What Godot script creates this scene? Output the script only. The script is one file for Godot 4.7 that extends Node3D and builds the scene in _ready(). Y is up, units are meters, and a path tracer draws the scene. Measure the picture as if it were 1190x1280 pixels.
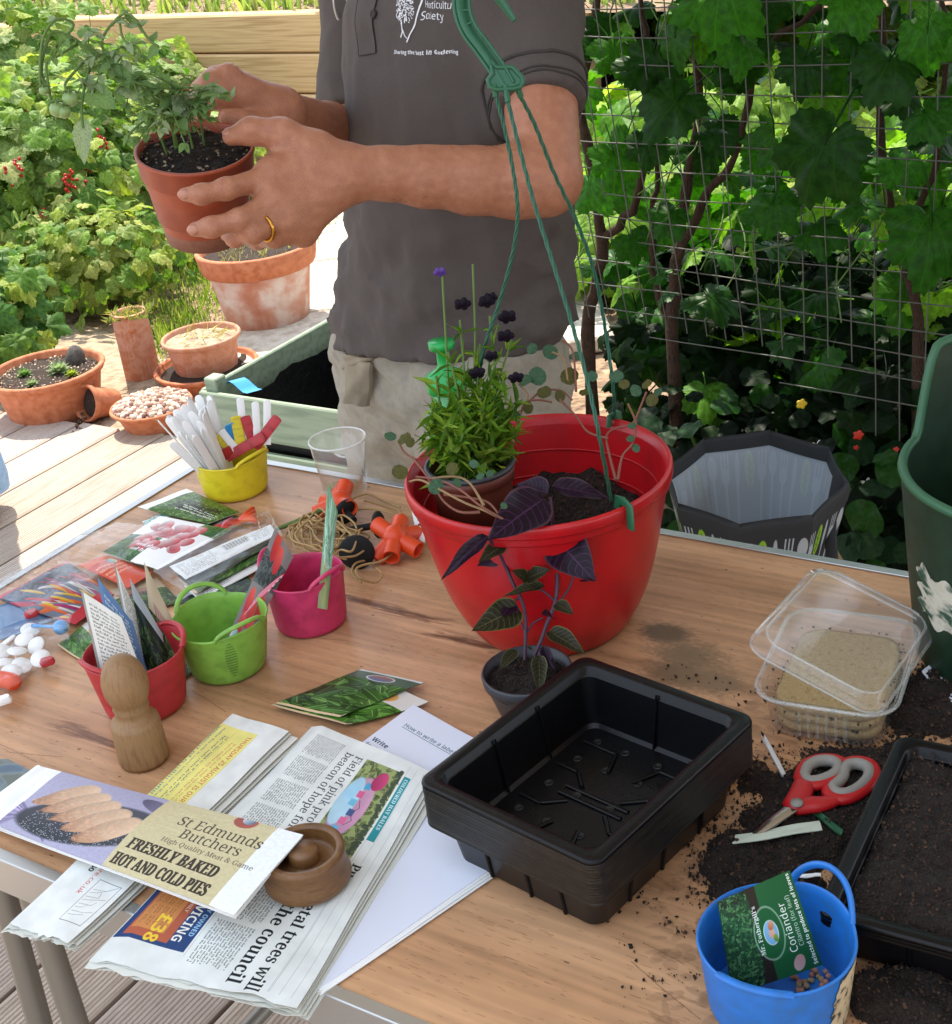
extends Node3D
# A gardening workshop table under an awning: camera and light first in _ready(), then setting, garden, fence, people, table and small things.

const F := 1786.66
const T := 0.72
const CP := Vector3(0, 1.5, 0)
const TU := Vector3(0.8176, 0, 0.5757)
const TV := Vector3(0.5757, 0, -0.8176)
var CB: Basis
var rng := RandomNumberGenerator.new()
var taken := {}
var K := {}
var TX := {}
var LF := {}


class Mb:
	var st := SurfaceTool.new()
	var off := Vector3.ZERO
	var g := 0
	func _init(o := Vector3.ZERO) -> void:
		off = o
		st.begin(Mesh.PRIMITIVE_TRIANGLES)
		st.set_smooth_group(0)
	func next() -> void:
		g += 1
		st.set_smooth_group(g)
	func flat() -> void:
		st.set_smooth_group(-1)
	func soft() -> void:
		st.set_smooth_group(g)
	func tri(a: Vector3, b: Vector3, c: Vector3, ua := Vector2.ZERO, ub := Vector2.ZERO, uc := Vector2.ZERO) -> void:
		st.set_uv(ua); st.add_vertex(a - off)
		st.set_uv(uc); st.add_vertex(c - off)
		st.set_uv(ub); st.add_vertex(b - off)
	func quad(a: Vector3, b: Vector3, c: Vector3, d: Vector3, ua := Vector2(0, 1), ub := Vector2(1, 1), uc := Vector2(1, 0), ud := Vector2(0, 0)) -> void:
		tri(a, b, c, ua, ub, uc)
		tri(a, c, d, ua, uc, ud)
	func facing(o: Vector3, p: PackedVector3Array) -> void:
		var n := (p[1] - p[0]).cross(p[2] - p[0])
		var m := Vector3.ZERO
		for q in p: m += q
		if n.dot(m / p.size() - o) < 0: p.reverse()
		for i in range(1, p.size() - 1): tri(p[0], p[i], p[i + 1], Vector2(0, 1), Vector2(1, 1), Vector2(1, 0))
	func grid(f: Callable, nu: int, nv: int, flip := false) -> void:
		var P := PackedVector3Array()
		for j in nv + 1:
			for i in nu + 1:
				P.append(f.call(float(i) / nu, float(j) / nv))
		for j in nv:
			for i in nu:
				var k := j * (nu + 1) + i
				var u0 := float(i) / nu
				var u1 := float(i + 1) / nu
				var v0 := 1.0 - float(j) / nv
				var v1 := 1.0 - float(j + 1) / nv
				if flip: quad(P[k + 1], P[k], P[k + nu + 1], P[k + nu + 2], Vector2(u1, v0), Vector2(u0, v0), Vector2(u0, v1), Vector2(u1, v1))
				else: quad(P[k], P[k + 1], P[k + nu + 2], P[k + nu + 1], Vector2(u0, v0), Vector2(u1, v0), Vector2(u1, v1), Vector2(u0, v1))
	func lathe(polys: Array, seg: int, xf := Transform3D(), wob := 0.0) -> void:
		var total := 0.0
		for p in polys:
			for i in range(1, p.size()): total += (p[i] - p[i - 1]).length()
		var at := 0.0
		for p in polys:
			next()
			for i in range(1, p.size()):
				var a: Vector2 = p[i - 1]
				var b: Vector2 = p[i]
				var l := (b - a).length()
				var va := 1.0 - at / total
				var vb := 1.0 - (at + l) / total
				at += l
				for k in seg:
					var t0 := TAU * k / seg
					var t1 := TAU * ((k + 1) % seg) / seg
					var c0 := Vector3(cos(t0), 0, -sin(t0)) * (1 + wob * sin(3 * t0 + 1))
					var c1 := Vector3(cos(t1), 0, -sin(t1)) * (1 + wob * sin(3 * t1 + 1))
					var u0 := float(k) / seg
					var u1 := float(k + 1) / seg
					var A := xf * (c0 * a.x + Vector3(0, a.y, 0))
					var B := xf * (c1 * a.x + Vector3(0, a.y, 0))
					var C := xf * (c1 * b.x + Vector3(0, b.y, 0))
					var D := xf * (c0 * b.x + Vector3(0, b.y, 0))
					if a.x > 1e-6: tri(A, B, C, Vector2(u0, va), Vector2(u1, va), Vector2(u1, vb))
					if b.x > 1e-6: tri(A, C, D, Vector2(u0, va), Vector2(u1, vb), Vector2(u0, vb))
	func tube(pts: PackedVector3Array, r: Variant, seg := 8, cap := true, flatv := 1.0, upv := Vector3.ZERO) -> void:
		next()
		var n := pts.size()
		var t := (pts[1] - pts[0]).normalized()
		var x := t.cross(Vector3.UP if absf(t.y) < 0.9 else Vector3.RIGHT).normalized()
		if upv != Vector3.ZERO: x = upv.cross(t).normalized()
		var rings := []
		var closed := pts[0].is_equal_approx(pts[n - 1])
		for i in n:
			t = (pts[mini(i + 1, n - 1)] - pts[maxi(i - 1, 0)])
			if closed and (i == 0 or i == n - 1): t = pts[1] - pts[n - 2]
			t = t.normalized()
			x = (x - t * x.dot(t)).normalized()
			if upv != Vector3.ZERO: x = upv.cross(t).normalized()
			var y := t.cross(x)
			var rr: float = r[mini(i, r.size() - 1)] if r is Array or r is PackedFloat32Array else r
			var ring := PackedVector3Array()
			for k in seg:
				var a := TAU * k / seg
				ring.append(pts[i] + (x * cos(a) + y * sin(a) * flatv) * rr)
			rings.append(ring)
		for i in n - 1:
			for k in seg:
				var k1 := (k + 1) % seg
				quad(rings[i][k], rings[i][k1], rings[i + 1][k1], rings[i + 1][k], Vector2(float(k) / seg, float(i) / n), Vector2(float(k + 1) / seg, float(i) / n), Vector2(float(k + 1) / seg, float(i + 1) / n), Vector2(float(k) / seg, float(i + 1) / n))
		if cap and not closed:
			next()
			for k in range(1, seg - 1):
				tri(rings[0][0], rings[0][k + 1], rings[0][k])
				tri(rings[n - 1][0], rings[n - 1][k], rings[n - 1][k + 1])
	func box(c: Vector3, s: Vector3, bas := Basis(), bev := 0.002) -> void:
		flat()
		var h := s * 0.5
		var b := minf(bev, minf(h.x, minf(h.y, h.z)) * 0.6)
		var P := {}
		for sx in [-1, 1]:
			for sy in [-1, 1]:
				for sz in [-1, 1]:
					P[[sx, sy, sz, 0]] = c + bas * Vector3(sx * h.x, sy * (h.y - b), sz * (h.z - b))
					P[[sx, sy, sz, 1]] = c + bas * Vector3(sx * (h.x - b), sy * h.y, sz * (h.z - b))
					P[[sx, sy, sz, 2]] = c + bas * Vector3(sx * (h.x - b), sy * (h.y - b), sz * h.z)
					facing(c, PackedVector3Array([P[[sx, sy, sz, 0]], P[[sx, sy, sz, 1]], P[[sx, sy, sz, 2]]]))
		for q in [-1, 1]:
			facing(c, PackedVector3Array([P[[q, -1, -1, 0]], P[[q, 1, -1, 0]], P[[q, 1, 1, 0]], P[[q, -1, 1, 0]]]))
			facing(c, PackedVector3Array([P[[-1, q, -1, 1]], P[[1, q, -1, 1]], P[[1, q, 1, 1]], P[[-1, q, 1, 1]]]))
			facing(c, PackedVector3Array([P[[-1, -1, q, 2]], P[[1, -1, q, 2]], P[[1, 1, q, 2]], P[[-1, 1, q, 2]]]))
			for w in [-1, 1]:
				facing(c, PackedVector3Array([P[[q, w, -1, 0]], P[[q, w, 1, 0]], P[[q, w, 1, 1]], P[[q, w, -1, 1]]]))
				facing(c, PackedVector3Array([P[[q, -1, w, 0]], P[[q, 1, w, 0]], P[[q, 1, w, 2]], P[[q, -1, w, 2]]]))
				facing(c, PackedVector3Array([P[[-1, q, w, 1]], P[[1, q, w, 1]], P[[1, q, w, 2]], P[[-1, q, w, 2]]]))
		soft()
	func ball(c: Vector3, r: Vector3, bas := Basis(), nu := 12, nv := 8) -> void:
		next()
		var P := []
		for j in nv + 1:
			var row := PackedVector3Array()
			for i in nu:
				var a := TAU * i / nu
				var e := PI * (float(j) / nv - 0.5)
				row.append(c + bas * (Vector3(cos(a) * cos(e), sin(e), -sin(a) * cos(e)) * r))
			P.append(row)
		for j in nv:
			for i in nu:
				var k := (i + 1) % nu
				var u0 := float(i) / nu
				var u1 := float(i + 1) / nu
				var v0 := 1 - float(j) / nv
				var v1 := 1 - float(j + 1) / nv
				if j > 0: tri(P[j][i], P[j][k], P[j + 1][k], Vector2(u0, v0), Vector2(u1, v0), Vector2(u1, v1))
				if j < nv - 1: tri(P[j][i], P[j + 1][k], P[j + 1][i], Vector2(u0, v0), Vector2(u1, v1), Vector2(u0, v1))
	# a stack of rounded rectangles [half x, half z, corner radius, y], skinned one after the other
	func rounded(secs: Array, xf: Transform3D, cs := 5, hard := true, cap0 := false, cap1 := false) -> void:
		var rings := []
		for s in secs:
			var ring := PackedVector3Array()
			for q in 4:
				var sx := 1.0 if q == 0 or q == 3 else -1.0
				var sz := 1.0 if q < 2 else -1.0
				for k in cs + 1:
					var a := PI / 2 * (q + float(k) / cs)
					ring.append(xf * Vector3(sx * (s[0] - s[2]) + cos(a) * s[2], s[3], -(sz * (s[1] - s[2]) + sin(a) * s[2])))
			rings.append(ring)
		var n: int = rings[0].size()
		next()
		for i in rings.size() - 1:
			if hard: next()
			for k in n:
				var k1 := (k + 1) % n
				quad(rings[i][k], rings[i][k1], rings[i + 1][k1], rings[i + 1][k], Vector2(float(k) / n, 0), Vector2(float(k + 1) / n, 0), Vector2(float(k + 1) / n, 1), Vector2(float(k) / n, 1))
		next()
		if cap0:
			for k in range(1, n - 1): tri(rings[0][0], rings[0][k + 1], rings[0][k])
		if cap1:
			var z: PackedVector3Array = rings[rings.size() - 1]
			for k in range(1, n - 1): tri(z[0], z[k], z[k + 1])
	func sheet(p00: Vector3, p10: Vector3, p11: Vector3, p01: Vector3, nu: int, nv: int, lift: Callable, thick := 0.0006) -> void:
		# p00 is the start of the print, p10 its right, p01 below it; lift(u, v) raises the point
		next()
		var top := func(u: float, v: float) -> Vector3:
			return p01.lerp(p11, u).lerp(p00.lerp(p10, u), v) + lift.call(u, 1 - v)
		var up := (p10 - p00).cross(p00 - p01).normalized()
		grid(top, nu, nv)
		next()
		grid(func(u: float, v: float) -> Vector3: return top.call(u, v) - up * thick, nu, nv, true)
		var rim := []
		for i in nu: rim.append([Vector2(float(i) / nu, 0), Vector2(float(i + 1) / nu, 0)])
		for i in nv: rim.append([Vector2(1, float(i) / nv), Vector2(1, float(i + 1) / nv)])
		for i in nu: rim.append([Vector2(1 - float(i) / nu, 1), Vector2(1 - float(i + 1) / nu, 1)])
		for i in nv: rim.append([Vector2(0, 1 - float(i) / nv), Vector2(0, 1 - float(i + 1) / nv)])
		next()
		for e in rim:
			var a: Vector3 = top.call(e[0].x, e[0].y)
			var b: Vector3 = top.call(e[1].x, e[1].y)
			var ua := Vector2(e[0].x, 1 - e[0].y)
			quad(a - up * thick, b - up * thick, b, a, ua, ua, ua, ua)
	func mesh() -> ArrayMesh:
		st.generate_normals()
		return st.commit()


# a distance field on a grid; limbs join with a smooth minimum and the surface is meshed as surface nets
class Field:
	var o: Vector3
	var c: float
	var n: Vector3i
	var d := PackedFloat32Array()
	func _init(lo: Vector3, hi: Vector3, cell: float) -> void:
		o = lo; c = cell
		n = Vector3i(((hi - lo) / cell).ceil()) + Vector3i.ONE
		d.resize(n.x * n.y * n.z)
		d.fill(1.0)
	func _span(lo: Vector3, hi: Vector3) -> Array:
		var a := Vector3i(((lo - o) / c).floor()).clamp(Vector3i.ZERO, n - Vector3i.ONE)
		var b := Vector3i(((hi - o) / c).ceil()).clamp(Vector3i.ZERO, n - Vector3i.ONE)
		return [a, b]
	func cap(a: Vector3, b: Vector3, ra: float, rb: float, k := 0.012) -> void:
		var m := maxf(ra, rb) + k + 2.5 * c
		var s := _span(Vector3(minf(a.x, b.x), minf(a.y, b.y), minf(a.z, b.z)) - Vector3.ONE * m, Vector3(maxf(a.x, b.x), maxf(a.y, b.y), maxf(a.z, b.z)) + Vector3.ONE * m)
		var ab := b - a
		var il := 1.0 / maxf(ab.length_squared(), 1e-9)
		for z in range(s[0].z, s[1].z + 1):
			for y in range(s[0].y, s[1].y + 1):
				var q := (z * n.y + y) * n.x
				for x in range(s[0].x, s[1].x + 1):
					var p := o + Vector3(x, y, z) * c
					var t := clampf((p - a).dot(ab) * il, 0.0, 1.0)
					var e := p.distance_to(a + ab * t) - lerpf(ra, rb, t)
					var f := d[q + x]
					if absf(e - f) < k:
						var h := (k - absf(e - f)) / k
						d[q + x] = minf(e, f) - h * h * k * 0.25
					elif e < f: d[q + x] = e
	func ell(p0: Vector3, r: Vector3, bas: Basis, k := 0.012) -> void:
		var m := maxf(r.x, maxf(r.y, r.z)) + k + 2.5 * c
		var s := _span(p0 - Vector3.ONE * m, p0 + Vector3.ONE * m)
		var ib := bas.inverse()
		var mr := minf(r.x, minf(r.y, r.z))
		for z in range(s[0].z, s[1].z + 1):
			for y in range(s[0].y, s[1].y + 1):
				var q := (z * n.y + y) * n.x
				for x in range(s[0].x, s[1].x + 1):
					var e := ((ib * (o + Vector3(x, y, z) * c - p0)) / r).length()
					e = (e - 1.0) * mr
					var f := d[q + x]
					if absf(e - f) < k:
						var h := (k - absf(e - f)) / k
						d[q + x] = minf(e, f) - h * h * k * 0.25
					elif e < f: d[q + x] = e
	func fill(f: Callable) -> void:
		for z in n.z:
			for y in n.y:
				var q := (z * n.y + y) * n.x
				for x in n.x: d[q + x] = f.call(o + Vector3(x, y, z) * c)
	func dig(f: Callable) -> void:
		for z in n.z:
			for y in n.y:
				var q := (z * n.y + y) * n.x
				for x in n.x:
					if d[q + x] < 3 * c: d[q + x] = f.call(o + Vector3(x, y, z) * c, d[q + x])
	func net(b: Mb) -> void:
		b.next()
		var cells := {}
		var V := PackedVector3Array()
		var sx := 1
		var sy := n.x
		var sz := n.x * n.y
		var cor := [0, sx, sy, sx + sy, sz, sx + sz, sy + sz, sx + sy + sz]
		var ed := [[0, 1], [2, 3], [4, 5], [6, 7], [0, 2], [1, 3], [4, 6], [5, 7], [0, 4], [1, 5], [2, 6], [3, 7]]
		var cp := []
		for i in 8: cp.append(Vector3(i & 1, (i >> 1) & 1, i >> 2))
		for z in n.z - 1:
			for y in n.y - 1:
				var q := z * sz + y * sy
				for x in n.x - 1:
					var i := q + x
					var s := d[i] < 0
					if (d[i + 1] < 0) == s and (d[i + sy] < 0) == s and (d[i + sz] < 0) == s and (d[i + sx + sy] < 0) == s and (d[i + sx + sz] < 0) == s and (d[i + sy + sz] < 0) == s and (d[i + sx + sy + sz] < 0) == s: continue
					var sum := Vector3.ZERO
					var m := 0
					for e in ed:
						var da := d[i + cor[e[0]]]
						var db := d[i + cor[e[1]]]
						if (da < 0) != (db < 0):
							sum += cp[e[0]].lerp(cp[e[1]], da / (da - db))
							m += 1
					cells[i] = V.size()
					V.append(o + (Vector3(x, y, z) + sum / m) * c)
		var ax := [[sx, sy, sz], [sy, sz, sx], [sz, sx, sy]]
		for i in cells:
			for a in ax:
				var j: int = i + a[0]
				if j >= d.size(): continue
				var s := d[i] < 0
				if s == (d[j] < 0): continue
				if not (cells.has(i - a[1]) and cells.has(i - a[2]) and cells.has(i - a[1] - a[2])): continue
				var A := V[cells[i - a[1] - a[2]]]
				var B := V[cells[i - a[2]]]
				var C := V[cells[i]]
				var D := V[cells[i - a[1]]]
				if s: b.quad(A, B, C, D)
				else: b.quad(D, C, B, A)


func ray(px: float, py: float) -> Vector3:
	return CB * Vector3((px - 595) / F, -(py - 640) / F, -1)

func on(px: float, py: float, h := T) -> Vector3:
	var r := ray(px, py)
	return CP + r * ((h - CP.y) / r.y)

func dp(px: float, py: float, d: float) -> Vector3:
	return CP + ray(px, py) * d

func far(p: Vector3) -> float:
	return -(CB.inverse() * (p - CP)).z

func lift(base: Vector3, px: float, py: float) -> float:
	var r := ray(px, py)
	return CP.y + r.y * Vector2(base.x, base.z).length() / Vector2(r.x, r.z).length()

func hz(px: float, py: float, dist: float) -> Vector3:
	var r := ray(px, py)
	return CP + r * (dist / Vector2(r.x, r.z).length())

func wide(px: float, p: Vector3) -> float:
	return px * far(p) / F

func bear(c: Vector3, p: Vector3) -> float:
	return atan2(-(p.z - c.z), p.x - c.x)

func tp(u: float, v: float, y := T) -> Vector3:
	return TU * u + TV * v + Vector3(0, y, 0)

func smooth_path(p: Array, n: int) -> PackedVector3Array:
	var c := Curve3D.new()
	for i in p.size():
		var a: Vector3 = p[maxi(i - 1, 0)]
		var b: Vector3 = p[mini(i + 1, p.size() - 1)]
		var tn := (b - a) / 6.0
		c.add_point(p[i], -tn, tn)
	var out := PackedVector3Array()
	for i in n + 1:
		var f := (p.size() - 1) * float(i) / n
		var k := mini(int(f), p.size() - 2)
		out.append(c.sample(k, f - k))
	return out

func fit(a: Vector3, b: Vector3, up: Vector3) -> Basis:
	# y along a->b, z near up
	var y := (b - a).normalized()
	var x := y.cross(up).normalized()
	return Basis(x, y, x.cross(y))

func numbered(s: String, parent: Node) -> String:
	var key := str(parent.get_instance_id()) + s
	taken[key] = taken.get(key, -1) + 1
	return s if taken[key] == 0 else "%s_%03d" % [s, taken[key]]

func tag(o: Node, label: String, cat: String, group := "", kind := "") -> Node:
	if label: o.set_meta("label", label)
	if cat: o.set_meta("category", cat)
	if group: o.set_meta("group", group)
	if kind: o.set_meta("kind", kind)
	return o

func thing(called: String, label: String, cat: String, at := Vector3.ZERO, group := "") -> Node3D:
	var o := Node3D.new()
	o.name = numbered(called, self)
	o.position = at
	add_child(o, true)
	tag(o, label, cat, group)
	return o

func part(called: String, m: Variant, mat: Material, parent: Node = self, xf := Transform3D()) -> MeshInstance3D:
	var o := MeshInstance3D.new()
	o.name = numbered(called, parent)
	o.mesh = m.mesh() if m is Mb else m
	o.material_override = mat
	o.transform = xf
	parent.add_child(o, true)
	return o

func solo(called: String, m: Mb, mat: Material, label: String, cat: String, group := "") -> MeshInstance3D:
	var o := part(called, m, mat, self, Transform3D(Basis(), m.off))
	tag(o, label, cat, group)
	return o

func setting(called: String, m: Variant, mat: Material, label := "") -> MeshInstance3D:
	var o := part(called, m, mat, self, Transform3D(Basis(), m.off if m is Mb else Vector3.ZERO))
	tag(o, label, "", "", "structure")
	return o

func again(o: Node3D, label := "", at: Variant = null) -> Node3D:
	var r: Node3D = o.duplicate()
	r.name = numbered(String(o.name).trim_suffix("_" + String(o.name).get_slice("_", String(o.name).get_slice_count("_") - 1)) if String(o.name).right(3).is_valid_int() else String(o.name), self)
	add_child(r, true)
	if at != null: r.position = at
	if label: r.set_meta("label", label)
	return r

func many(called: String, m: Mesh, mat: Material, xs: Array, cols: Array, parent: Node = self, kind := "stuff") -> MultiMeshInstance3D:
	var mm := MultiMesh.new()
	mm.transform_format = MultiMesh.TRANSFORM_3D
	mm.use_colors = not cols.is_empty()
	mm.mesh = m
	mm.instance_count = xs.size()
	for i in xs.size():
		mm.set_instance_transform(i, xs[i])
		if cols: mm.set_instance_color(i, cols[i])
	var o := MultiMeshInstance3D.new()
	o.multimesh = mm
	o.material_override = mat
	o.name = numbered(called, parent)
	parent.add_child(o, true)
	if kind: o.set_meta("kind", kind)
	return o

func rnd(a: float, b: float) -> float:
	return rng.randf_range(a, b)

func rv(s := 1.0) -> Vector3:
	return Vector3(rnd(-s, s), rnd(-s, s), rnd(-s, s))

func turned(n: Vector3, spin: float) -> Basis:
	# a basis whose y axis is n
	var y := n.normalized()
	var x := y.cross(Vector3(0.31, 0.2, 0.93)).normalized()
	return Basis(x, y, x.cross(y)).rotated(y, spin)

func ntex(sd: int, freq: float, cols: Array, size := 256, oct := 4, cell := false) -> NoiseTexture2D:
	var n := FastNoiseLite.new()
	n.seed = sd
	n.frequency = freq
	n.fractal_octaves = oct
	if cell: n.noise_type = FastNoiseLite.TYPE_CELLULAR
	var g := Gradient.new()
	g.offsets = PackedFloat32Array(range(cols.size()).map(func(i): return 0.18 + 0.64 * i / maxf(1, cols.size() - 1)))
	g.colors = PackedColorArray(cols.map(func(h): return Color(h)))
	var t := NoiseTexture2D.new()
	t.width = size; t.height = size
	t.seamless = true
	t.noise = n
	t.color_ramp = g
	return t

func nnorm(sd: int, freq: float, power := 4.0, size := 256, cell := false) -> NoiseTexture2D:
	var n := FastNoiseLite.new()
	n.seed = sd
	n.frequency = freq
	if cell: n.noise_type = FastNoiseLite.TYPE_CELLULAR
	var t := NoiseTexture2D.new()
	t.width = size; t.height = size
	t.seamless = true
	t.noise = n
	t.as_normal_map = true
	t.bump_strength = power
	return t

func mat(color: Variant, rough := 0.6, tex: Texture2D = null, scale := 0.0, nrm: Texture2D = null, nstr := 1.0) -> StandardMaterial3D:
	var m := StandardMaterial3D.new()
	m.albedo_color = Color(color) if color is String else color
	m.roughness = rough
	m.albedo_texture = tex
	if scale > 0:
		m.uv1_triplanar = true
		m.uv1_scale = Vector3.ONE * scale
	if nrm:
		m.normal_enabled = true
		m.normal_texture = nrm
		m.normal_scale = nstr
	return m

func leafy(color: Variant, back: Variant, rough := 0.5, tex: Texture2D = null) -> StandardMaterial3D:
	var m := mat(color, rough, tex)
	m.backlight_enabled = true
	m.backlight = Color(back) if back is String else back
	m.vertex_color_use_as_albedo = true
	m.metallic_specular = 0.28
	return m

func clear(alpha := 0.1, color := "ffffff", rough := 0.08) -> StandardMaterial3D:
	var m := mat(Color(Color(color), alpha), rough)
	m.transparency = BaseMaterial3D.TRANSPARENCY_ALPHA
	return m


# ---- printing: type set from the fonts, and painted pictures, for paper, packets, cloth and labels ----
var GL := {}

func glyphs(face: String, px: int, col: Color) -> Dictionary:
	var key := "%s%d%s" % [face, px, col.to_html()]
	if GL.has(key): return GL[key]
	var f := SystemFont.new()
	f.font_names = PackedStringArray([face.trim_suffix(" Bold")])
	f.font_weight = 700 if face.ends_with("Bold") else 400
	var rid: RID = f.get_rids()[0]
	var ts := TextServerManager.get_primary_interface()
	var d := {"f": f}
	var sz := Vector2i(px, 0)
	var pages := {}
	for c in "ABCDEFGHIJKLMNOPQRSTUVWXYZabcdefghijklmnopqrstuvwxyz0123456789.,:&-!£'() @/":
		var gi := ts.font_get_glyph_index(rid, px, c.unicode_at(0), 0)
		ts.font_render_glyph(rid, sz, gi)
		d[c] = [ts.font_get_glyph_texture_idx(rid, sz, gi), ts.font_get_glyph_uv_rect(rid, sz, gi), ts.font_get_glyph_offset(rid, sz, gi), ts.font_get_glyph_advance(rid, px, gi).x]
		pages[d[c][0]] = true
	for p in pages:
		if p < 0: continue
		var im := ts.font_get_texture_image(rid, sz, p)
		im.convert(Image.FORMAT_RGBA8)
		var by := im.get_data()
		for i in range(0, by.size(), 4):
			by[i] = int(col.r8); by[i + 1] = int(col.g8); by[i + 2] = int(col.b8)
		d[p] = Image.create_from_data(im.get_width(), im.get_height(), false, Image.FORMAT_RGBA8, by)
	GL[key] = d
	return d

func paper(w: int, h: int, col: Variant) -> Image:
	var im := Image.create(w, h, false, Image.FORMAT_RGBA8)
	im.fill(Color(col) if col is String else col)
	return im

func type(im: Image, s: String, x: float, y: float, px: int, col: Variant, face := "Droid Sans", sx := 1.0, sy := 1.0) -> float:
	var g := glyphs(face, px, Color(col) if col is String else col)
	if sx != 1.0 or sy != 1.0:
		var w := 4.0
		for c in s: w += g[c][3]
		var c2: Color = Color(col) if col is String else col
		var tmp := paper(int(w) + 4, int(px * 1.5), Color(c2, 0))
		type(tmp, s, 2, px * 1.1, px, col, face)
		tmp.resize(maxi(1, int(tmp.get_width() * sx)), maxi(1, int(tmp.get_height() * sy)), Image.INTERPOLATE_BILINEAR)
		im.blend_rect(tmp, Rect2i(Vector2i.ZERO, tmp.get_size()), Vector2i(int(x), int(y - px * 1.1 * sy)))
		return w * sx
	var at := x
	for c in s:
		var q: Array = g[c]
		if q[0] >= 0 and q[1].size.x > 0:
			im.blend_rect(g[q[0]], Rect2i(q[1]), Vector2i(int(round(at + q[2].x)), int(round(y + q[2].y))))
		at += q[3]
	return at - x

func bar(im: Image, x: float, y: float, w: float, h: float, col: Variant) -> void:
	im.fill_rect(Rect2i(int(x), int(y), maxi(1, int(w)), maxi(1, int(h))), Color(col) if col is String else col)

func greek(im: Image, x: int, y: int, w: int, h: int, lh: int, col: Variant, ragged := 0.1) -> void:
	# text too small to read: words as broken strokes
	var c: Color = Color(col) if col is String else col
	var yy := y
	while yy + lh <= y + h:
		var xx := x
		var end := x + int(w * (1.0 - rng.randf() * ragged))
		while xx < end:
			for k in rng.randi_range(2, 8):
				if xx >= end: break
				var tall := int(lh * (0.62 if rng.randf() < 0.3 else 0.42))
				var gw := maxi(1, int(lh * 0.2))
				im.fill_rect(Rect2i(xx, yy + int(lh * 0.66) - tall, gw, tall), c)
				if rng.randf() < 0.6: im.fill_rect(Rect2i(xx, yy + int(lh * 0.66) - (tall if rng.randf() < 0.5 else gw), int(lh * 0.36), gw), c)
				xx += int(lh * 0.46)
			xx += int(lh * 0.4)
		yy += lh

func oval(im: Image, cx: float, cy: float, rx: float, ry: float, ang: float, c0: Color, c1: Color, shade := 0.0, noise := 0.0) -> void:
	# an ellipse from colour c0 at its start to c1 at its end along x
	var m := maxf(rx, ry)
	var ca := cos(ang)
	var sa := sin(ang)
	for y in range(maxi(0, int(cy - m)), mini(im.get_height(), int(cy + m) + 1)):
		for x in range(maxi(0, int(cx - m)), mini(im.get_width(), int(cx + m) + 1)):
			var dx := x - cx
			var dy := y - cy
			var u := (dx * ca + dy * sa) / rx
			var v := (-dx * sa + dy * ca) / ry
			var r := u * u + v * v
			if r > 1.0: continue
			var c := c0.lerp(c1, u * 0.5 + 0.5)
			if shade > 0: c = c.lerp(Color(c.r * 0.35, c.g * 0.35, c.b * 0.35, c.a), shade * clampf(v * 0.5 + 0.5 + rng.randf_range(-noise, noise), 0, 1))
			im.set_pixel(x, y, im.get_pixel(x, y).lerp(Color(c, 1), c.a * clampf((1 - r) * 6, 0, 1)))

func stroke(im: Image, p: Array, r: float, col: Color) -> void:
	for i in p.size() - 1:
		var a: Vector2 = p[i]
		var b: Vector2 = p[i + 1]
		var n := maxi(1, int(a.distance_to(b) / maxf(0.7, r * 0.6)))
		for k in n + 1:
			var q := a.lerp(b, float(k) / n)
			if r < 1.0: 
				if Rect2i(Vector2i.ZERO, im.get_size()).has_point(Vector2i(q)): im.set_pixelv(Vector2i(q), col)
			else: oval(im, q.x, q.y, r, r, 0, col, col)

func leaves_print(im: Image, x: int, y: int, w: int, h: int, n: int, l: float, cols: Array, back: Variant) -> void:
	bar(im, x, y, w, h, back)
	var sub := paper(w, h, back)
	for i in n:
		var c := Color(cols[rng.randi() % cols.size()])
		var a := rnd(0, TAU)
		var cx := rnd(0, w)
		var cy := rnd(0, h)
		var s := l * rnd(0.6, 1.2)
		oval(sub, cx, cy, s, s * rnd(0.35, 0.6), a, c.darkened(0.35), c, 0.6, 0.1)
		stroke(sub, [Vector2(cx - cos(a) * s * 0.9, cy - sin(a) * s * 0.9), Vector2(cx + cos(a) * s * 0.8, cy + sin(a) * s * 0.8)], maxf(0.8, l * 0.03), c.lightened(0.14))
	im.blit_rect(sub, Rect2i(0, 0, w, h), Vector2i(x, y))

func printed(im: Image, rough := 0.5) -> StandardMaterial3D:
	var m := mat("ffffff", rough, ImageTexture.create_from_image(im))
	m.metallic_specular = 0.32
	return m

func grain(im: Image, amount: float, sd := 1, f := 0.05, stretch := Vector2.ONE) -> void:
	var n := FastNoiseLite.new()
	n.seed = sd
	n.frequency = f
	n.fractal_octaves = 4
	for y in im.get_height():
		for x in im.get_width():
			var k := 1.0 + n.get_noise_2d(x * stretch.x, y * stretch.y) * amount
			var c := im.get_pixel(x, y)
			im.set_pixel(x, y, Color(c.r * k, c.g * k, c.b * k, c.a))


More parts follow.
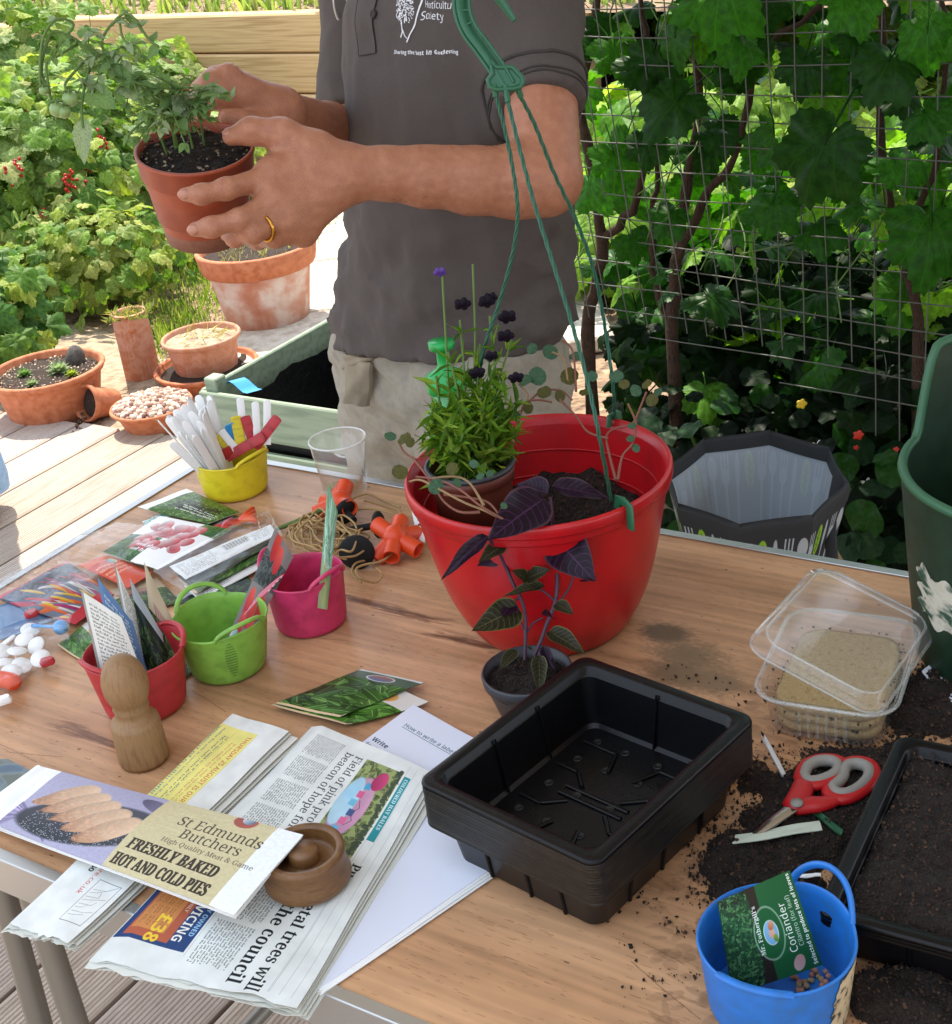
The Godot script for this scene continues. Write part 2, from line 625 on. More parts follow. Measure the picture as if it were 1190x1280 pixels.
func make_prints() -> void:
	var im := paper(1024, 352, "d9dbe8")
	# butcher's leaflet: tray of pasties on the left, parchment panel on the right
	bar(im, 0, 0, 110, 352, "eef0f3")
	bar(im, 110, 0, 440, 352, "a7a3ba")
	for i in 26: stroke(im, [Vector2(110, 360 - i * 6.0), Vector2(230 + i * 3, 120 + i * 9.0)], 4, Color("c9b7dd").lerp(Color("6e6a86"), rng.randf()))
	oval(im, 390, 215, 270, 110, -0.25, Color("3a3c44"), Color("565964"), 0.5)
	for i in 900:
		var q := Vector2(rnd(180, 600), rnd(120, 330))
		if absf(q.y - (260 - (q.x - 390) * 0.25)) < 70: oval(im, q.x, q.y, 2, 1.4, 0, Color("9aa0a8"), Color("c8ccd0"))
	oval(im, 560, 60, 90, 30, 0.3, Color("5d5870"), Color("8f8aa4"))
	for i in 5:
		var x := 150.0 + i * 62
		var y := 190.0 + i * 26
		for k in 26:
			var f := k / 25.0
			var c := Color("b07a58").lerp(Color("e8c4a2"), clampf(f * 1.2 + rnd(-0.12, 0.12), 0, 1))
			oval(im, x + f * 130, y - f * 120 + sin(f * 4) * 10, 14 + 34 * sin(f * 2.2), 13 + 30 * sin(f * 2.2), 0, Color(c.darkened(0.18), 0.75), Color(c, 0.75))
		for k in 60:
			var f := rng.randf()
			oval(im, x + f * 130 + rnd(-24, 24), y - f * 120 + rnd(-20, 24), rnd(3, 14), rnd(2, 6), rnd(-1, 0), Color(Color("c98d66").lerp(Color("f4dcc0"), rng.randf()), 0.35), Color(Color("d9a27c"), 0.25))
	bar(im, 550, 0, 414, 352, "c9bc92")
	for i in 70: stroke(im, [Vector2(rnd(550, 940), rnd(0, 352)), Vector2(rnd(640, 960), rnd(0, 352))], 0.9, Color("b5a678")) if i % 9 == 0 else bar(im, 550 + rnd(0, 330), rnd(0, 350), rnd(30, 110), 2, Color("bdae82").lerp(Color("d6cba6"), rng.randf()))
	bar(im, 940, 0, 84, 352, "e9ebe8")
	oval(im, 840, 12, 40, 34, 0, Color("9c4a3c"), Color("a75746"))
	oval(im, 846, 6, 22, 18, 0.4, Color("d9dcdf"), Color("566a80"))
	type(im, "St Edmunds", 650, 108, 60, "3c352c", "Droid Serif", 0.86)
	type(im, "Butchers", 690, 158, 56, "3c352c", "Droid Serif", 0.9)
	type(im, "High Quality Meat & Game", 655, 192, 25, "4a4236", "Droid Serif")
	for k in 4: type(im, "FRESHLY BAKED", 572 + k, 262 + k % 2, 62, "33291f", "Droid Serif Bold", 0.6, 1.05)
	for k in 4: type(im, "HOT AND COLD PIES", 562 + k, 334 + k % 2, 62, "33291f", "Droid Serif Bold", 0.53, 1.05)
	grain(im, 0.05, 3, 0.06)
	TX.leaflet = printed(im, 0.45)

	im = paper(1024, 300, "e3e4de")
	# folded newspaper with a yellow notice; print runs along the long side
	bar(im, 60, 92, 500, 190, "e9df84")
	bar(im, 60, 92, 500, 2, "cfc98c")
	type(im, "THURSDAY 25 AUGUST IS OUR NEXT", 78, 124, 28, "c0483a", "Droid Sans", 0.92)
	greek(im, 130, 134, 360, 44, 16, "d08a5c")
	bar(im, 80, 182, 470, 1, "b58b4a")
	greek(im, 110, 186, 400, 44, 16, "56626a")
	greek(im, 76, 232, 420, 22, 16, "76868c")
	type(im, "www.", 72, 276, 30, "3f7f86")
	type(im, ".com", 480, 276, 30, "3f7f86")
	greek(im, 140, 252, 330, 26, 24, "5a9298")
	type(im, "734060", 690, 196, 28, "22262a", "Droid Sans Bold")
	type(im, "andcare.co.uk", 686, 160, 28, "c0453f")
	type(im, "ERE", 700, 122, 30, "2f6b3d", "Droid Sans Bold")
	oval(im, 690, 70, 36, 30, 0, Color("2f7a3c"), Color("2a6435"))
	oval(im, 690, 70, 22, 8, 0.5, Color("d8c33a"), Color("2a6435"))
	for e in [[790, 20, 170, 2], [790, 120, 170, 2], [790, 20, 2, 100], [958, 20, 2, 102]]: bar(im, e[0], e[1], e[2], e[3], "5d6266")
	for i in 8: stroke(im, [Vector2(795 + i * 18, 30 + (i % 3) * 20), Vector2(820 + i * 16, 60 + (i % 2) * 25), Vector2(830 + i * 15, 110)], 0.9, Color("4a4f54"))
	grain(im, 0.06, 5, 0.01)
	TX.news_a = printed(im, 0.85)

	im = paper(1024, 640, "dcded8")
	# main newspaper page: reads along the long side, first line at the outer edge
	for k in 3: bar(im, 20, 28 + k * 34, 980, 1, "9aa0a0")
	bar(im, 70, 66, 300, 30, "2e8e92")
	type(im, "COLOURED HAY BALES", 80, 88, 20, "e8efee", "Droid Serif Bold")
	leaves_print(im, 60, 106, 400, 180, 240, 14, ["8c9a5e", "99a468", "7d8c55", "a5ab74"], "93a065")
	for i in 70: oval(im, 60 + i * 5.6, 112 + rnd(0, 16), rnd(3, 12), rnd(4, 14), 0, Color("3c4838"), Color("55604a"))
	oval(im, 270, 220, 150, 62, 0.05, Color("d9a7bd"), Color("c995b4"), 0.3)
	oval(im, 250, 250, 120, 40, 0, Color("a9cfe0"), Color("b9dbe8"), 0.1)
	bar(im, 180, 235, 60, 42, "9cc8dd")
	for i in 7: bar(im, 150 + i * 42, 196 + (i % 3) * 9, 30, 26, ["4fa3c4", "d4628c", "6fb7d0", "44608c", "d86a94", "63b0cf", "c9477c"][i])
	oval(im, 130, 176, 46, 30, 0.2, Color("d5517f"), Color("c23f70"), 0.3)
	stroke(im, [Vector2(230, 205), Vector2(262, 188), Vector2(290, 210), Vector2(320, 186), Vector2(350, 205)], 1.4, Color("6d4a66"))
	bar(im, 470, 100, 120, 92, "dcded8")
	greek(im, 474, 104, 110, 88, 13, "4d5250")
	type(im, "Field of pink provides a", 60, 338, 48, "2c2e2e", "Droid Serif", 0.86)
	type(im, "beacon of hope for charity", 60, 386, 48, "2c2e2e", "Droid Serif", 0.86)
	for k in 4: greek(im, 40 + k * 112, 412, 98, 150, 10, "555a58")
	type(im, "Pu", 474, 88, 46, "26282a", "Droid Serif Bold")
	bar(im, 640, 92, 360, 1, "8d9290")
	type(im, "metal trees will", 610, 160, 54, "1f2122", "Droid Serif Bold", 0.95)
	type(im, "as the council", 604, 222, 58, "1f2122", "Droid Serif Bold", 0.98)
	for k in 2: greek(im, 632 + k * 176, 244, 160, 138, 10, "555a58")
	bar(im, 620, 388, 330, 1, "8d9290")
	bar(im, 600, 396, 340, 240, "2f4672")
	bar(im, 640, 462, 286, 150, "b05e43")
	bar(im, 700, 492, 200, 112, "c9864e")
	for r in 4:
		for c in 5: greek(im, 704 + c * 38, 508 + r * 23, 32, 20, 9, "3d2d24")
	bar(im, 604, 440, 110, 130, "4a8fb8")
	type(im, "50", 622, 500, 46, "f0f2f2", "Droid Sans Bold")
	type(im, "SERVICING", 716, 460, 42, "f1ead9", "Droid Sans Bold", 0.9)
	type(im, "FROM ONLY", 720, 484, 18, "f1ead9")
	type(im, "£38", 838, 540, 60, "eac53f", "Droid Sans Bold")
	type(im, "FAMILY OWNED", 720, 420, 22, "9fc7e2", "Droid Sans Bold")
	grain(im, 0.06, 9, 0.008)
	TX.news_b = printed(im, 0.85)

	im = paper(700, 990, "d8dbe6")
	type(im, "How to write a label:", 46, 104, 24, "234b52", "Droid Sans")
	bar(im, 46, 109, 226, 2, "234b52")
	type(im, "Write", 14, 226, 26, "1f3340", "Droid Sans Bold")
	greek(im, 14, 240, 420, 60, 22, "50565c")
	for k in 12: bar(im, 330 + k * 14, 800, 8, 3, "6b4e4e")
	TX.note = printed(im, 0.8)

	# seed packets
	im = paper(512, 360, "f0f1ec")
	leaves_print(im, 60, 0, 452, 360, 500, 15, ["6f9a34", "89b84a", "567f2b", "9cc45c"], "3f5c22")
	for i in 160: oval(im, 200 + rnd(-60, 260), 150 + rnd(-40, 120) + 0.0, rnd(6, 22), rnd(4, 12), rnd(0, 3), Color("2a241d"), Color("403527"))
	bar(im, 0, 0, 74, 360, "f2f3f0")
	var tt := paper(300, 110, Color(1, 1, 1, 0))
	type(tt, "SOW", 4, 34, 34, "f4f4ee", "Droid Sans Bold")
	greek(tt, 84, 8, 200, 30, 28, "f4f4ee")
	greek(tt, 4, 44, 270, 60, 26, "f4f4ee")
	tt.rotate_180()
	im.blend_rect(tt, Rect2i(0, 0, 300, 110), Vector2i(190, 180))
	TX.sow = printed(im, 0.3)

	im = paper(512, 360, "f1efec")
	leaves_print(im, 0, 180, 260, 180, 130, 34, ["4d8a3c", "66a34b", "3b7030"], "2f5a2a")
	leaves_print(im, 330, 0, 182, 90, 60, 26, ["4d8a3c", "66a34b"], "35632e")
	for i in 44:
		var a := rnd(-0.4, 0.9)
		oval(im, rnd(90, 440), rnd(40, 270), rnd(40, 58), rnd(26, 36), a, Color("f4ece6"), Color("c8323a"), 0.35, 0.05)
	greek(im, 150, 236, 250, 80, 36, "f6f2f0")
	TX.radish = printed(im, 0.3)

	im = paper(400, 240, "c9492a")
	bar(im, 0, 0, 400, 46, "d86434")
	greek(im, 30, 70, 330, 100, 24, "f0c9a0")
	oval(im, 300, 60, 50, 26, 0, Color("4f86a8"), Color("d9c27a"))
	TX.orange_packet = printed(im, 0.3)

	im = paper(512, 380, "5d6470")
	leaves_print(im, 0, 0, 512, 190, 150, 26, ["5f6f8a", "77829a", "4a5c50", "6f6f92"], "454d5c")
	for i in 46:
		var x := rnd(0, 512)
		var y := rnd(110, 370)
		oval(im, x, y, rnd(40, 90), rnd(7, 15), 1.1 + rnd(-0.5, 0.5), Color(["d42a30", "e8702a", "e8bc30", "b82a6c", "e8e0d4"][i % 5]), Color(["9c2030", "c7502a", "c79a2b", "8a2256", "b8a89a"][i % 5]), 0.3)
	bar(im, 0, 0, 512, 22, "c23a4a")
	bar(im, 0, 340, 512, 40, "b8303a")
	TX.carrot = printed(im, 0.25)

	im = paper(512, 300, "3e4b36")
	leaves_print(im, 0, 0, 400, 300, 130, 66, ["4c7a32", "639644", "3a5e2a", "78a850"], "24301a")
	bar(im, 400, 0, 112, 300, "51614f")
	bar(im, 492, 0, 20, 300, "cfd2cc")
	oval(im, 440, 150, 40, 66, 0, Color("d9dcd6"), Color("c2c8c0"))
	oval(im, 440, 150, 34, 58, 0, Color("56709a"), Color("b06a5a"), 0.2)
	bar(im, 0, 0, 14, 300, "d9b98c")
	TX.spinach = printed(im, 0.3)
	im = paper(512, 300, "d8b98c")
	leaves_print(im, 14, 0, 330, 300, 150, 48, ["5d9a34", "79b348", "478027"], "2c4a1c")
	bar(im, 344, 0, 168, 300, "cfc9bf")
	oval(im, 400, 150, 70, 80, 0, Color("c98a3c"), Color("d3a663"))
	TX.lettuce = printed(im, 0.3)

	im = paper(512, 512, "1f5a32")
	# herb packet standing in the blue tub: foliage across the lower half, green title panel
	leaves_print(im, 0, 0, 512, 262, 420, 15, ["2f6b3d", "4a8a52", "245231", "5f9a60"], "1c2a20")
	bar(im, 0, 196, 512, 66, "2a2620")
	leaves_print(im, 60, 0, 400, 206, 260, 16, ["2f6b3d", "4a8a52", "5f9a60"], "24402b")
	bar(im, 0, 262, 512, 250, "1f5a32")
	oval(im, 250, 280, 150, 92, 0, Color("e3e8dd"), Color("e3e8dd"))
	oval(im, 250, 280, 145, 88, 0, Color("1f5a32"), Color("1f5a32"))
	oval(im, 250, 292, 70, 46, 0, Color("e3e8dd"), Color("e3e8dd"))
	oval(im, 250, 292, 66, 42, 0, Color("6fa6c8"), Color("7fb0cf"))
	oval(im, 244, 296, 26, 20, 0, Color("c99a86"), Color("d3aa94"))
	oval(im, 286, 300, 26, 18, 0.3, Color("b4643c"), Color("d0a080"))
	oval(im, 216, 312, 22, 14, 0, Color("557a35"), Color("8aa04a"))
	type(im, "Mr. Fothergill's", 148, 234, 34, "e6eadf", "Droid Serif Bold")
	type(im, "Coriander", 110, 414, 60, "e6eee2", "Droid Sans")
	type(im, "Cilantro (for leaf)", 130, 454, 36, "c5d6c3", "Droid Sans")
	type(im, "Selected to produce lots of leaves", 14, 496, 32, "f0f3ea", "Droid Sans Bold", 0.95)
	oval(im, 52, 400, 46, 32, 0.5, Color("cbb0a6"), Color("b98d86"))
	TX.coriander = printed(im, 0.35)

	im = paper(300, 512, "7c7470")
	leaves_print(im, 0, 90, 300, 150, 70, 26, ["4a504c", "626862"], "565c58")
	for q in [[90, 50, 1.3], [170, 90, 1.2], [70, 330, 1.35], [150, 380, 1.3], [230, 340, 1.2], [90, 440, 1.3], [210, 450, 1.25]]: oval(im, q[0], q[1], 74, 44, q[2], Color("e85a44"), Color("bc2c38"), 0.25, 0.04)
	for i in 13: stroke(im, [Vector2(296 - i * 6, 110 + i * 11), Vector2(150 - i * 6, 270 + i * 11)], 6, Color("cf3f60").lerp(Color("f2d8da"), (i % 3) * 0.45))
	oval(im, 60, 486, 46, 30, 0, Color("dfe6e2"), Color("7fa8a8"))
	TX.radish_tall = printed(im, 0.3)

	im = paper(300, 440, "d6d3c8")
	bar(im, 0, 0, 20, 440, "8f8d86")
	greek(im, 50, 30, 220, 380, 20, "4c4a46")
	TX.instructions = printed(im, 0.6)
	im = paper(300, 440, "1d2620")
	leaves_print(im, 0, 150, 300, 290, 170, 24, ["24382a", "39552f", "5a7a34"], "141a16")
	bar(im, 0, 0, 300, 90, "9aa0a2")
	TX.dark_packet = printed(im, 0.3)
	im = paper(300, 440, "b5a488")
	leaves_print(im, 0, 170, 300, 270, 200, 22, ["5a7a34", "7d9a48", "3f5a28"], "2c3a20")
	for i in 30: stroke(im, [Vector2(60 + i * 6, 120), Vector2(80 + i * 5, 170 + (i % 5) * 14)], 1.6, Color("8a4f54"))
	TX.tan_packet = printed(im, 0.4)
	im = paper(300, 440, "5a7aa0")
	greek(im, 40, 40, 220, 300, 24, "dfe6ec")
	TX.blue_packet = printed(im, 0.4)
	im = paper(128, 512, "6f9a76")
	for i in 60: stroke(im, [Vector2(rnd(0, 128), rnd(0, 300)), Vector2(rnd(0, 128), rnd(100, 400))], 2.5, Color("cfe0d2").lerp(Color("3d6a4a"), rng.randf()))
	for i in 40: stroke(im, [Vector2(rnd(0, 128), rnd(300, 400)), Vector2(rnd(0, 128), 511)], 3, Color("b08a6a").lerp(Color("7a9a54"), rng.randf()))
	TX.leek_label = printed(im, 0.35)
	im = paper(512, 200, "e7e8e4")
	greek(im, 20, 20, 180, 160, 16, "5a5e60")
	for i in 26: bar(im, 250 + i * 5, 30, 1 + (i * 7) % 3, 90, "26282a")
	greek(im, 400, 30, 90, 140, 16, "5a5e60")
	TX.barcode = printed(im, 0.4)
	im = paper(256, 160, Color("e9e6e4"))
	type(im, "nate", 60, 110, 84, "141414", "Droid Sans Bold", 1.0)
	TX.tag = printed(im, 0.4)
	im = paper(300, 100, "dfe2ea")
	greek(im, 110, 25, 90, 50, 14, "6a7280")
	TX.label_print = printed(im, 0.5)
	im = paper(512, 110, "1c1e1d")
	for i in 60: stroke(im, [Vector2(rnd(0, 512), rnd(0, 110)), Vector2(rnd(0, 512), rnd(0, 110))], 0.9, Color("2c2f2e"))
	type(im, "OND", 190, 90, 88, "d5dad6", "Droid Sans Bold", 0.8)
	TX.sack = printed(im, 0.3)

	# shirt embroidery on a see-through ground
	im = paper(512, 400, Color(0.85, 0.85, 0.86, 0))
	var w := Color("dcdcde")
	for i in 420:
		var q := Vector2(rnd(-1, 1), rnd(-1, 1))
		if q.length() < 1: oval(im, 140 + q.x * 62, 90 + q.y * 92, 5, 2.2, q.angle() + rnd(-0.5, 0.5), w, w)
	stroke(im, [Vector2(128, 170), Vector2(124, 215), Vector2(104, 250)], 4, w)
	stroke(im, [Vector2(128, 200), Vector2(136, 240), Vector2(150, 250)], 4, w)
	stroke(im, [Vector2(258, 0), Vector2(232, 90), Vector2(206, 180), Vector2(150, 274)], 5, w)
	type(im, "Royal", 262, 40, 52, w, "Droid Sans", 0.82)
	type(im, "Horticultural", 252, 104, 52, w, "Droid Sans", 0.78)
	type(im, "Society", 238, 164, 56, w, "Droid Sans", 0.85)
	type(im, "Sharing the best in Gardening", 40, 346, 30, w, "Droid Sans Bold")
	im.convert(Image.FORMAT_RGBA8)
	for y in 400:
		for x in 512:
			var c := im.get_pixel(x, y)
			im.set_pixel(x, y, Color(w.r, w.g, w.b, c.a))
	var em := mat("ffffff", 0.8, ImageTexture.create_from_image(im))
	em.transparency = BaseMaterial3D.TRANSPARENCY_ALPHA
	TX.logo = em

	# cutlery pattern of the folding bag
	im = paper(512, 512, "36383a")
	for i in 5:
		var x := 56.0 + i * 104
		var pale := Color("a9b0b4")
		if i == 1: 
			oval(im, x, 110, 44, 92, 0.1, Color("7fae2c"), Color("93c238"))
			stroke(im, [Vector2(x, 50), Vector2(x - 4, 200)], 4, Color("26301c"))
			for k in 3:
				stroke(im, [Vector2(x - 2, 160 - k * 36), Vector2(x + 22, 136 - k * 36)], 3, Color("26301c"))
				stroke(im, [Vector2(x - 2, 172 - k * 36), Vector2(x - 24, 150 - k * 36)], 3, Color("26301c"))
		elif i % 3 == 0:
			for k in 3: bar(im, x - 34 + k * 28, 30, 11, 90, pale)
			oval(im, x, 132, 40, 40, 0, pale, pale)
			stroke(im, [Vector2(x, 150), Vector2(x, 512)], 11, pale)
		elif i % 3 == 1:
			oval(im, x, 90, 40, 60, 0, pale, pale)
			stroke(im, [Vector2(x, 130), Vector2(x, 512)], 11, pale)
		else:
			oval(im, x, 110, 20, 86, 0, pale, pale)
			stroke(im, [Vector2(x + 6, 150), Vector2(x + 6, 512)], 11, pale)
	TX.cutlery = printed(im, 0.75)
	var pal := im.duplicate()
	for y in 512:
		for x in 512:
			var c: Color = pal.get_pixel(x, y)
			pal.set_pixel(x, y, Color("b4bec6").lerp(c, 0.1))
	TX.cutlery_in = printed(pal, 0.7)

	# bench top: beech print with short dark flecks, scuffs, dried soil and dust
	im = paper(2048, 1024, "a87f5c")
	var n1 := FastNoiseLite.new(); n1.seed = 4; n1.frequency = 0.004; n1.fractal_octaves = 3
	var n2 := FastNoiseLite.new(); n2.seed = 8; n2.frequency = 0.02; n2.fractal_octaves = 4
	var n3 := FastNoiseLite.new(); n3.seed = 12; n3.frequency = 0.012
	var by := im.get_data()
	for y in 1024:
		for x in 2048:
			var w1 := n1.get_noise_2d(x * 0.16, y * 2.4 + n3.get_noise_2d(x * 0.4, y) * 26)
			var w2 := n2.get_noise_2d(x * 0.14, y * 3.0)
			var w3 := n3.get_noise_2d(x, y)
			var k := 1.0 + w1 * 0.15 + w2 * 0.12 + w3 * 0.05
			var q := (y * 2048 + x) * 4
			by[q] = clampi(int(188 * k), 0, 255)
			by[q + 1] = clampi(int(144 * (k + w1 * 0.03)), 0, 255)
			by[q + 2] = clampi(int(106 * (k + w1 * 0.06)), 0, 255)
	im = Image.create_from_data(2048, 1024, false, Image.FORMAT_RGBA8, by)
	for i in 9000:
		var x := rng.randi_range(4, 2030)
		var y := rng.randi_range(0, 1020)
		var c := im.get_pixel(x, y)
		im.fill_rect(Rect2i(x, y, rng.randi_range(3, 11), 1), Color(c.r * 0.87, c.g * 0.84, c.b * 0.82))
	for i in 90:
		var p := Vector2(rnd(0, 2048), rnd(0, 1024))
		var d := Vector2.from_angle(rnd(-0.5, 0.5)) * rnd(14, 90)
		stroke(im, [p, p + d * 0.5 + Vector2(0, rnd(-2, 2)), p + d], 0.8, Color("d2ab86") if i % 2 else Color("8a6446"))
	for i in 260: oval(im, rnd(0, 2048), rnd(0, 1024), rnd(1, 3), rnd(1, 2.4), 0, Color("4a3222", 0.6), Color("4a3222", 0.5))
	for s in [[420, 742, 0.05, 9], [300, 940, 0.03, 6], [505, 765, 0.035, 6], [108, 920, 0.04, 7], [580, 800, 0.03, 5]]:
		var p := on(s[0], s[1])
		var u := (p.dot(TU) + 1.354) / 1.804 * 2048
		var v := (1.315 - p.dot(TV)) / 0.749 * 1024
		for i in 40: oval(im, u + rng.randfn() * s[2] * 900, v + rng.randfn() * 5, rnd(5, 34), rnd(1, 4), rnd(-0.15, 0.1), Color("6d4630", 0.22), Color("5f3d2b", 0.3))
	for s in [[832, 790, 26, "6e553e", 0.035], [862, 818, 44, "80674c", 0.05], [845, 842, 34, "7a6046", 0.05], [890, 850, 34, "866c50", 0.05]]:
		var p := on(s[0], s[1])
		var u := (p.dot(TU) + 1.354) / 1.804 * 2048
		var v := (1.315 - p.dot(TV)) / 0.749 * 1024
		for i in 2600:
			var q: Vector2 = Vector2(rng.randfn(), rng.randfn()) * s[2] * 0.55
			oval(im, u + q.x * 0.9, v + q.y * 0.7, rnd(1.5, 5), rnd(1.2, 3.5), 0, Color(s[3], 0.13), Color(s[3], 0.1))
	for i in 600:
		var p := on(rnd(820, 1190), rnd(860, 1280))
		var u := (p.dot(TU) + 1.354) / 1.804 * 2048
		var v := (1.315 - p.dot(TV)) / 0.749 * 1024
		oval(im, u, v, rnd(3, 16), rnd(2, 8), rnd(0, 3), Color("5a4232", 0.22), Color("5a4232", 0.1))
	TX.bench = printed(im, 0.3)


func mats() -> void:
	K.alu = mat("b9bab8", 0.35); K.alu.metallic = 0.9
	K.steel = mat("8f8a80", 0.45); K.steel.metallic = 0.7
	K.dark_steel = mat("5f5a52", 0.5); K.dark_steel.metallic = 0.7
	K.wire = mat("5c5d57", 0.6); K.wire.metallic = 0.2
	K.gold = mat("c9953f", 0.25); K.gold.metallic = 1.0
	K.deck = []
	for i in 3: K.deck.append(mat(["ffffff", "eeeae6", "f6f2ea"][i], 0.85, ntex(20 + i, 0.02, ["a59488", "bfb0a4", "b2a295"]), 2.6))
	for m in K.deck: m.uv1_scale = Vector3(9, 9, 0.9)
	K.soil = mat("ffffff", 0.95, ntex(31, 0.06, ["1c130d", "3a2a1f", "2a1d15", "4a3728"], 256, 5), 9.0, nnorm(32, 0.08, 8.0), 1.6)
	K.compost = mat("ffffff", 0.95, ntex(33, 0.09, ["0f0a07", "2a1b12", "1b120c", "37261a"], 256, 5), 11.0, nnorm(34, 0.1, 10.0), 1.8)
	K.ground = mat("ffffff", 0.95, ntex(35, 0.03, ["705845", "92785f", "7e664f", "a48a6e"], 512, 5), 0.7, nnorm(36, 0.06, 6.0), 1.0)
	K.sand = mat("ffffff", 0.9, ntex(37, 0.05, ["8c7660", "a08a72", "ac967e"], 256, 5), 1.6, nnorm(38, 0.1, 4.0), 0.7)
	K.slab = mat("ffffff", 0.9, ntex(39, 0.04, ["a99c8c", "bfb3a3", "cbc1b2"], 256, 5), 1.8, nnorm(40, 0.1, 4.0), 0.6)
	K.clay = mat("ffffff", 0.8, ntex(41, 0.025, ["a45a38", "b96d48", "c27a55"], 256, 4), 5.0, nnorm(42, 0.12, 2.0), 0.5)
	K.clay_white = mat("ffffff", 0.85, ntex(43, 0.014, ["b06c50", "ba7c62", "c69684", "d4bfb4", "ddd5cd"], 256, 5), 2.2, nnorm(42, 0.12, 2.0), 0.5)
	K.clay_pale = mat("ffffff", 0.85, ntex(44, 0.02, ["ae6e4e", "b87f62", "c0907a", "b87a5c"], 256, 5), 5.0)
	K.sleeper = mat("ffffff", 0.85, ntex(46, 0.02, ["b08a5c", "cfab7c", "bf9a6a"], 256, 4), 1.0)
	K.sleeper.uv1_scale = Vector3(0.22, 7, 7)
	K.sage = mat("ffffff", 0.7, ntex(48, 0.02, ["74846e", "85957d", "8c9a84"], 256, 4), 2.0)
	K.sage.uv1_scale = Vector3(1.2, 9, 9)
	K.black_film = mat("121314", 0.28, null, 0, nnorm(50, 0.03, 8.0), 0.6)
	K.black_film.uv1_triplanar = true; K.black_film.uv1_scale = Vector3.ONE * 6
	K.black_plastic = mat("0c0c0e", 0.3, null, 6.0, nnorm(52, 0.2, 1.2), 0.25)
	K.tray_side = mat("ffffff", 0.42, ntex(53, 0.03, ["0a0a0a", "100f0d", "151310", "221c14"], 256, 5), 14.0)
	K.black_plastic.metallic_specular = 0.35
	K.pot_grey = mat("34363b", 0.45)
	K.red_plastic = mat("ffffff", 0.3, ntex(106, 0.015, ["a0161c", "b5121a", "ba161e"], 256, 5), 4.0, nnorm(54, 0.25, 0.8), 0.2)
	K.pot_brown = mat("ffffff", 0.45, ntex(55, 0.05, ["8f3d20", "a04a2a"], 128, 3), 6.0)
	K.pot_dusty = mat("ffffff", 0.6, ntex(56, 0.05, ["7a4c3a", "8c5c48", "6e4636"], 128, 3), 12.0)
	K.green_plastic = mat("1f5a3c", 0.4)
	K.rope = mat("245a45", 0.6)
	K.jute = mat("a88a5a", 0.9)
	K.orange = mat("d9481c", 0.42)
	K.black_felt = mat("0d0d0e", 0.8)
	K.wood_plug = mat("ffffff", 0.55, ntex(57, 0.02, ["7a5a38", "937049", "866440"], 256, 4), 8.0)
	K.wood_plug.uv1_scale = Vector3(40, 5, 40)
	K.wood_ring = mat("ffffff", 0.42, ntex(58, 0.02, ["5a3c20", "7a5530", "6a4828"], 256, 4), 8.0)
	K.wood_ring.uv1_scale = Vector3(9, 60, 9)
	K.skin = mat("ffffff", 0.42, ntex(60, 0.02, ["a0674c", "a87054", "b27a5c"], 256, 5), 12.0, nnorm(61, 0.2, 5.0), 0.7)
	K.skin.subsurf_scatter_enabled = true
	K.skin.subsurf_scatter_strength = 0.12
	K.nail = mat("b07a62", 0.3)
	K.hair = mat("2b2019", 0.6)
	K.polo = mat("ffffff", 0.9, ntex(62, 0.03, ["4a433f", "504844", "4c4541"], 256, 4), 14.0, nnorm(63, 0.3, 3.0, 256, true), 0.5)
	K.polo_edge = mat("4a4441", 0.9)
	K.stitch = mat("383330", 0.9)
	K.cargo = mat("ffffff", 0.9, ntex(64, 0.025, ["857f72", "989284", "8e8776"], 256, 4), 5.0, nnorm(65, 0.3, 2.5), 0.4)
	K.cargo_dark = mat("ffffff", 0.9, ntex(64, 0.025, ["857a66", "958a76"], 256, 4), 5.0)
	K.jeans = mat("ffffff", 0.9, ntex(66, 0.05, ["7fa0c4", "93b2d2"], 128, 4), 6.0)
	K.tee = mat("c9ccd0", 0.9)
	K.shoe = mat("3a2f26", 0.6)
	K.bark = mat("ffffff", 0.95, ntex(67, 0.03, ["2a1d15", "4a3526", "3a281c"], 256, 4), 10.0, nnorm(68, 0.08, 8.0), 1.2)
	K.bark.uv1_scale = Vector3(20, 4, 20)
	K.stem = mat("55702e", 0.6)
	K.stem_red = mat("7a4a3a", 0.65)
	K.stem_purple = mat("3a1f33", 0.5)
	K.stem_dry = mat("8f7350", 0.8)
	K.grey_print = mat("3a3c3e", 0.8)
	K.binding = mat("2a2c2e", 0.8)
	K.bucket = mat("ffffff", 0.5, ntex(70, 0.03, ["0f2818", "14311f", "193825"], 256, 4), 5.0)
	K.white = mat("efefec", 0.45)
	K.white_dirty = mat("c3cdbb", 0.5)
	K.yellow = mat("ffffff", 0.42, ntex(101, 0.02, ["c8b622", "dcc820", "e2ce2c"], 256, 5), 9.0)
	K.lime = mat("ffffff", 0.42, ntex(102, 0.02, ["6e9c3c", "82b446", "88ba4c"], 256, 5), 9.0)
	K.pink = mat("ffffff", 0.45, ntex(103, 0.02, ["ac2c54", "c43260", "ca3a66"], 256, 5), 9.0)
	K.red = mat("ffffff", 0.45, ntex(104, 0.02, ["9c2a2e", "b62e35", "bc363c"], 256, 5), 9.0)
	K.blue = mat("ffffff", 0.42, ntex(105, 0.02, ["2a6aac", "2070c4", "2476ca"], 256, 5), 9.0)
	K.blue_plastic = mat("2f8fd0", 0.3)
	K.scissor_red = mat("b3161c", 0.4)
	K.scissor_grey = mat("8d8a82", 0.6)
	K.blade = mat("b4b6b6", 0.25); K.blade.metallic = 1.0
	K.glass = clear(0.05, "ffffff", 0.06)
	K.cup = clear(0.16, "ece9e2", 0.1)
	K.box_clear = clear(0.09, "eef2ee", 0.07)
	K.film = clear(0.05, "ffffff", 0.1)
	K.film.metallic_specular = 0.4
	K.bottle_green = clear(0.55, "28b85e", 0.1)
	K.cap_green = mat("17a04a", 0.35)
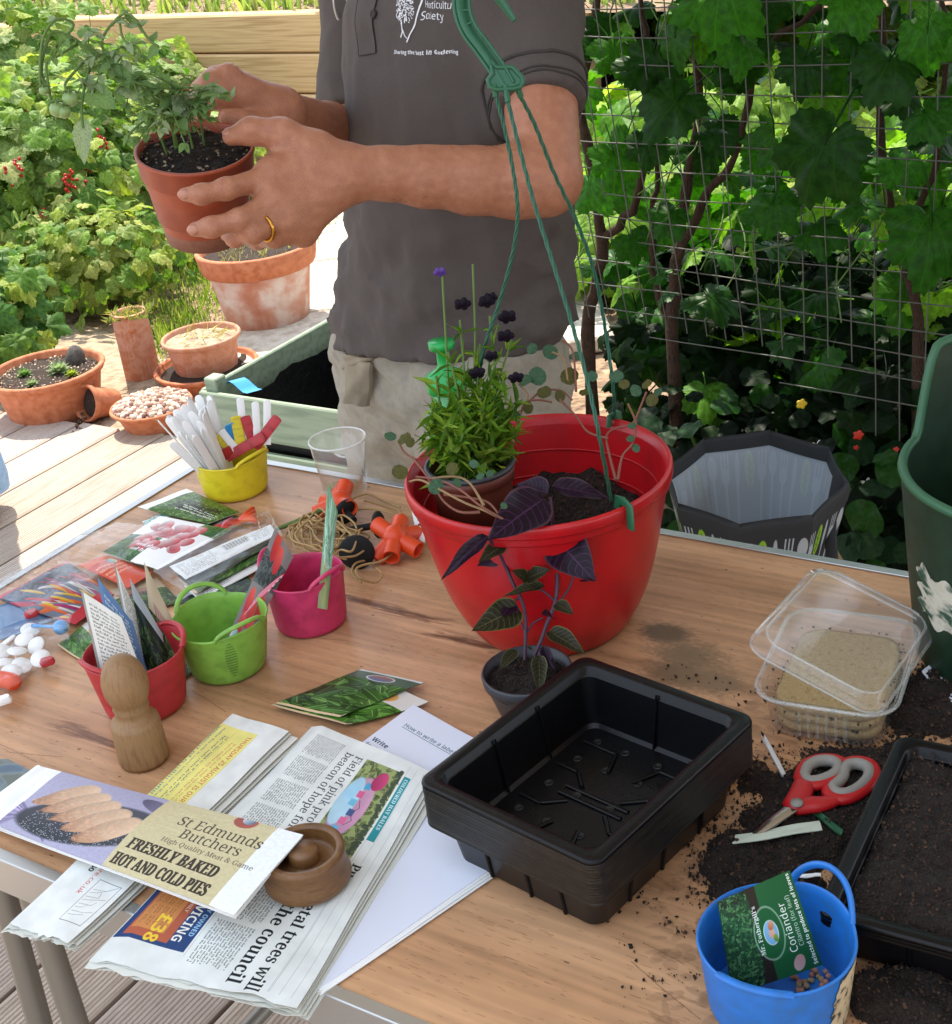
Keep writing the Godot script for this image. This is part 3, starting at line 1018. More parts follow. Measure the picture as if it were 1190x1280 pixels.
	K.sandy = mat("ffffff", 0.9, ntex(72, 0.05, ["94794e", "b39b6e", "a88f62", "b8a276"], 256, 5), 11.0, nnorm(73, 0.25, 5.0), 0.8)
	K.tomato = mat("7f9a5c", 0.3)
	K.canvas = leafy("e6e0d2", Color(0.14, 0.135, 0.125), 0.9); K.canvas.vertex_color_use_as_albedo = false
	K.timber = mat("ffffff", 0.8, ntex(74, 0.02, ["8a6a48", "a58258"], 256, 3), 3.0)
	K.berry = mat("b3141a", 0.25)
	K.stone = mat("ffffff", 0.9, ntex(75, 0.06, ["4a4440", "6a625c", "3a3532"], 128, 5), 14.0, nnorm(76, 0.2, 8.0), 1.5)
	K.pebble = mat("ffffff", 0.75); K.pebble.vertex_color_use_as_albedo = true
	K.crumb = mat("ffffff", 0.95); K.crumb.vertex_color_use_as_albedo = true
	K.petal_dark = leafy("150d1a", "20102a", 0.6); K.petal_dark.vertex_color_use_as_albedo = false
	K.petal_red = mat("c0301c", 0.5)
	K.petal_white = mat("d8d8d0", 0.6)
	K.petal_yellow = mat("d8b82a", 0.5)
	K.petal_purple = mat("4c2c80", 0.5)

	# leaf skin: veins and mottling shared by the lobed leaves
	var im := paper(256, 256, "ffffff")
	var n := FastNoiseLite.new(); n.seed = 5; n.frequency = 0.03
	for y in 256:
		for x in 256:
			var k := 0.86 + n.get_noise_2d(x, y) * 0.22 + n.get_noise_2d(x * 5, y * 5) * 0.1
			im.set_pixel(x, y, Color(k, k, k * 0.98))
	for a in [-1.25, -0.62, 0.0, 0.62, 1.25]:
		var tip := Vector2(128 + sin(a) * 118, 236 - 26 - cos(a) * 190)
		stroke(im, [Vector2(128, 226), tip], 1.7, Color(1, 1, 0.86))
		for k in range(1, 6):
			var q := Vector2(128, 226).lerp(tip, k / 6.0)
			for s in [-1, 1]: stroke(im, [q, q + (tip - Vector2(128, 226)).normalized().rotated(s * 0.7) * (34 - k * 3)], 0.9, Color(0.97, 1, 0.84))
	TX.vein = ImageTexture.create_from_image(im)
	im = paper(128, 256, "ffffff")
	for y in 256:
		for x in 128:
			var k := 0.88 + n.get_noise_2d(x * 2, y * 2) * 0.2
			im.set_pixel(x, y, Color(k, k, k))
	stroke(im, [Vector2(64, 0), Vector2(64, 255)], 2, Color(1, 1, 0.9))
	for k in 9:
		for s in [-1, 1]: stroke(im, [Vector2(64, 245 - k * 25), Vector2(64 + s * 30, 226 - k * 25), Vector2(64 + s * 56, 196 - k * 25)], 1.2, Color(1, 1, 0.88))
	TX.vein_long = ImageTexture.create_from_image(im)
	im = paper(128, 256, "ffffff")
	for y in 256:
		for x in 128:
			var k := 0.5 + n.get_noise_2d(x * 3, y * 3) * 0.16
			im.set_pixel(x, y, Color(k, k, k))
	stroke(im, [Vector2(64, 0), Vector2(64, 255)], 2.4, Color(0.95, 0.9, 1))
	for k in 8:
		for s in [-1, 1]: stroke(im, [Vector2(64, 245 - k * 29), Vector2(64 + s * 30, 224 - k * 29), Vector2(64 + s * 58, 190 - k * 29)], 1.6, Color(0.85, 0.8, 0.9))
	for y in 256:
		for s in [0, 122]: im.fill_rect(Rect2i(s, y, 6, 1), Color(1, 1, 0.85))
	TX.vein_dark = ImageTexture.create_from_image(im)
	K.vine = []
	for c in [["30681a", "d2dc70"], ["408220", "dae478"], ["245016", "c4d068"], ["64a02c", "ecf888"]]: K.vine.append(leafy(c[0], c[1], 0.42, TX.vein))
	K.vine_any = leafy("ffffff", "f0ff90", 0.5, TX.vein)
	K.leaf = []
	for c in [["7ea446", "f0ff90"], ["9abc54", "f4ff98"], ["688f3e", "e8ff88"], ["b4c658", "f8ffa0"]]: K.leaf.append(leafy(c[0], c[1], 0.5, TX.vein))
	K.leaf_any = leafy("ffffff", "f0ffa0", 0.5, TX.vein)
	K.long_any = leafy("ffffff", "f0ffa0", 0.5, TX.vein_long)
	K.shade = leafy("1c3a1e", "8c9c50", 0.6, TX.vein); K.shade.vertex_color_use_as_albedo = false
	K.basil = leafy("452c42", "603050", 0.28, TX.vein_dark); K.basil.vertex_color_use_as_albedo = false
	K.basil_green = leafy("5c5c3e", "8a9a40", 0.34, TX.vein_dark); K.basil_green.vertex_color_use_as_albedo = false
	K.nast = leafy("4a6a52", "6a8a5a", 0.5, TX.vein); K.nast.vertex_color_use_as_albedo = false
	K.nast_old = leafy("5c5a30", "8a8a2a", 0.5, TX.vein); K.nast_old.vertex_color_use_as_albedo = false
	K.tom_leaf = leafy("86a86a", "e8f4b0", 0.55, TX.vein_long); K.tom_leaf.vertex_color_use_as_albedo = false
	K.tom_leaf2 = leafy("a8bc94", "e8f0c0", 0.55, TX.vein_long); K.tom_leaf2.vertex_color_use_as_albedo = false
	for m in K.vine + K.leaf: m.vertex_color_use_as_albedo = false

	# leaf shapes, one unit long from the stalk at the origin along +y, face towards +z
	LF.vine = []
	for i in 3: LF.vine.append(lobed(5, 0.09, 0.3 + 0.1 * i, 1 + i))
	LF.currant = []
	for i in 2: LF.currant.append(lobed(3, 0.1, 0.25, 7 + i))
	LF.long = blade(0.42, 7, 0.18, 0.0)
	LF.wide = blade(0.62, 11, 0.22, 0.0)
	LF.saw = blade(0.52, 7, 0.2, 0.16)
	LF.thin = blade(0.2, 4, 0.15, 0.0)
	LF.round = lobed(0, 0.03, 0.12, 3)
	var b := Mb.new()
	b.flat()
	for q in [[0, 1, 3], [1, 2, 3], [2, 0, 3], [0, 1, 4], [1, 2, 4], [2, 0, 4]]:
		var pt := [Vector3(1, 0.1, 0.1), Vector3(-0.3, 0.05, 0.95), Vector3(-0.75, -0.1, -0.6), Vector3(0.1, 0.75, 0.15), Vector3(-0.1, -0.7, 0.1)]
		b.facing(Vector3.ZERO, PackedVector3Array([pt[q[0]], pt[q[1]], pt[q[2]]]))
	LF.crumb = b.mesh()
	b = Mb.new()
	b.ball(Vector3.ZERO, Vector3.ONE, Basis(), 8, 6)
	LF.bead = b.mesh()

func lobed(kind: int, tooth: float, cup: float, sd: int) -> ArrayMesh:
	# outline as radius against the angle from the tip: 5 grape, 3 currant, 0 round
	var b := Mb.new()
	var key: Array = {5: [1.0, 0.74, 0.95, 0.7, 0.84, 0.66, 0.6, 0.1], 3: [1.0, 0.74, 0.9, 0.66, 0.72, 0.68, 0.56, 0.2], 0: [0.8, 0.79, 0.81, 0.8, 0.79, 0.81, 0.8, 0.74]}[kind]
	var ang := [0.0, 30.0, 57.0, 88.0, 116.0, 146.0, 170.0, 180.0]
	var n := 56 if kind else 22
	var c := Vector3(0, 0.3 if kind else 0.0, 0)
	var rim := PackedVector3Array()
	var mid := PackedVector3Array()
	for i in n:
		var a := TAU * i / n
		var e := rad_to_deg(absf(wrapf(a, -PI, PI)))
		var k := 0
		while k < 6 and e > ang[k + 1]: k += 1
		var f := smoothstep(0.0, 1.0, (e - ang[k]) / (ang[k + 1] - ang[k]))
		var r := lerpf(key[k], key[k + 1], f) * 0.62
		r *= 1.0 + 0.07 * sin(a * 2 + sd * 1.7) + tooth * (0.5 if i % 2 else -0.5)
		var p := c + Vector3(sin(a), cos(a), 0) * r
		var q := p - c
		p.z = -cup * q.length_squared() * (1.3 + 0.9 * sin(a * 2 + sd)) + 0.05 * sin(a * 5 + sd) - 0.12 * maxf(0.0, q.y) * q.y
		rim.append(p)
		var m: Vector3 = c.lerp(p, 0.55)
		m.z = p.z * 0.28 + (0.025 if kind and fmod(e + 14, 58.0) < 28 else -0.02)
		mid.append(m)
	var uv := func(p: Vector3) -> Vector2: return Vector2(clampf(0.5 + p.x * 0.78, 0, 1), clampf(0.88 - (p.y - c.y) * 0.85 - 0.25, 0, 1))
	for i in n:
		var k := (i + 1) % n
		b.tri(c, mid[k], mid[i], uv.call(c), uv.call(mid[k]), uv.call(mid[i]))
		b.tri(mid[i], mid[k], rim[k], uv.call(mid[i]), uv.call(mid[k]), uv.call(rim[k]))
		b.tri(mid[i], rim[k], rim[i], uv.call(mid[i]), uv.call(rim[k]), uv.call(rim[i]))
	b.tube(PackedVector3Array([c * 0.9, Vector3(0, -0.1, -0.05), Vector3(0.03, -0.5, -0.22)]), 0.016, 4, false)
	return b.mesh()

func blade(w: float, n: int, cup: float, teeth: float) -> ArrayMesh:
	var b := Mb.new()
	b.grid(func(u: float, v: float) -> Vector3:
		var s := absf(u * 2 - 1)
		var prof := pow(sin(PI * pow(v, 0.8)), 0.95) * (1.12 - 0.25 * v) if v > 0 and v < 1 else 0.0
		var tw := 1.0 + (teeth if int(round(v * n * 2)) % 2 else 0.0)
		return Vector3((u * 2 - 1) * w * 0.5 * prof * (tw if s > 0.9 else 1.0), v - s * 0.05 * prof, s * s * cup * 0.45 * prof - v * v * cup * 0.9 + 0.02 * sin(v * 14) * s)
	, 4, n * (2 if teeth > 0 else 1))
	return b.mesh()


func _ready() -> void:
	rng.seed = 20
	var cam := Camera3D.new()
	cam.name = "camera"
	cam.position = CP
	cam.rotation_degrees = Vector3(-26.43, 0, -7.14)
	cam.fov = 39.41
	cam.near = 0.05
	cam.far = 200.0
	add_child(cam)
	CB = cam.basis
	var env := Environment.new()
	env.background_mode = Environment.BG_SKY
	var sm := ProceduralSkyMaterial.new()
	sm.sky_top_color = Color(0.76, 0.815, 0.89)
	sm.sky_horizon_color = Color(0.9, 0.92, 0.95)
	sm.sky_curve = 0.2
	sm.ground_bottom_color = Color(0.3, 0.28, 0.24)
	sm.ground_horizon_color = Color(0.6, 0.62, 0.6)
	sm.sky_energy_multiplier = 1.15
	env.sky = Sky.new()
	env.sky.sky_material = sm
	env.tonemap_mode = Environment.TONE_MAPPER_LINEAR
	env.tonemap_exposure = 2.12
	env.sdfgi_enabled = true
	env.ssao_enabled = true
	env.ssil_enabled = true
	var we := WorldEnvironment.new()
	we.name = "world"
	we.environment = env
	add_child(we)
	var sun := DirectionalLight3D.new()
	sun.name = "sun"
	sun.light_color = Color(1.0, 0.965, 0.9)
	sun.light_energy = 1.5
	sun.light_angular_distance = 0.8
	sun.shadow_enabled = true
	add_child(sun)
	sun.look_at_from_position(Vector3.ZERO, Vector3(0.12, -0.84, 0.52))
	mats()
	make_prints()
	build_setting()
	build_garden()
	build_fence()
	build_person()
	build_table()
	build_basket()
	build_bench_things()
	build_left_pile()
	build_right_things()


func build_setting() -> void:
	var b := Mb.new()
	var gn := FastNoiseLite.new(); gn.seed = 2; gn.frequency = 0.5
	b.grid(func(u: float, v: float) -> Vector3:
		var x := signf(u - 0.5) * pow(absf(u * 2 - 1), 2.2) * 60.0
		var z := 8.0 - v * v * 90.0
		return Vector3(x, -0.045 + gn.get_noise_2d(x * 2, z * 2) * 0.02, z), 90, 110)
	setting("ground", b, K.ground, "bare sandy garden soil")
	# deck boards, grooved along their length
	var deck := Node3D.new()
	deck.name = "deck"
	add_child(deck)
	tag(deck, "grooved grey timber decking", "", "", "structure")
	var boards := []
	for k in 3:
		b = Mb.new()
		var w := 0.151
		var L := 3.6 + 0.02 * k
		var prof := [Vector2(-w / 2, -0.026), Vector2(-w / 2, -0.003)]
		for i in 17:
			var x := -w / 2 + 0.005 + i * (w - 0.01) / 17.0
			var s := (w - 0.01) / 17.0
			prof.append_array([Vector2(x, 0), Vector2(x + s * 0.55, 0), Vector2(x + s * 0.72, -0.0016), Vector2(x + s * 0.86, -0.0016)])
		prof.append_array([Vector2(w / 2 - 0.004, 0), Vector2(w / 2, -0.003), Vector2(w / 2, -0.026)])
		b.flat()
		for i in prof.size() - 1:
			var p: Vector2 = prof[i]
			var q: Vector2 = prof[i + 1]
			b.quad(Vector3(p.x, p.y, L / 2), Vector3(q.x, q.y, L / 2), Vector3(q.x, q.y, -L / 2), Vector3(p.x, p.y, -L / 2))
		for z in [-1, 1]:
			b.facing(Vector3(0, -0.01, 0), PackedVector3Array([Vector3(-w / 2, -0.026, z * L / 2), Vector3(w / 2, -0.026, z * L / 2), Vector3(w / 2, 0, z * L / 2), Vector3(-w / 2, 0, z * L / 2)]))
		boards.append(b.mesh())
	for i in range(-16, 36):
		var u := -2.69 + 0.08 + 0.16 * i
		var c := tp(u, 2.56 - 1.8 + rnd(-0.012, 0.012), 0.0)
		part("plank", boards[i % 3 if i >= 0 else (-i) % 3], K.deck[rng.randi() % 3], deck, Transform3D(Basis(TU, Vector3.UP, -TV), c))
	b = Mb.new()
	for k in 9: b.box(tp(0, -0.9 + k * 0.42, -0.045), Vector3(9, 0.03, 0.05), Basis(TU, Vector3.UP, -TV))
	part("joist", b, K.timber, deck)
	b = Mb.new()
	b.grid(func(u: float, v: float) -> Vector3: return tp(-6.0 + u * 10, -1.2 + v * 3.75, -0.032), 4, 4)
	setting("under_deck_soil", b, K.soil, "dark soil under the decking")
	b = Mb.new()
	b.grid(func(u: float, v: float) -> Vector3:
		var p := tp(-4.4 + u * 4.0, 2.5 + v * (0.75 + 0.1 * sin(u * 17)), 0)
		return Vector3(p.x, -0.018 - 0.03 * pow(absf(v * 2 - 1), 6) + gn.get_noise_2d(p.x * 20, p.z * 20) * 0.006, p.z), 50, 14)
	setting("sand_strip", b, K.sand, "pale sandy strip between deck and pots")
	# a path of pale paving slabs, from behind the whitewashed pot to the raised bed
	var path := Node3D.new()
	path.name = "path"
	add_child(path)
	tag(path, "path of pale paving slabs", "", "", "structure")
	for i in 7:
		for j in 2:
			b = Mb.new()
			b.box(Vector3.ZERO, Vector3(0.59, 0.05, 0.59), Basis(), 0.008)
			var p := Vector3(-0.42 + j * 0.605, -0.012 + rnd(-0.003, 0.003), -4.35 - i * 0.605)
			part("slab", b, K.slab, path, Transform3D(Basis(Vector3.UP, rnd(-0.015, 0.015)), p))
	b = Mb.new()
	b.grid(func(u: float, v: float) -> Vector3:
		var x := -0.6 + u * 9.0
		var z := -5.4 - v * 4.2
		return Vector3(x, -0.005 + gn.get_noise_2d(x * 9, z * 9) * 0.015, z), 40, 30)
	setting("gravel_path", b, K.slab, "sunlit gravel beyond the wire fence")
	# awning over the table, out of the picture: canvas on a timber frame
	var aw := thing("awning", "cream canvas awning on a timber frame over the table", "awning", tp(0.3, 0.5, 0))
	for q in [[-2.9, 4.5, 0.72, 2.7], [0.75, 4.5, -2.2, 0.7]]:
		b = Mb.new(aw.position)
		b.grid(func(u: float, v: float) -> Vector3: return tp(lerpf(q[0], q[1], u), lerpf(q[2], q[3], v), 2.52 - 0.1 * sin(u * PI) * sin(v * PI)), 12, 12)
		part("canvas", b, K.canvas, aw)
	for q in [[-2.88, 0.72, -2.88, 2.68], [4.46, -2.2, 4.46, 2.68], [-2.88, 2.68, 4.46, 2.68], [0.76, -2.18, 4.46, -2.18], [-2.88, 0.71, 4.46, 0.71], [0.76, -2.2, 0.76, 0.7], [-2.88, 1.02, 4.46, 1.02]]:
		b = Mb.new(aw.position)
		b.tube(PackedVector3Array([tp(q[0], q[1], 2.56), tp(q[2], q[3], 2.56)]), 0.022, 8)
		part("beam", b, K.timber, aw)
	for q in [[4.46, -2.18], [4.46, 2.68], [-2.88, 0.72], [0.76, -2.18]]:
		b = Mb.new(aw.position)
		b.box(tp(q[0], q[1], 1.27), Vector3(0.05, 2.54, 0.05))
		part("post", b, K.timber, aw)


const PLACE := ["leftmost", "second from the left", "third from the left", "fourth from the left", "fifth from the left", "sixth from the left", "seventh from the left", "eighth from the left", "ninth from the left"]

func bush(called: String, label: String, cat: String, at: Vector3, r: Vector3, leaf: Mesh, mset: Array, size: float, parts: int, rest: int, cols: Array, group := "", seedy := 1, any: Material = null) -> Node3D:
	var t := thing(called, label, cat, at, group)
	var n := FastNoiseLite.new(); n.seed = seedy; n.frequency = 1.2 / maxf(0.2, r.x)
	# stems
	for k in 7:
		var a := rnd(0, TAU)
		var top := Vector3(cos(a) * r.x * rnd(0.2, 0.7), r.y * rnd(0.7, 1.3), sin(a) * r.z * rnd(0.2, 0.7))
		var b := Mb.new()
		b.tube(smooth_path([Vector3(cos(a) * 0.03, -0.06, sin(a) * 0.03), top * 0.5 + rv(0.05) * r.x, top], 6), [0.009, 0.008, 0.007, 0.006, 0.005, 0.004, 0.003], 5)
		part("stem", b, K.stem_dry if k % 2 else K.stem, t)
	var xs := []
	var cs := []
	var lit: Array = cols.map(func(h): return Color(h).srgb_to_linear())
	var made := 0
	var tries := 0
	while made < parts + rest and tries < (parts + rest) * 12:
		tries += 1
		var d := rv().normalized()
		var q := pow(rng.randf(), 0.4) * (1.0 + n.get_noise_3dv(d * r.x * 1.2) * 0.55)
		var p := Vector3(d.x * r.x, r.y * 0.95 + d.y * r.y, d.z * r.z) * Vector3(q, 1, q)
		p.y = r.y * 0.95 + d.y * q * r.y
		if p.y < 0.03: continue
		if n.get_noise_3dv(p * 2.2) < -0.22: continue
		var nr := (d * 0.7 + Vector3(0, 0.8, 0.35) + rv(0.7)).normalized()
		var dn := (Vector3(d.x, -0.35, d.z) + rv(0.7)).normalized()
		var x := dn.cross(nr).normalized()
		var bs := Basis(x, nr.cross(x).normalized(), nr).scaled(Vector3.ONE * size * rnd(0.6, 1.25))
		var xf := Transform3D(bs, p)
		# the leaves that face the camera most openly are parts, the rest one mass
		if parts > 0 and made < parts * 3 and (CP - at).normalized().dot(d) > 0.1 and q > 0.75 and t.get_meta("n", 0) < parts:
			part("leaf", leaf, mset[rng.randi() % mset.size()], t, xf)
			t.set_meta("n", t.get_meta("n", 0) + 1)
		else:
			xs.append(xf)
			cs.append(lit[rng.randi() % lit.size()] * rnd(0.75, 1.2))
		made += 1
	t.remove_meta("n")
	if xs: many("foliage", leaf, any if any else K.leaf_any, xs, cs, t)
	return t

func berries(t: Node3D, r: Vector3, n: int) -> void:
	for k in n:
		var d := ((CP - t.position).normalized() + rv(0.75)).normalized()
		var b := Mb.new()
		var at := Vector3(d.x * r.x, r.y * 0.95 + absf(d.y) * r.y * rnd(-0.7, 0.9), d.z * r.z) * 1.02
		for i in 9: b.ball(at + Vector3(rnd(-0.014, 0.014), -i * 0.008, rnd(-0.014, 0.014)), Vector3.ONE * 0.0068, Basis(), 7, 5)
		part("berry_cluster", b, K.berry, t)

func pot(called: String, label: String, cat: String, base: Vector3, rb: float, rr: float, H: float, rimh: float, m: Material, group := "", soilm: Material = null, soil_at := 0.8, wob := 0.0, rim_out := 0.012, rim_m: Material = null) -> Node3D:
	var t := thing(called, label, cat, base, group)
	var b := Mb.new()
	var th := rr * 0.09
	var ry := H - rimh
	var rn := lerpf(rb, rr - rim_out, ry / H)
	b.lathe([PackedVector2Array([Vector2(0, 0.004), Vector2(rb * 0.95, 0), Vector2(rb, 0.006), Vector2(rn, ry)])], 40, Transform3D(), wob)
	part("pot_body", b, m, t)
	b = Mb.new()
	b.lathe([PackedVector2Array([Vector2(rn, ry), Vector2(rn + rim_out * 0.75, ry + 0.002), Vector2(rn + rim_out, ry + 0.008), Vector2(rr, H - 0.006), Vector2(rr - th * 0.25, H), Vector2(rr - th * 0.8, H), Vector2(rr - th, H - 0.006), Vector2(lerpf(rb, rr, 0.6) - th, H * 0.55), Vector2(rb - th, 0.02), Vector2(0, 0.018)])], 40, Transform3D(), wob)
	part("pot_rim", b, rim_m if rim_m else m, t)
	if soilm:
		b = Mb.new()
		var rs := lerpf(rb, rr, soil_at) - th * 0.8
		var nz := FastNoiseLite.new(); nz.frequency = 22; nz.seed = int(rr * 9999)
		b.grid(func(u: float, v: float) -> Vector3:
			var rad := rs * v
			var q := Vector3(cos(TAU * u) * rad, H * soil_at + 0.012 * (1 - v * v), -sin(TAU * u) * rad)
			q.y += nz.get_noise_2d(q.x * 1.0, q.z * 1.0) * 0.008
			return q, 28, 8)
		part("soil", b, soilm, t)
	return t

func scatter(called: String, t: Node, m: Mesh, mt: Material, n: int, f: Callable, cols: Array) -> void:
	var xs := []
	var cs := []
	for i in n:
		var x: Variant = f.call(i)
		if x == null: continue
		xs.append(x)
		cs.append(Color(cols[rng.randi() % cols.size()]).srgb_to_linear() * rnd(0.7, 1.2))
	many(called, m, mt, xs, cs, t)

func build_garden() -> void:
	var G := -0.03
	# timber wall of the raised bed: four courses of sleepers, ends butted at the corner
	var h := 0.74
	var A := on(20, 16, h); A.y = 0
	var Bp := on(385, 5, h); Bp.y = 0
	var dir := (Bp - A).normalized()
	var back := Vector3(dir.z, 0, -dir.x)
	if back.z > 0: back = -back
	var wall := thing("timber_wall", "pale timber wall of stacked sleepers holding up the raised bed", "wall", Bp)
	var bs := Basis(dir, Vector3.UP, dir.cross(Vector3.UP))
	for k in 4:
		var x := -0.02 * k + rnd(-0.04, 0.04)
		for j in 3:
			var L := [2.0, 2.4, 2.3][j] as float
			var b := Mb.new()
			var hh := 0.183
			b.box(Vector3.ZERO, Vector3(L - 0.012, hh - 0.006, 0.11), Basis(), 0.008)
			var c := Bp + dir * (-x - L / 2) + Vector3(0, hh * (k + 0.5) - 0.03 - (0.03 if j == 1 else 0.0) * (k * 0.3), 0) + back * (0.02 * k + rnd(0, 0.012))
			part("sleeper", b, K.sleeper, wall, Transform3D(bs, c - Bp))
			x += L
		for j in 1:
			var b := Mb.new()
			b.box(Vector3.ZERO, Vector3(1.3, 0.176, 0.11), Basis(), 0.008)
			var c := Bp + dir * (0.7 + rnd(0, 0.05)) + Vector3(0, 0.183 * (k + 0.5) - 0.06, 0) + back * (0.16 + 0.02 * k)
			part("sleeper", b, K.sleeper, wall, Transform3D(bs, c - Bp))
	var bn := FastNoiseLite.new(); bn.seed = 5; bn.frequency = 0.6
	var bm := Mb.new()
	bm.grid(func(u: float, v: float) -> Vector3:
		var p := Bp + dir * (-30.0 + u * 60.0) + back * (0.08 + v * v * 30.0)
		return Vector3(p.x, 0.66 + bn.get_noise_2d(p.x, p.z) * 0.12 * minf(1.0, v * 8) + v * 0.6, p.z), 80, 40)
	setting("bank_terrain", bm, K.ground, "planted bank held up by the timber wall")
	var tufts := Node3D.new()
	tufts.name = "bank_grass"
	add_child(tufts)
	tag(tufts, "rough grass on the bank above the timber wall", "grass", "", "stuff")
	scatter("blades", tufts, LF.thin, K.long_any, 5000, func(i):
		var p := Bp + dir * rnd(-6.5, 1.6) + back * (0.15 + 3.0 * pow(rng.randf(), 1.5))
		return Transform3D(Basis(Vector3.UP, rnd(0, TAU)) * Basis(Vector3.RIGHT, rnd(-0.7, 0.5)) * Basis.from_scale(Vector3(0.6, 1, 1) * rnd(0.06, 0.22)), p + Vector3(0, 0.64, 0)), ["9cb46a", "b4c47c", "86a058", "c8cc90"])
	# plants on top of the bank
	for i in 7:
		var p := Bp + dir * (-3.6 + i * 0.95 + rnd(-0.2, 0.2)) + back * (0.5 + rnd(0, 0.7)) + Vector3(0, 0.6, 0)
		bush("bank_shrub", "%s low leafy shrub on the bank above the timber wall" % PLACE[i], "shrub", p, Vector3(0.5, 0.2 + 0.08 * (i % 3), 0.4), LF.long if i % 2 else LF.currant[0], K.leaf, 0.09, 0, 420, ["8aa858", "a8bf68", "6f9148"], "shrubs above the timber wall", 40 + i, K.long_any if i % 2 else K.leaf_any)
	for i in 9:
		var p := Vector3(-9.0 + i * 2.4 + rnd(-0.6, 0.6), 0.7, -13.5 - rnd(0, 4))
		bush("far_shrub", "%s pale green shrub far behind the raised bed" % PLACE[i], "shrub", p, Vector3(1.7, 0.6, 1.2), LF.currant[1], K.leaf, 0.2, 0, 420, ["88a660", "9fb970", "6f9150"], "shrubs far behind the raised bed", 60 + i)
	# redcurrants and herbs left of the pots
	var cl := ["8fae5c", "aec47c", "789c54", "c4cc84", "a2bc78"]
	var spots := [[20, 235, 0.62, 0.55, "redcurrant bush with red berries at the left edge of the garden"], [120, 205, 0.6, 0.4, "redcurrant bush with red berries behind the held tomato plant"], [205, 240, 0.5, 0.27, "redcurrant bush below the timber wall, right of the other currants"], [60, 300, 0.55, 0.42, "redcurrant bush in front of the others, behind the succulent bowl"]]
	for i in 4:
		var s: Array = spots[i]
		var p := on(s[0], s[1] + 40, G)
		var r := Vector3(s[2], s[3], s[2] * 0.9)
		var t := bush("currant_bush", s[4], "bush", p, r, LF.currant[i % 2], K.leaf, 0.1, 230, 1000, cl, "redcurrant bushes left of the person", 11 + i)
		berries(t, r, 26)
	bush("herb_clump", "yellow green leafy clump beside the ridged clay pipe", "plant", on(130, 385, G), Vector3(0.34, 0.2, 0.3), LF.currant[1], K.leaf, 0.06, 160, 500, ["b8c468", "c8cc78", "9cb25c"], "", 31)
	bush("herb_clump", "feathery pale green clump behind the succulent bowl", "plant", on(50, 370, G), Vector3(0.5, 0.24, 0.35), LF.thin, K.leaf, 0.07, 60, 800, ["a3b858", "bccb70", "86a450"], "", 32, K.long_any)
	bush("geranium_plant", "broad leaved green plant spilling over the left side of the succulent bowl", "plant", on(-14, 480, G), Vector3(0.24, 0.22, 0.24), LF.vine[0], K.leaf, 0.1, 90, 160, ["7fa458", "93b060", "5f8c48"], "", 33)
	bush("leafy_seedling", "young leafy plant growing on the bare soil left of the whitewashed pot", "plant", on(236, 330, G), Vector3(0.16, 0.12, 0.16), LF.wide, K.leaf, 0.1, 24, 20, ["93b858", "a8c868"], "", 34, K.long_any)
	# broad-leaved seedlings in front of the timber wall
	for s in [[368, 205, 0.36, "pale green sunflower seedling between the sleeves and the timber wall"], [268, 205, 0.42, "tall sunflower seedling behind the far hand"], [330, 200, 0.2, "small sunflower seedling beside the forearm"]]:
		var p := on(s[0], s[1], G)
		var t := thing("sunflower_seedling", s[3], "seedling", p, "sunflower seedlings before the timber wall")
		var b := Mb.new()
		var hh: float = s[2]
		b.tube(PackedVector3Array([Vector3(0, -0.05, 0), Vector3(0.01, hh * 0.5, 0), Vector3(-0.005, hh, 0)]), [0.009, 0.007, 0.005], 6)
		part("stem", b, K.stem, t)
		for k in 9:
			var a := k * 2.4
			var yy := hh * (0.35 + 0.65 * k / 8.0)
			var o := Vector3(cos(a), 0.35, sin(a)).normalized()
			var nr := Vector3(-cos(a) * 0.5, 1, -sin(a) * 0.5).normalized()
			var x := o.cross(nr).normalized()
			part("leaf", LF.wide, [K.leaf[1], K.leaf[3]][k % 2], t, Transform3D(Basis(x, o, nr).scaled(Vector3.ONE * (0.2 - 0.012 * k)), Vector3(0, yy, 0)))
	# grass
	var grass_f := func(i: int) -> Variant:
		var c := on([290, 400, 225, 410, 250, 215, 300][i % 7] + rng.randfn() * 24, [372, 300, 395, 265, 345, 425, 330][i % 7] + rng.randfn() * 15, G)
		return Transform3D(Basis(Vector3.UP, rnd(0, TAU)) * Basis(Vector3.RIGHT, rnd(-0.6, 0.3)) * Basis.from_scale(Vector3(0.45, 1, 1) * rnd(0.025, 0.07)), c)
	var gh := Node3D.new()
	gh.name = "grass"
	add_child(gh)
	tag(gh, "tufts of short grass on the bare soil around the pots", "grass", "", "stuff")
	scatter("blades", gh, LF.thin, K.long_any, 2200, grass_f, ["8fae50", "a8bf60", "c2c878", "6f9440"])
	# pots
	var base := on(338, 408, -0.02)
	var hgt := lift(base, 322, 297)
	var t := pot("whitewashed_pot", "large terracotta pot with whitewashed blotches standing on the slabs", "plant pot", base, wide(50, base), wide(75, base), hgt, 0.075, K.clay_white, "", K.soil, 0.9, 0.0, 0.02, K.clay)
	scatter("dry_grass", t, LF.thin, K.long_any, 160, func(i): return Transform3D((turned(rv(0.9) + Vector3.UP * 0.6, rnd(0, 6)) * Basis.from_scale(Vector3(0.35, 1, 0.6) * rnd(0.02, 0.05))), Vector3(rnd(-1, 1) * 0.12, hgt * 0.91, rnd(-1, 1) * 0.12)), ["d8cc98", "c8b878"])
	base = on(72, 520, G)
	hgt = lift(base, 64, 446)
	t = pot("succulent_bowl", "wide terracotta bowl of succulents with a dark stone in it", "plant pot", base, wide(54, base), wide(73, base), hgt, 0.022, K.clay, "", K.soil, 0.86, 0.004, 0.012)
	var rr := wide(73, base)
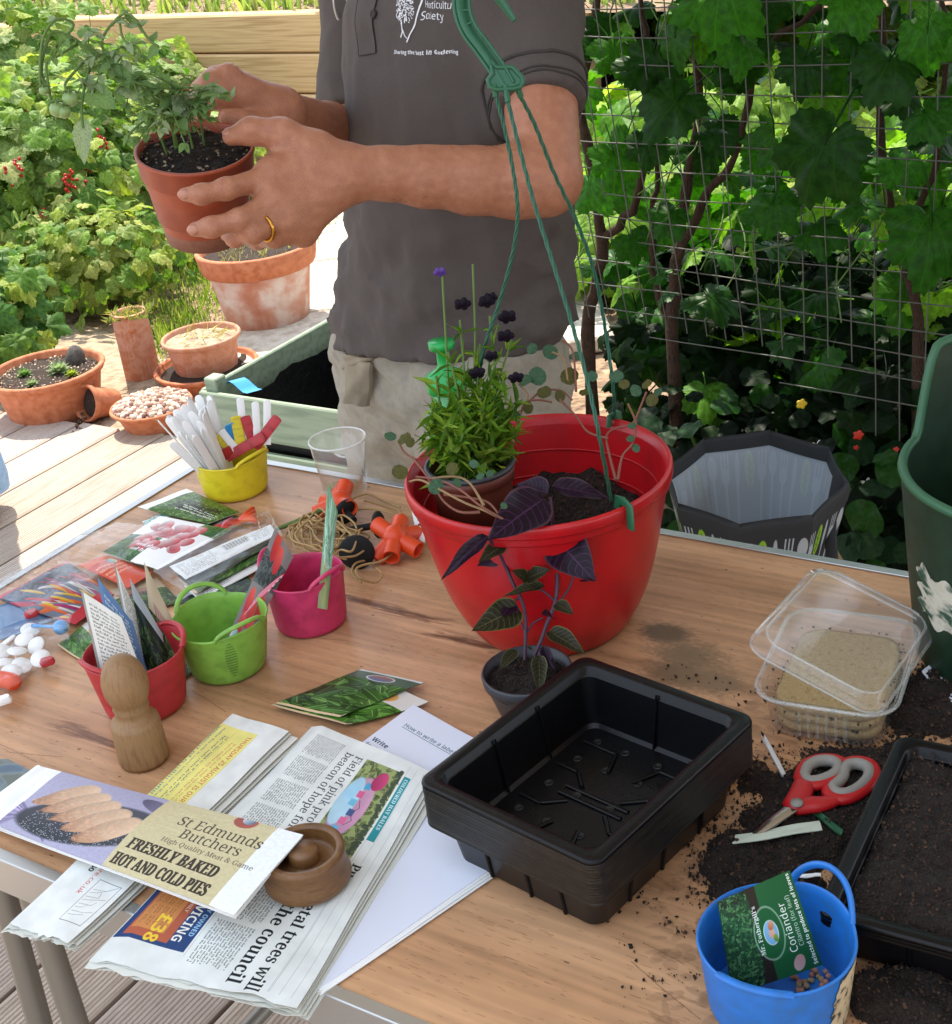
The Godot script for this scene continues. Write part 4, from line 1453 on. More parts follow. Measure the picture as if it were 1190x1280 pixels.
	for k in 4:
		var b := Mb.new()
		b.ball(Vector3(0, 0, 0), Vector3(0.03, 0.028, 0.026), Basis(Vector3(1, 1, 0).normalized(), 0.5), 9, 6)
		if k == 0: part("stone", b, K.stone, t, Transform3D(Basis(Vector3.UP, 1.0).scaled(Vector3(1.15, 1.5, 1.1)), Vector3(rr * 0.45, hgt * 0.98, -rr * 0.35)))
		var c := [Vector3(rr * 0.25, hgt * 0.92, 0.02), Vector3(-rr * 0.35, hgt * 0.92, 0.01), Vector3(rr * 0.5, hgt * 0.9, rr * 0.3), Vector3(-0.02, hgt * 0.9, rr * 0.55)][k] as Vector3
		for i in 26:
			var a := i * 2.4
			var e := 0.2 + i * 0.045
			var o := Vector3(cos(a) * cos(e), sin(e), sin(a) * cos(e))
			var x := o.cross(Vector3.UP).normalized()
			part("succulent_leaf", LF.thin, [K.tom_leaf2, K.tom_leaf, K.leaf[3], K.tom_leaf2][k], t, Transform3D(Basis(x, o, x.cross(o)).scaled(Vector3.ONE * [0.042, 0.028, 0.024, 0.024][k]) * Basis.from_scale(Vector3(2.4, 1, 1.5)), c))
	scatter("pebbles", t, LF.crumb, K.pebble, 500, func(i):
		var a := rnd(0, TAU)
		var q := sqrt(rng.randf()) * rr * 0.86
		return Transform3D(turned(rv(), 1).scaled(Vector3.ONE * rnd(0.003, 0.007)), Vector3(cos(a) * q, hgt * 0.875 + 0.008 * (1 - q / rr), sin(a) * q)), ["b09a80", "8a6f58", "c9b8a0", "6a4f40"])
	# ridged clay drain pipe standing on end
	base = on(180, 474, G)
	hgt = lift(base, 163, 377) 
	t = thing("clay_pipe", "upright ridged terracotta drain pipe topped with small succulents", "pipe", base)
	var b := Mb.new()
	var pr := wide(21, base)
	var ring := func(y: float, ri: float) -> Callable:
		return func(u: float) -> Vector3: return Vector3(cos(TAU * u) * ri, y, -sin(TAU * u) * ri)
	b.grid(func(u: float, v: float) -> Vector3:
		var rad := pr * (1.0 + (0.045 * absf(sin(u * PI * 26)) if v < 0.82 else 0.03))
		return Vector3(cos(TAU * u) * rad, hgt * v, -sin(TAU * u) * rad), 104, 16)
	b.lathe([PackedVector2Array([Vector2(pr * 1.03, hgt), Vector2(pr * 0.82, hgt), Vector2(pr * 0.8, hgt - 0.03), Vector2(0, hgt - 0.028)])], 40)
	part("pipe_body", b, K.clay_pale, t)
	b = Mb.new()
	b.ball(Vector3(pr * 0.15, hgt * 0.79, pr * 1.02), Vector3(0.012, 0.009, 0.003), Basis(), 12, 6)
	part("stamp", b, K.clay, t)
	scatter("succulents", t, LF.thin, K.long_any, 220, func(i): return Transform3D(turned(rv(0.9) + Vector3.UP, rnd(0, 6)) .scaled(Vector3(1.3, 1, 1.3) * rnd(0.015, 0.03)), Vector3(rnd(-1, 1) * pr * 1.2, hgt - 0.012, rnd(-1, 1) * pr * 1.2)), ["a8b070", "8a9a58", "c0b078"])
	# two bowls, one set in the other
	base = on(262, 478, G)
	hgt = lift(base, 260, 443)
	t = pot("terracotta_saucer", "wide shallow terracotta bowl holding a smaller bowl", "plant pot", base, wide(54, base), wide(66, base), hgt, 0.02, K.clay, "", K.soil, 0.7)
	var b2 := base + Vector3(0, hgt * 0.72, -0.01)
	hgt = lift(b2, 253, 418) - b2.y
	t = pot("terracotta_bowl", "small terracotta bowl set inside the wide shallow bowl", "plant pot", b2, wide(39, b2), wide(50, b2), hgt, 0.018, K.clay_pale, "", K.sand, 0.85, 0.004)
	scatter("dry_straw", t, LF.thin, K.long_any, 60, func(i): return Transform3D((turned(rv(0.8) + Vector3(0.8, 0.25, 0.2), rnd(0, 6)) * Basis.from_scale(Vector3(0.3, 1, 0.6) * rnd(0.03, 0.07))), Vector3(rnd(-1, 1) * 0.08, hgt * 0.9, rnd(-1, 1) * 0.07)), ["d8cc98", "c8b878"])
	# bowl of clay balls
	base = on(197, 541, G)
	hgt = lift(base, 192, 491)
	rr = wide(52, base)
	t = pot("pebble_bowl", "terracotta bowl heaped with round clay pebbles at the end of the deck", "plant pot", base, wide(33, base), rr, hgt, 0.016, K.clay, "", K.soil, 0.8)
	var xs := []
	for i in 300:
		var a := i * 2.39996
		var q := sqrt(i / 300.0) * rr * 0.9
		var o := part("clay_ball", LF.bead, mat(["c9b6a2", "a07a68", "8a6458", "d3c6b4", "b49684"][i % 5], 0.75) if i < 5 else (t.get_child(3 + i % 5) as MeshInstance3D).material_override, t, Transform3D(Basis().scaled(Vector3.ONE * rnd(0.0062, 0.0095)), Vector3(cos(a) * q, hgt * 0.92 + 0.022 * (1 - q * q / rr / rr) + rnd(-0.003, 0.005), sin(a) * q)))
	# broken pot on its side with soil spilling out
	base = on(122, 526, G)
	rr = wide(21, base)
	t = thing("broken_pot", "small broken terracotta pot lying on its side with soil spilling out", "plant pot", base)
	b = Mb.new()
	b.lathe([PackedVector2Array([Vector2(0, 0), Vector2(rr * 0.72, 0), Vector2(rr * 0.78, 0.005), Vector2(rr, 0.09)]), PackedVector2Array([Vector2(rr, 0.09), Vector2(rr * 1.1, 0.092), Vector2(rr * 1.12, 0.108), Vector2(rr * 0.98, 0.108), Vector2(rr * 0.9, 0.08), Vector2(rr * 0.66, 0.01), Vector2(0, 0.01)])], 36, Transform3D(turned(Vector3(-0.62, 0.3, 0.72), 0), Vector3(0.055, rr * 0.85, -0.035)))
	part("pot_body", b, K.clay, t)
	b = Mb.new()
	b.ball(Vector3(0.055, rr * 0.85, -0.035) + Vector3(-0.62, 0.3, 0.72).normalized() * 0.075, Vector3(rr * 0.9, 0.02, rr * 0.9), turned(Vector3(-0.62, 0.3, 0.72), 0), 18, 8)
	part("soil", b, K.soil, t)
	scatter("spilt_soil", t, LF.crumb, K.crumb, 420, func(i):
		var q := Vector3(rng.randfn() * 0.04 - 0.03, 0, rng.randfn() * 0.035 + 0.055)
		q.y = maxf(0.004, 0.04 - absf(q.x + 0.03) * 1.0) * rng.randf()
		return Transform3D(turned(rv(), 1).scaled(Vector3.ONE * rnd(0.003, 0.009)), q), ["4a3426", "6a4c38", "8a6f58", "352318"])
	# sage crate lined with black film
	var FL := on(250, 488, 0.4); FL.y = 0
	var eu := TU
	var ev := TV
	var ct := thing("planter_crate", "sage green timber planter crate lined with black film beside the person", "crate", FL)
	var LU := 0.6
	var LV := 0.56
	var cb := Basis(eu, Vector3.UP, -ev)
	var putb := func(nm2: String, c: Vector3, s: Vector3) -> void:
		var q := Mb.new()
		q.box(Vector3.ZERO, s, Basis(), 0.003)
		part(nm2, q, K.sage, ct, Transform3D(cb, eu * c.x + ev * c.z + Vector3(0, c.y, 0)))
	for k in 3:
		var y := 0.4 - 0.05 - k * 0.128
		putb.call("board", Vector3(LU / 2, y, 0), Vector3(LU, 0.1, 0.014))
		putb.call("board", Vector3(LU / 2, y, LV), Vector3(LU, 0.1, 0.014))
		putb.call("board", Vector3(0.0, y, LV / 2), Vector3(0.014, 0.1, LV - 0.015))
		putb.call("board", Vector3(LU, y, LV / 2), Vector3(0.014, 0.1, LV - 0.015))
	for q in [[0.026, 0.026], [LU - 0.026, 0.026], [0.026, LV - 0.026], [LU - 0.026, LV - 0.026]]:
		putb.call("post", Vector3(q[0], 0.212, q[1]), Vector3(0.036, 0.43, 0.036))
	b = Mb.new()
	b.grid(func(u: float, v: float) -> Vector3:
		var a := TAU * u
		var sq := Vector2(cos(a), sin(a))
		sq /= maxf(absf(sq.x), absf(sq.y))
		var d := 1.0 if v < 0.35 else 1.0 - (v - 0.35) / 0.65
		var p := eu * (LU / 2 + sq.x * (LU / 2 - 0.05) * d) + ev * (LV / 2 + sq.y * (LV / 2 - 0.05) * d)
		p.y = 0.36 - v * 0.5 if v < 0.35 else 0.2 + gn_wave(p * 14) * 0.03
		return p + Vector3(0, gn_wave(p * 30) * 0.012, 0), 64, 20, true)
	part("liner", b, K.black_film, ct)
	b = Mb.new()
	b.grid(func(u: float, v: float) -> Vector3: return eu * (0.1 + u * 0.62) - ev * 0.0 + ev * 0.016 + Vector3(0, 0.27 + v * 0.045 + 0.004, 0), 8, 2)
	part("printed_sack", b, TX.sack, ct)
	b = Mb.new()
	b.grid(func(u: float, v: float) -> Vector3: return eu * (0.03 + u * 0.07) + ev * (0.04 + v * 0.05) + Vector3(0, 0.4 + 0.012 * sin(u * 5) - v * 0.01, 0), 6, 4)
	part("blue_wrapper", b, K.blue_plastic, ct)

func gn_wave(p: Vector3) -> float:
	return sin(p.x * 1.3 + sin(p.z * 0.9)) * 0.5 + sin(p.z * 1.7 + p.x * 0.6 + 1.0) * 0.35 + sin(p.x * 3.1 - p.z * 2.7) * 0.2


const FO := Vector3(0.757, 0, -2.412)
const FD := Vector3(0.719, 0, 0.695)
const FN := Vector3(-0.695, 0, 0.719)

func fp(s: float, y: float, n := 0.0) -> Vector3:
	return FO + FD * s + Vector3(0, y, 0) + FN * n

func on_fence(px: float, py: float, n := 0.0) -> Vector3:
	var r := ray(px, py)
	var t := ((FO + FN * n) - CP).dot(FN) / r.dot(FN)
	return CP + r * t

func sag(s: float, y: float) -> float:
	# the netting bellies out towards the table at its left end
	return 0.05 * exp(-pow((s + 0.55) / 0.3, 2.0)) * sin(clampf((1.7 - y) / 1.3, 0, 1) * PI) + 0.008 * sin(s * 6 + y * 3)

func build_fence() -> void:
	var f := thing("wire_fence", "grey welded wire mesh fence with vine leaves growing through it", "fence", fp(0, 0))
	for k in 31:
		var y := 0.38 + k * 0.05
		var pts := PackedVector3Array()
		var n := 26
		var s0 := -0.86 if k > 3 else [0.1, -0.2, -0.5, -0.7][k] as float
		for i in n + 1:
			var s := lerpf(s0, 1.5, float(i) / n)
			pts.append(fp(s, y + 0.004 * sin(s * 7 + k), sag(s, y)) - f.position)
		var b := Mb.new()
		b.tube(pts, 0.0013, 5, false)
		part("wire", b, K.wire, f)
	for k in 48:
		var s := -0.85 + k * 0.05
		var pts := PackedVector3Array()
		for i in 17:
			var y := lerpf(0.36 if s > 0 else 0.5, 1.9, i / 16.0)
			var lean := 0.07 * exp(-pow((s + 0.6) / 0.35, 2.0)) * (1.3 - y)
			pts.append(fp(s + lean + 0.003 * sin(y * 9 + k), y, sag(s, y) + 0.0026) - f.position)
		var b := Mb.new()
		b.tube(pts, 0.0013, 5, false)
		part("wire", b, K.wire, f)
	for s in [-0.9, 1.52]:
		var b := Mb.new()
		b.box(fp(s, 0.95, -0.03) - f.position, Vector3(0.06, 1.98, 0.06), Basis(Vector3.UP, -0.77), 0.006)
		part("post", b, K.timber, f)
	# grape vines: woody stems behind the mesh, big leaves on both sides of it
	vine("grape_vine", "grape vine with a thick brown stem behind the fence next to the person", fp(-0.62, 0, -0.16), [
		[[735, 430], [745, 360], [752, 300], [738, 200], [726, 130], [740, 40], [760, -60]], [[752, 300], [790, 260], [812, 180], [818, 110], [806, 40], [800, -40]]], 0.014, -0.9, -0.15, 50)
	vine("grape_vine", "grape vine with forked brown stems behind the middle of the fence", fp(-0.2, 0, -0.14), [
		[[842, 420], [846, 330], [858, 240], [872, 130], [868, 40], [862, -60]], [[846, 330], [880, 250], [920, 190], [950, 70], [1010, 20], [1060, -40]], [[842, 420], [815, 330], [820, 220], [812, 120]]], 0.013, -0.45, 0.42, 51)
	vine("grape_vine", "grape vine with hanging dark leaves at the right end of the fence", fp(0.6, 0, -0.14), [
		[[1150, 430], [1120, 300], [1100, 150], [1105, 60], [1090, -40]], [[1120, 300], [1170, 200], [1180, 60], [1175, -50]]], 0.01, 0.15, 1.3, 52)
	# bright plants standing in the sun beyond the fence
	for s in [[742, 345, "nearest to the person"], [845, 325, "second from the person"], [940, 300, "third from the person"], [1040, 310, "fourth from the person"], [1150, 320, "farthest from the person"]]:
		bush("sunlit_plant", "low sunlit leafy plant in the row beyond the fence, " + s[2], "plant", on(s[0], s[1], 0.0), Vector3(0.42, 0.2, 0.4), LF.vine[1], [K.leaf[1], K.leaf[3]], 0.12, 40, 260, ["98c440", "b4d858", "84b038"], "low plants beyond the fence", int(s[0]))
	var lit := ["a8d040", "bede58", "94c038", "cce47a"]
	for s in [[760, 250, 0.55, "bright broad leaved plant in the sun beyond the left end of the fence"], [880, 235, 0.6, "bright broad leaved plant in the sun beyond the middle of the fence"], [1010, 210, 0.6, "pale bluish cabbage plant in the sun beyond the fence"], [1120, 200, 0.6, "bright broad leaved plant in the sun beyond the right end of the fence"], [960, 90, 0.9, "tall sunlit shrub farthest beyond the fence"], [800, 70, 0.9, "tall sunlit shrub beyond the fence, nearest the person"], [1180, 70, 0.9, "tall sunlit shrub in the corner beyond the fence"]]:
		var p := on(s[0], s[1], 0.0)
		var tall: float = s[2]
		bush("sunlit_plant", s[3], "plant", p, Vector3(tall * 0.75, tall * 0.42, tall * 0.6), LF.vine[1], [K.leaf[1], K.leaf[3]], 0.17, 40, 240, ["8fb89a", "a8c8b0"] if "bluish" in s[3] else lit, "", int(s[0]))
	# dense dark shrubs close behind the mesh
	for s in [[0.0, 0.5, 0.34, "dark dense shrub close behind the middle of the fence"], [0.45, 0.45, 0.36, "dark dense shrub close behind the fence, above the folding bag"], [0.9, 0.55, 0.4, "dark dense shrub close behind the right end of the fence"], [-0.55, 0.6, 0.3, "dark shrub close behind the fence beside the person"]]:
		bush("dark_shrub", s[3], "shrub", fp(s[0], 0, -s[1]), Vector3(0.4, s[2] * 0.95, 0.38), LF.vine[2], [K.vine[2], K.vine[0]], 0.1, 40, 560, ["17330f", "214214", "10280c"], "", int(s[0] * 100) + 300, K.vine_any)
	# low plants in the shade under the fence
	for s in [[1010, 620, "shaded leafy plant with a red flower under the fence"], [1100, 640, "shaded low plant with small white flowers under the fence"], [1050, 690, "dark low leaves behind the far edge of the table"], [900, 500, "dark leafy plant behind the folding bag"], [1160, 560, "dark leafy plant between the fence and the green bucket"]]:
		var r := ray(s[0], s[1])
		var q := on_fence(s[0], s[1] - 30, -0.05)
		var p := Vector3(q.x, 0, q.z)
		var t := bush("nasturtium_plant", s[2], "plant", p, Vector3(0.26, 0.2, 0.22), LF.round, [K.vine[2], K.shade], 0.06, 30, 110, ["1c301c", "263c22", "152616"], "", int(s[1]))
		if "red" in s[2]:
			for z in [[1073, 544, "petal_red", 0.007], [1070, 560, "petal_red", 0.004], [1002, 505, "petal_yellow", 0.007], [1120, 562, "petal_red", 0.004]]:
				var b := Mb.new(p)
				for k in 5: b.ball(on_fence(z[0], z[1], 0.03) + Vector3(cos(k * 1.26), sin(k * 1.26), 0) * z[3] * 0.6, Vector3(z[3], z[3] * 0.7, z[3] * 0.3), Basis(Vector3.BACK, k * 1.26), 7, 5)
				part("flower", b, K[z[2]], t)
		if "white" in s[2]:
			for z in [[1118, 587], [1083, 605], [1051, 588], [1022, 558]]:
				var b := Mb.new(p)
				for k in 5: b.ball(on_fence(z[0], z[1], 0.05) + Vector3(cos(k * 1.26), sin(k * 1.26), 0) * 0.007, Vector3(0.007, 0.0035, 0.002), Basis(Vector3.BACK, k * 1.26), 6, 4)
				part("flower", b, K.petal_white, t)

func vine(called: String, label: String, base: Vector3, stems: Array, r0: float, s0: float, s1: float, sd: int) -> void:
	var t := thing(called, label, "vine", base, "grape vines on the fence")
	var path := func(st: Array, n: float) -> Array: return st.map(func(q): return on_fence(q[0], q[1], n))
	for i in stems.size():
		var pts: Array = path.call(stems[i], -0.12)
		if i == 0: pts.push_front(Vector3(pts[0].x, -0.05, pts[0].z))
		var b := Mb.new(base)
		var sp := smooth_path(pts, 26)
		var rr := []
		for k in sp.size():
			sp[k] += rv(0.004)
			rr.append(r0 * lerpf(1.15, 0.5, float(k) / sp.size()) * (1.0 if i == 0 else 0.62) * rnd(0.85, 1.15))
		b.tube(sp, rr, 9)
		part("trunk" if i == 0 else "branch", b, K.bark, t)
	var leafn := 100
	var xs := []
	var cs := []
	var hang := func(p: Vector3, size: float, nb: Vector3, swing: float) -> Transform3D:
		var nr := (nb + rv(0.35)).normalized()
		var dn := (Vector3(0, -1, 0) + FD * swing + rv(0.25)).normalized()
		var x := dn.cross(nr).normalized()
		return Transform3D(Basis(x, nr.cross(x).normalized(), nr).scaled(Vector3.ONE * size), p)
	# large leaves that stand out in front of the mesh
	var big: Array = [[], [[862, 110, 0.17, -0.5, 0.05], [905, -40, 0.2, -0.4, 0.08], [845, 30, 0.12, 0.2, 0.04], [795, 65, 0.14, -0.1, 0.03], [765, 180, 0.13, 0.0, 0.02], [970, 240, 0.13, -0.3, 0.03], [1045, 150, 0.22, -0.25, 0.05], [760, 45, 0.13, 0.3, 0.03], [808, 165, 0.11, 0.1, 0.02], [1050, -20, 0.14, 0.4, 0.03]], [[1120, 60, 0.15, -0.6, 0.04], [1165, 260, 0.2, -0.4, 0.05], [1110, 190, 0.13, 0.4, -0.02], [1150, 130, 0.12, 0.5, 0.0], [1078, 80, 0.1, 0.7, -0.03], [1160, 20, 0.14, 0.1, 0.02], [1010, 60, 0.13, 0.1, -0.02]]][sd - 50]
	for q in big:
		var p := on_fence(q[0], q[1], q[4])
		part("leaf", LF.vine[rng.randi() % 3], K.vine[[0, 2, 2, 1][rng.randi() % 4]], t, Transform3D(Basis(), -base) * hang.call(p, q[2] * 0.74, (CP - p).normalized() + Vector3(0, 0.45, 0) + FD * rnd(-0.4, 0.4), q[3]))
	var n := FastNoiseLite.new(); n.seed = 3; n.frequency = 2.6
	var k := 0
	while k < leafn:
		var s := rnd(s0, s1)
		var y := 0.42 + pow(rng.randf(), 0.62) * 1.25
		if n.get_noise_2d(s * 1.2, y) < -0.12 - 0.1 * (y - 0.8): continue
		if y < 0.75 and s > 0.1 and rng.randf() < 0.75: continue
		var z := rnd(-0.06, 0.05) if k % 3 == 0 else -rnd(0.08, 0.5)
		var p := fp(s, y, z)
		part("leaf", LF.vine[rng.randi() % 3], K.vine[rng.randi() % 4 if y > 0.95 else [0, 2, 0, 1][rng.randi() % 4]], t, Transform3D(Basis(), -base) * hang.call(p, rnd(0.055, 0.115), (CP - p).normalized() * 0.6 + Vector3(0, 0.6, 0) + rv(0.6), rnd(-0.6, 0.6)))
		k += 1
	for i in 470:
		var s := rnd(s0, s1)
		var y := 0.25 + pow(rng.randf(), 0.7) * 2.05
		if y > 0.75 and y < 1.7 and (n.get_noise_2d(s * 1.2 + 5, y) < 0.02 or rng.randf() < 0.25): continue
		var p := fp(s, y, -rnd(0.15, 0.8) if y < 1.75 else rnd(-0.9, 0.3))
		xs.append(Transform3D(Basis(), -base) * hang.call(p, rnd(0.07, 0.13), Vector3(0, 0.7, 0) + FN * 0.5 + rv(0.8), rnd(-0.8, 0.8)))
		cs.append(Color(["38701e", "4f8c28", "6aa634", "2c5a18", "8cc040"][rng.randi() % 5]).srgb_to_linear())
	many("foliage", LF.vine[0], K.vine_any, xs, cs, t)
	# tendrils and leaf stalks
	for i in 9:
		var s := rnd(s0, s1)
		var y := rnd(0.7, 1.4)
		var b := Mb.new(base)
		b.tube(smooth_path([fp(s, y, -0.1), fp(s + rnd(-0.1, 0.1), y - 0.06, -0.04), fp(s + rnd(-0.15, 0.15), y - rnd(0.1, 0.25), 0.02)], 10), 0.0016, 5)
		part("tendril", b, K.stem, t)


var torso_c := []
var fold := FastNoiseLite.new()
const FACE := Vector3(-0.8192, 0, 0.5736)
const LEFTW := Vector3(0.5736, 0, 0.8192)

func torso_at(y: float) -> Array:
	# [centre, lateral radius, front-to-back radius] of the chest at a height
	var n := torso_c.size()
	if y >= torso_c[0][0].y: return torso_c[0]
	for i in n - 1:
		var a: Array = torso_c[i]
		var b: Array = torso_c[i + 1]
		if y >= b[0].y:
			var f: float = (a[0].y - y) / (a[0].y - b[0].y)
			f = f * f * (3 - 2 * f) * 0.5 + f * 0.5
			return [a[0].lerp(b[0], f), lerpf(a[1], b[1], f), lerpf(a[2], b[2], f)]
	return torso_c[n - 1]

var sleeves := []
var hem := 0.0

func cap_d(p: Vector3, a: Vector3, b: Vector3, ra: float, rb: float) -> float:
	var ab := b - a
	var t := clampf((p - a).dot(ab) / ab.length_squared(), 0, 1)
	return p.distance_to(a + ab * t) - lerpf(ra, rb, t)

func smin(a: float, b: float, k: float) -> float:
	var h := maxf(k - absf(a - b), 0.0) / k
	return minf(a, b) - h * h * k * 0.25

func shirt_d(p: Vector3) -> float:
	var c := torso_at(p.y)
	var q: Vector3 = p - c[0]
	var lx: float = q.dot(LEFTW)
	var lz: float = q.dot(FACE)
	var top: float = torso_c[0][0].y
	var e := pow(pow(absf(lx) / c[1], 2.3) + pow(absf(lz) / c[2], 2.3), 1 / 2.3)
	var d := (e - 1.0) * minf(c[1], c[2])
	if p.y > top: d = maxf(d, p.y - top - 0.02)
	for s in sleeves:
		var sd := cap_d(p, s[0], s[1], s[2], s[3])
		# a pressed edge band, then the cuff is cut square
		var al: float = (p - s[1]).dot(s[4])
		sd = maxf(sd - (0.002 if al > -0.034 else 0.0), al)
		d = smin(d, sd, 0.035)
	var low := clampf((top - 0.12 - p.y) / 0.4, 0.15, 1.0)
	d += fold.get_noise_3d(p.x * 1.0, p.y * 1.7, p.z * 1.0) * 0.02 * low + fold.get_noise_3d(p.x * 3 + 9, p.y * 1.2 + p.x * 2.0, p.z * 3) * 0.004
	var cr := 1.0 - absf(fold.get_noise_3d(p.x * 0.55 + p.y * 0.5, p.y * 0.8 - lz * 0.6, p.z * 0.55 + 20.0)) * 5.0
	if cr > 0: d -= 0.007 * low * cr * cr
	return maxf(d, hem + 0.012 * sin(lx * 9.0) - p.y)

func shirt_hit(px: float, py: float, d0 := 1.5) -> Vector3:
	var r := ray(px, py)
	var t := d0
	for i in 60:
		var d := shirt_d(CP + r * t)
		if d < 0.0008: break
		t += d * 0.7 / r.length()
	return CP + r * t

func shirt_normal(p: Vector3) -> Vector3:
	var e := 0.004
	return Vector3(shirt_d(p + Vector3(e, 0, 0)) - shirt_d(p - Vector3(e, 0, 0)), shirt_d(p + Vector3(0, e, 0)) - shirt_d(p - Vector3(0, e, 0)), shirt_d(p + Vector3(0, 0, e)) - shirt_d(p - Vector3(0, 0, e))).normalized()

func settle(p: Vector3, off: float) -> Vector3:
	# a point brought onto the shirt's surface
	for i in 14: p -= shirt_normal(p) * (shirt_d(p) - off) * 0.8
	return p

func hand_part(f: Field, w: Vector3, mcp: Array, fingers: Array, thumb: Array, s := 1.0) -> void:
	for i in mcp.size():
		f.cap(w, mcp[i], 0.0205 * s, (0.0175 if i < 3 else 0.015) * s, 0.02)
		if i > 0: f.cap(mcp[i - 1], mcp[i], 0.0165 * s, 0.016 * s, 0.014)
	for i in fingers.size():
		var q: Array = [mcp[i]] + fingers[i]
		var r: Array = [[0.0142, 0.0112, 0.0102, 0.008], [0.0142, 0.0114, 0.0104, 0.0082], [0.0136, 0.011, 0.01, 0.0078], [0.012, 0.0098, 0.0088, 0.0072]][i]
		for k in 3:
			f.cap(q[k], q[k + 1], r[k] * s, r[k + 1] * s, 0.006)
			if k > 0: f.ell(q[k], Vector3.ONE * r[k] * 1.06 * s, Basis(), 0.006)
	var tr := [0.021, 0.0175, 0.0145, 0.0105]
	f.cap(w, thumb[0], 0.022 * s, tr[0] * s, 0.02)
	for k in 3: f.cap(thumb[k], thumb[k + 1], tr[k] * s, tr[k + 1] * s, 0.01)

func nail(t: Node3D, tip: Vector3, prev: Vector3, out: Vector3, r: float) -> void:
	var b := Mb.new(t.position)
	var d := (tip - prev).normalized()
	var n := (out - d * out.dot(d)).normalized()
	b.ball(tip + n * r * 0.72 - d * r * 0.05, Vector3(r * 0.62, r * 0.78, r * 0.3), Basis(d.cross(n), d, n), 10, 6)
	part("fingernail", b, K.nail, t)

func build_person() -> void:
	fold.seed = 6; fold.frequency = 7.0; fold.fractal_octaves = 2
	var lv := [[-75, 455, 660], [-35, 437, 690], [10, 428, 714], [100, 428, 714], [200, 431, 717], [290, 432, 717], [350, 421, 718], [420, 416, 714], [500, 424, 704]]
	for l in lv:
		var c := hz((l[1] + l[2]) / 2.0, l[0], 1.97)
		var w := wide((l[2] - l[1]) / 2.0, c)
		torso_c.append([c, w * 1.15, w * 0.85])
	hem = hz(416, 428, 1.99).y
	var t := thing("person", "person in a dark grey polo shirt and pale cargo trousers holding a potted tomato plant", "person", Vector3(torso_c[7][0].x, 0.0, torso_c[7][0].z))
	var at := t.position
	var hip: Vector3 = torso_c[8][0]
	var SL := dp(664, -52, 1.81)
	var EL := dp(682, 224, 1.70)
	var SR := dp(449, -60, 2.14)
	var ER := dp(444, 186, 2.11)
	var WL := dp(437, 217, 1.635)
	var WR := dp(350, 140, 1.80)
	# body: one skin, fine where it shows
	var b := Mb.new(at)
	var neck: Vector3 = torso_c[0][0] + Vector3(0, 0.03, 0)
	var head := neck + Vector3(0, 0.2, 0) + FACE * 0.05
	var f := Field.new(Vector3(at.x - 0.42, -0.0, at.z - 0.42), Vector3(at.x + 0.42, 1.52, at.z + 0.42), 0.016)
	f.cap(hip - Vector3(0, 0.02, 0), torso_c[3][0], 0.055, 0.085, 0.03)
	f.cap(torso_c[3][0], neck, 0.085, 0.055, 0.03)
	f.cap(torso_c[1][0], SL, 0.045, 0.04, 0.02)
	f.cap(torso_c[1][0], SR, 0.045, 0.04, 0.02)
	f.cap(SL, SL.lerp(EL, 0.5), 0.047, 0.044, 0.02)
	f.cap(SR, SR.lerp(ER, 0.6), 0.047, 0.042, 0.02)
	f.cap(neck, head, 0.055, 0.05, 0.03)
	for s in [-1, 1]:
		var h: Vector3 = hip + LEFTW * s * 0.09 - Vector3(0, 0.02, 0)
		var kn: Vector3 = Vector3(h.x, 0.47, h.z) + FACE * 0.02 + LEFTW * s * 0.02
		var an := Vector3(kn.x, 0.09, kn.z) - FACE * 0.03
		f.cap(h, kn, 0.06, 0.045, 0.02)
		f.cap(kn, an, 0.045, 0.034, 0.02)
		f.cap(an, Vector3(an.x, 0.035, an.z) + FACE * 0.13, 0.036, 0.03, 0.02)
	f.net(b)
	f = Field.new(head - Vector3.ONE * 0.15, head + Vector3.ONE * 0.16, 0.006)
	var hb := Basis(LEFTW, Vector3.UP, FACE)
	f.cap(neck + Vector3(0, 0.05, 0), head - Vector3(0, 0.03, 0), 0.055, 0.055, 0.03)
	f.ell(head + Vector3(0, 0.03, 0) - FACE * 0.012, Vector3(0.074, 0.095, 0.094), hb, 0.03)
	f.ell(head - Vector3(0, 0.055, 0) + FACE * 0.03, Vector3(0.052, 0.05, 0.055), hb, 0.04)
	f.cap(head + FACE * 0.082 + Vector3(0, 0.015, 0), head + FACE * 0.108 - Vector3(0, 0.022, 0), 0.009, 0.013, 0.016)
	f.cap(head + FACE * 0.083 - Vector3(0, 0.055, 0) - LEFTW * 0.018, head + FACE * 0.083 - Vector3(0, 0.055, 0) + LEFTW * 0.018, 0.007, 0.007, 0.008)
	f.cap(head + FACE * 0.086 - Vector3(0, 0.066, 0) - LEFTW * 0.014, head + FACE * 0.086 - Vector3(0, 0.066, 0) + LEFTW * 0.014, 0.008, 0.008, 0.006)
	for s in [-1, 1]:
		f.ell(head + LEFTW * s * 0.078 - FACE * 0.008 - Vector3(0, 0.005, 0), Vector3(0.01, 0.032, 0.02), hb, 0.008)
		f.cap(head + LEFTW * s * 0.018 + FACE * 0.084 + Vector3(0, 0.034, 0), head + LEFTW * s * 0.046 + FACE * 0.07 + Vector3(0, 0.034, 0), 0.009, 0.008, 0.012)
	f.net(b)
	# left arm and hand around the pot
	var lo := Vector3(-0.33, 1.0, -1.9)
	f = Field.new(lo, Vector3(0.24, 1.33, -1.44), 0.0042)
	f.cap(SL.lerp(EL, 0.35), EL, 0.047, 0.043, 0.02)
	var arm := [EL, dp(645, 227, 1.69), dp(590, 226, 1.675), dp(530, 223, 1.66), dp(480, 219, 1.645), WL]
	var ar := [0.04, 0.0415, 0.0375, 0.0315, 0.0272, 0.0265]
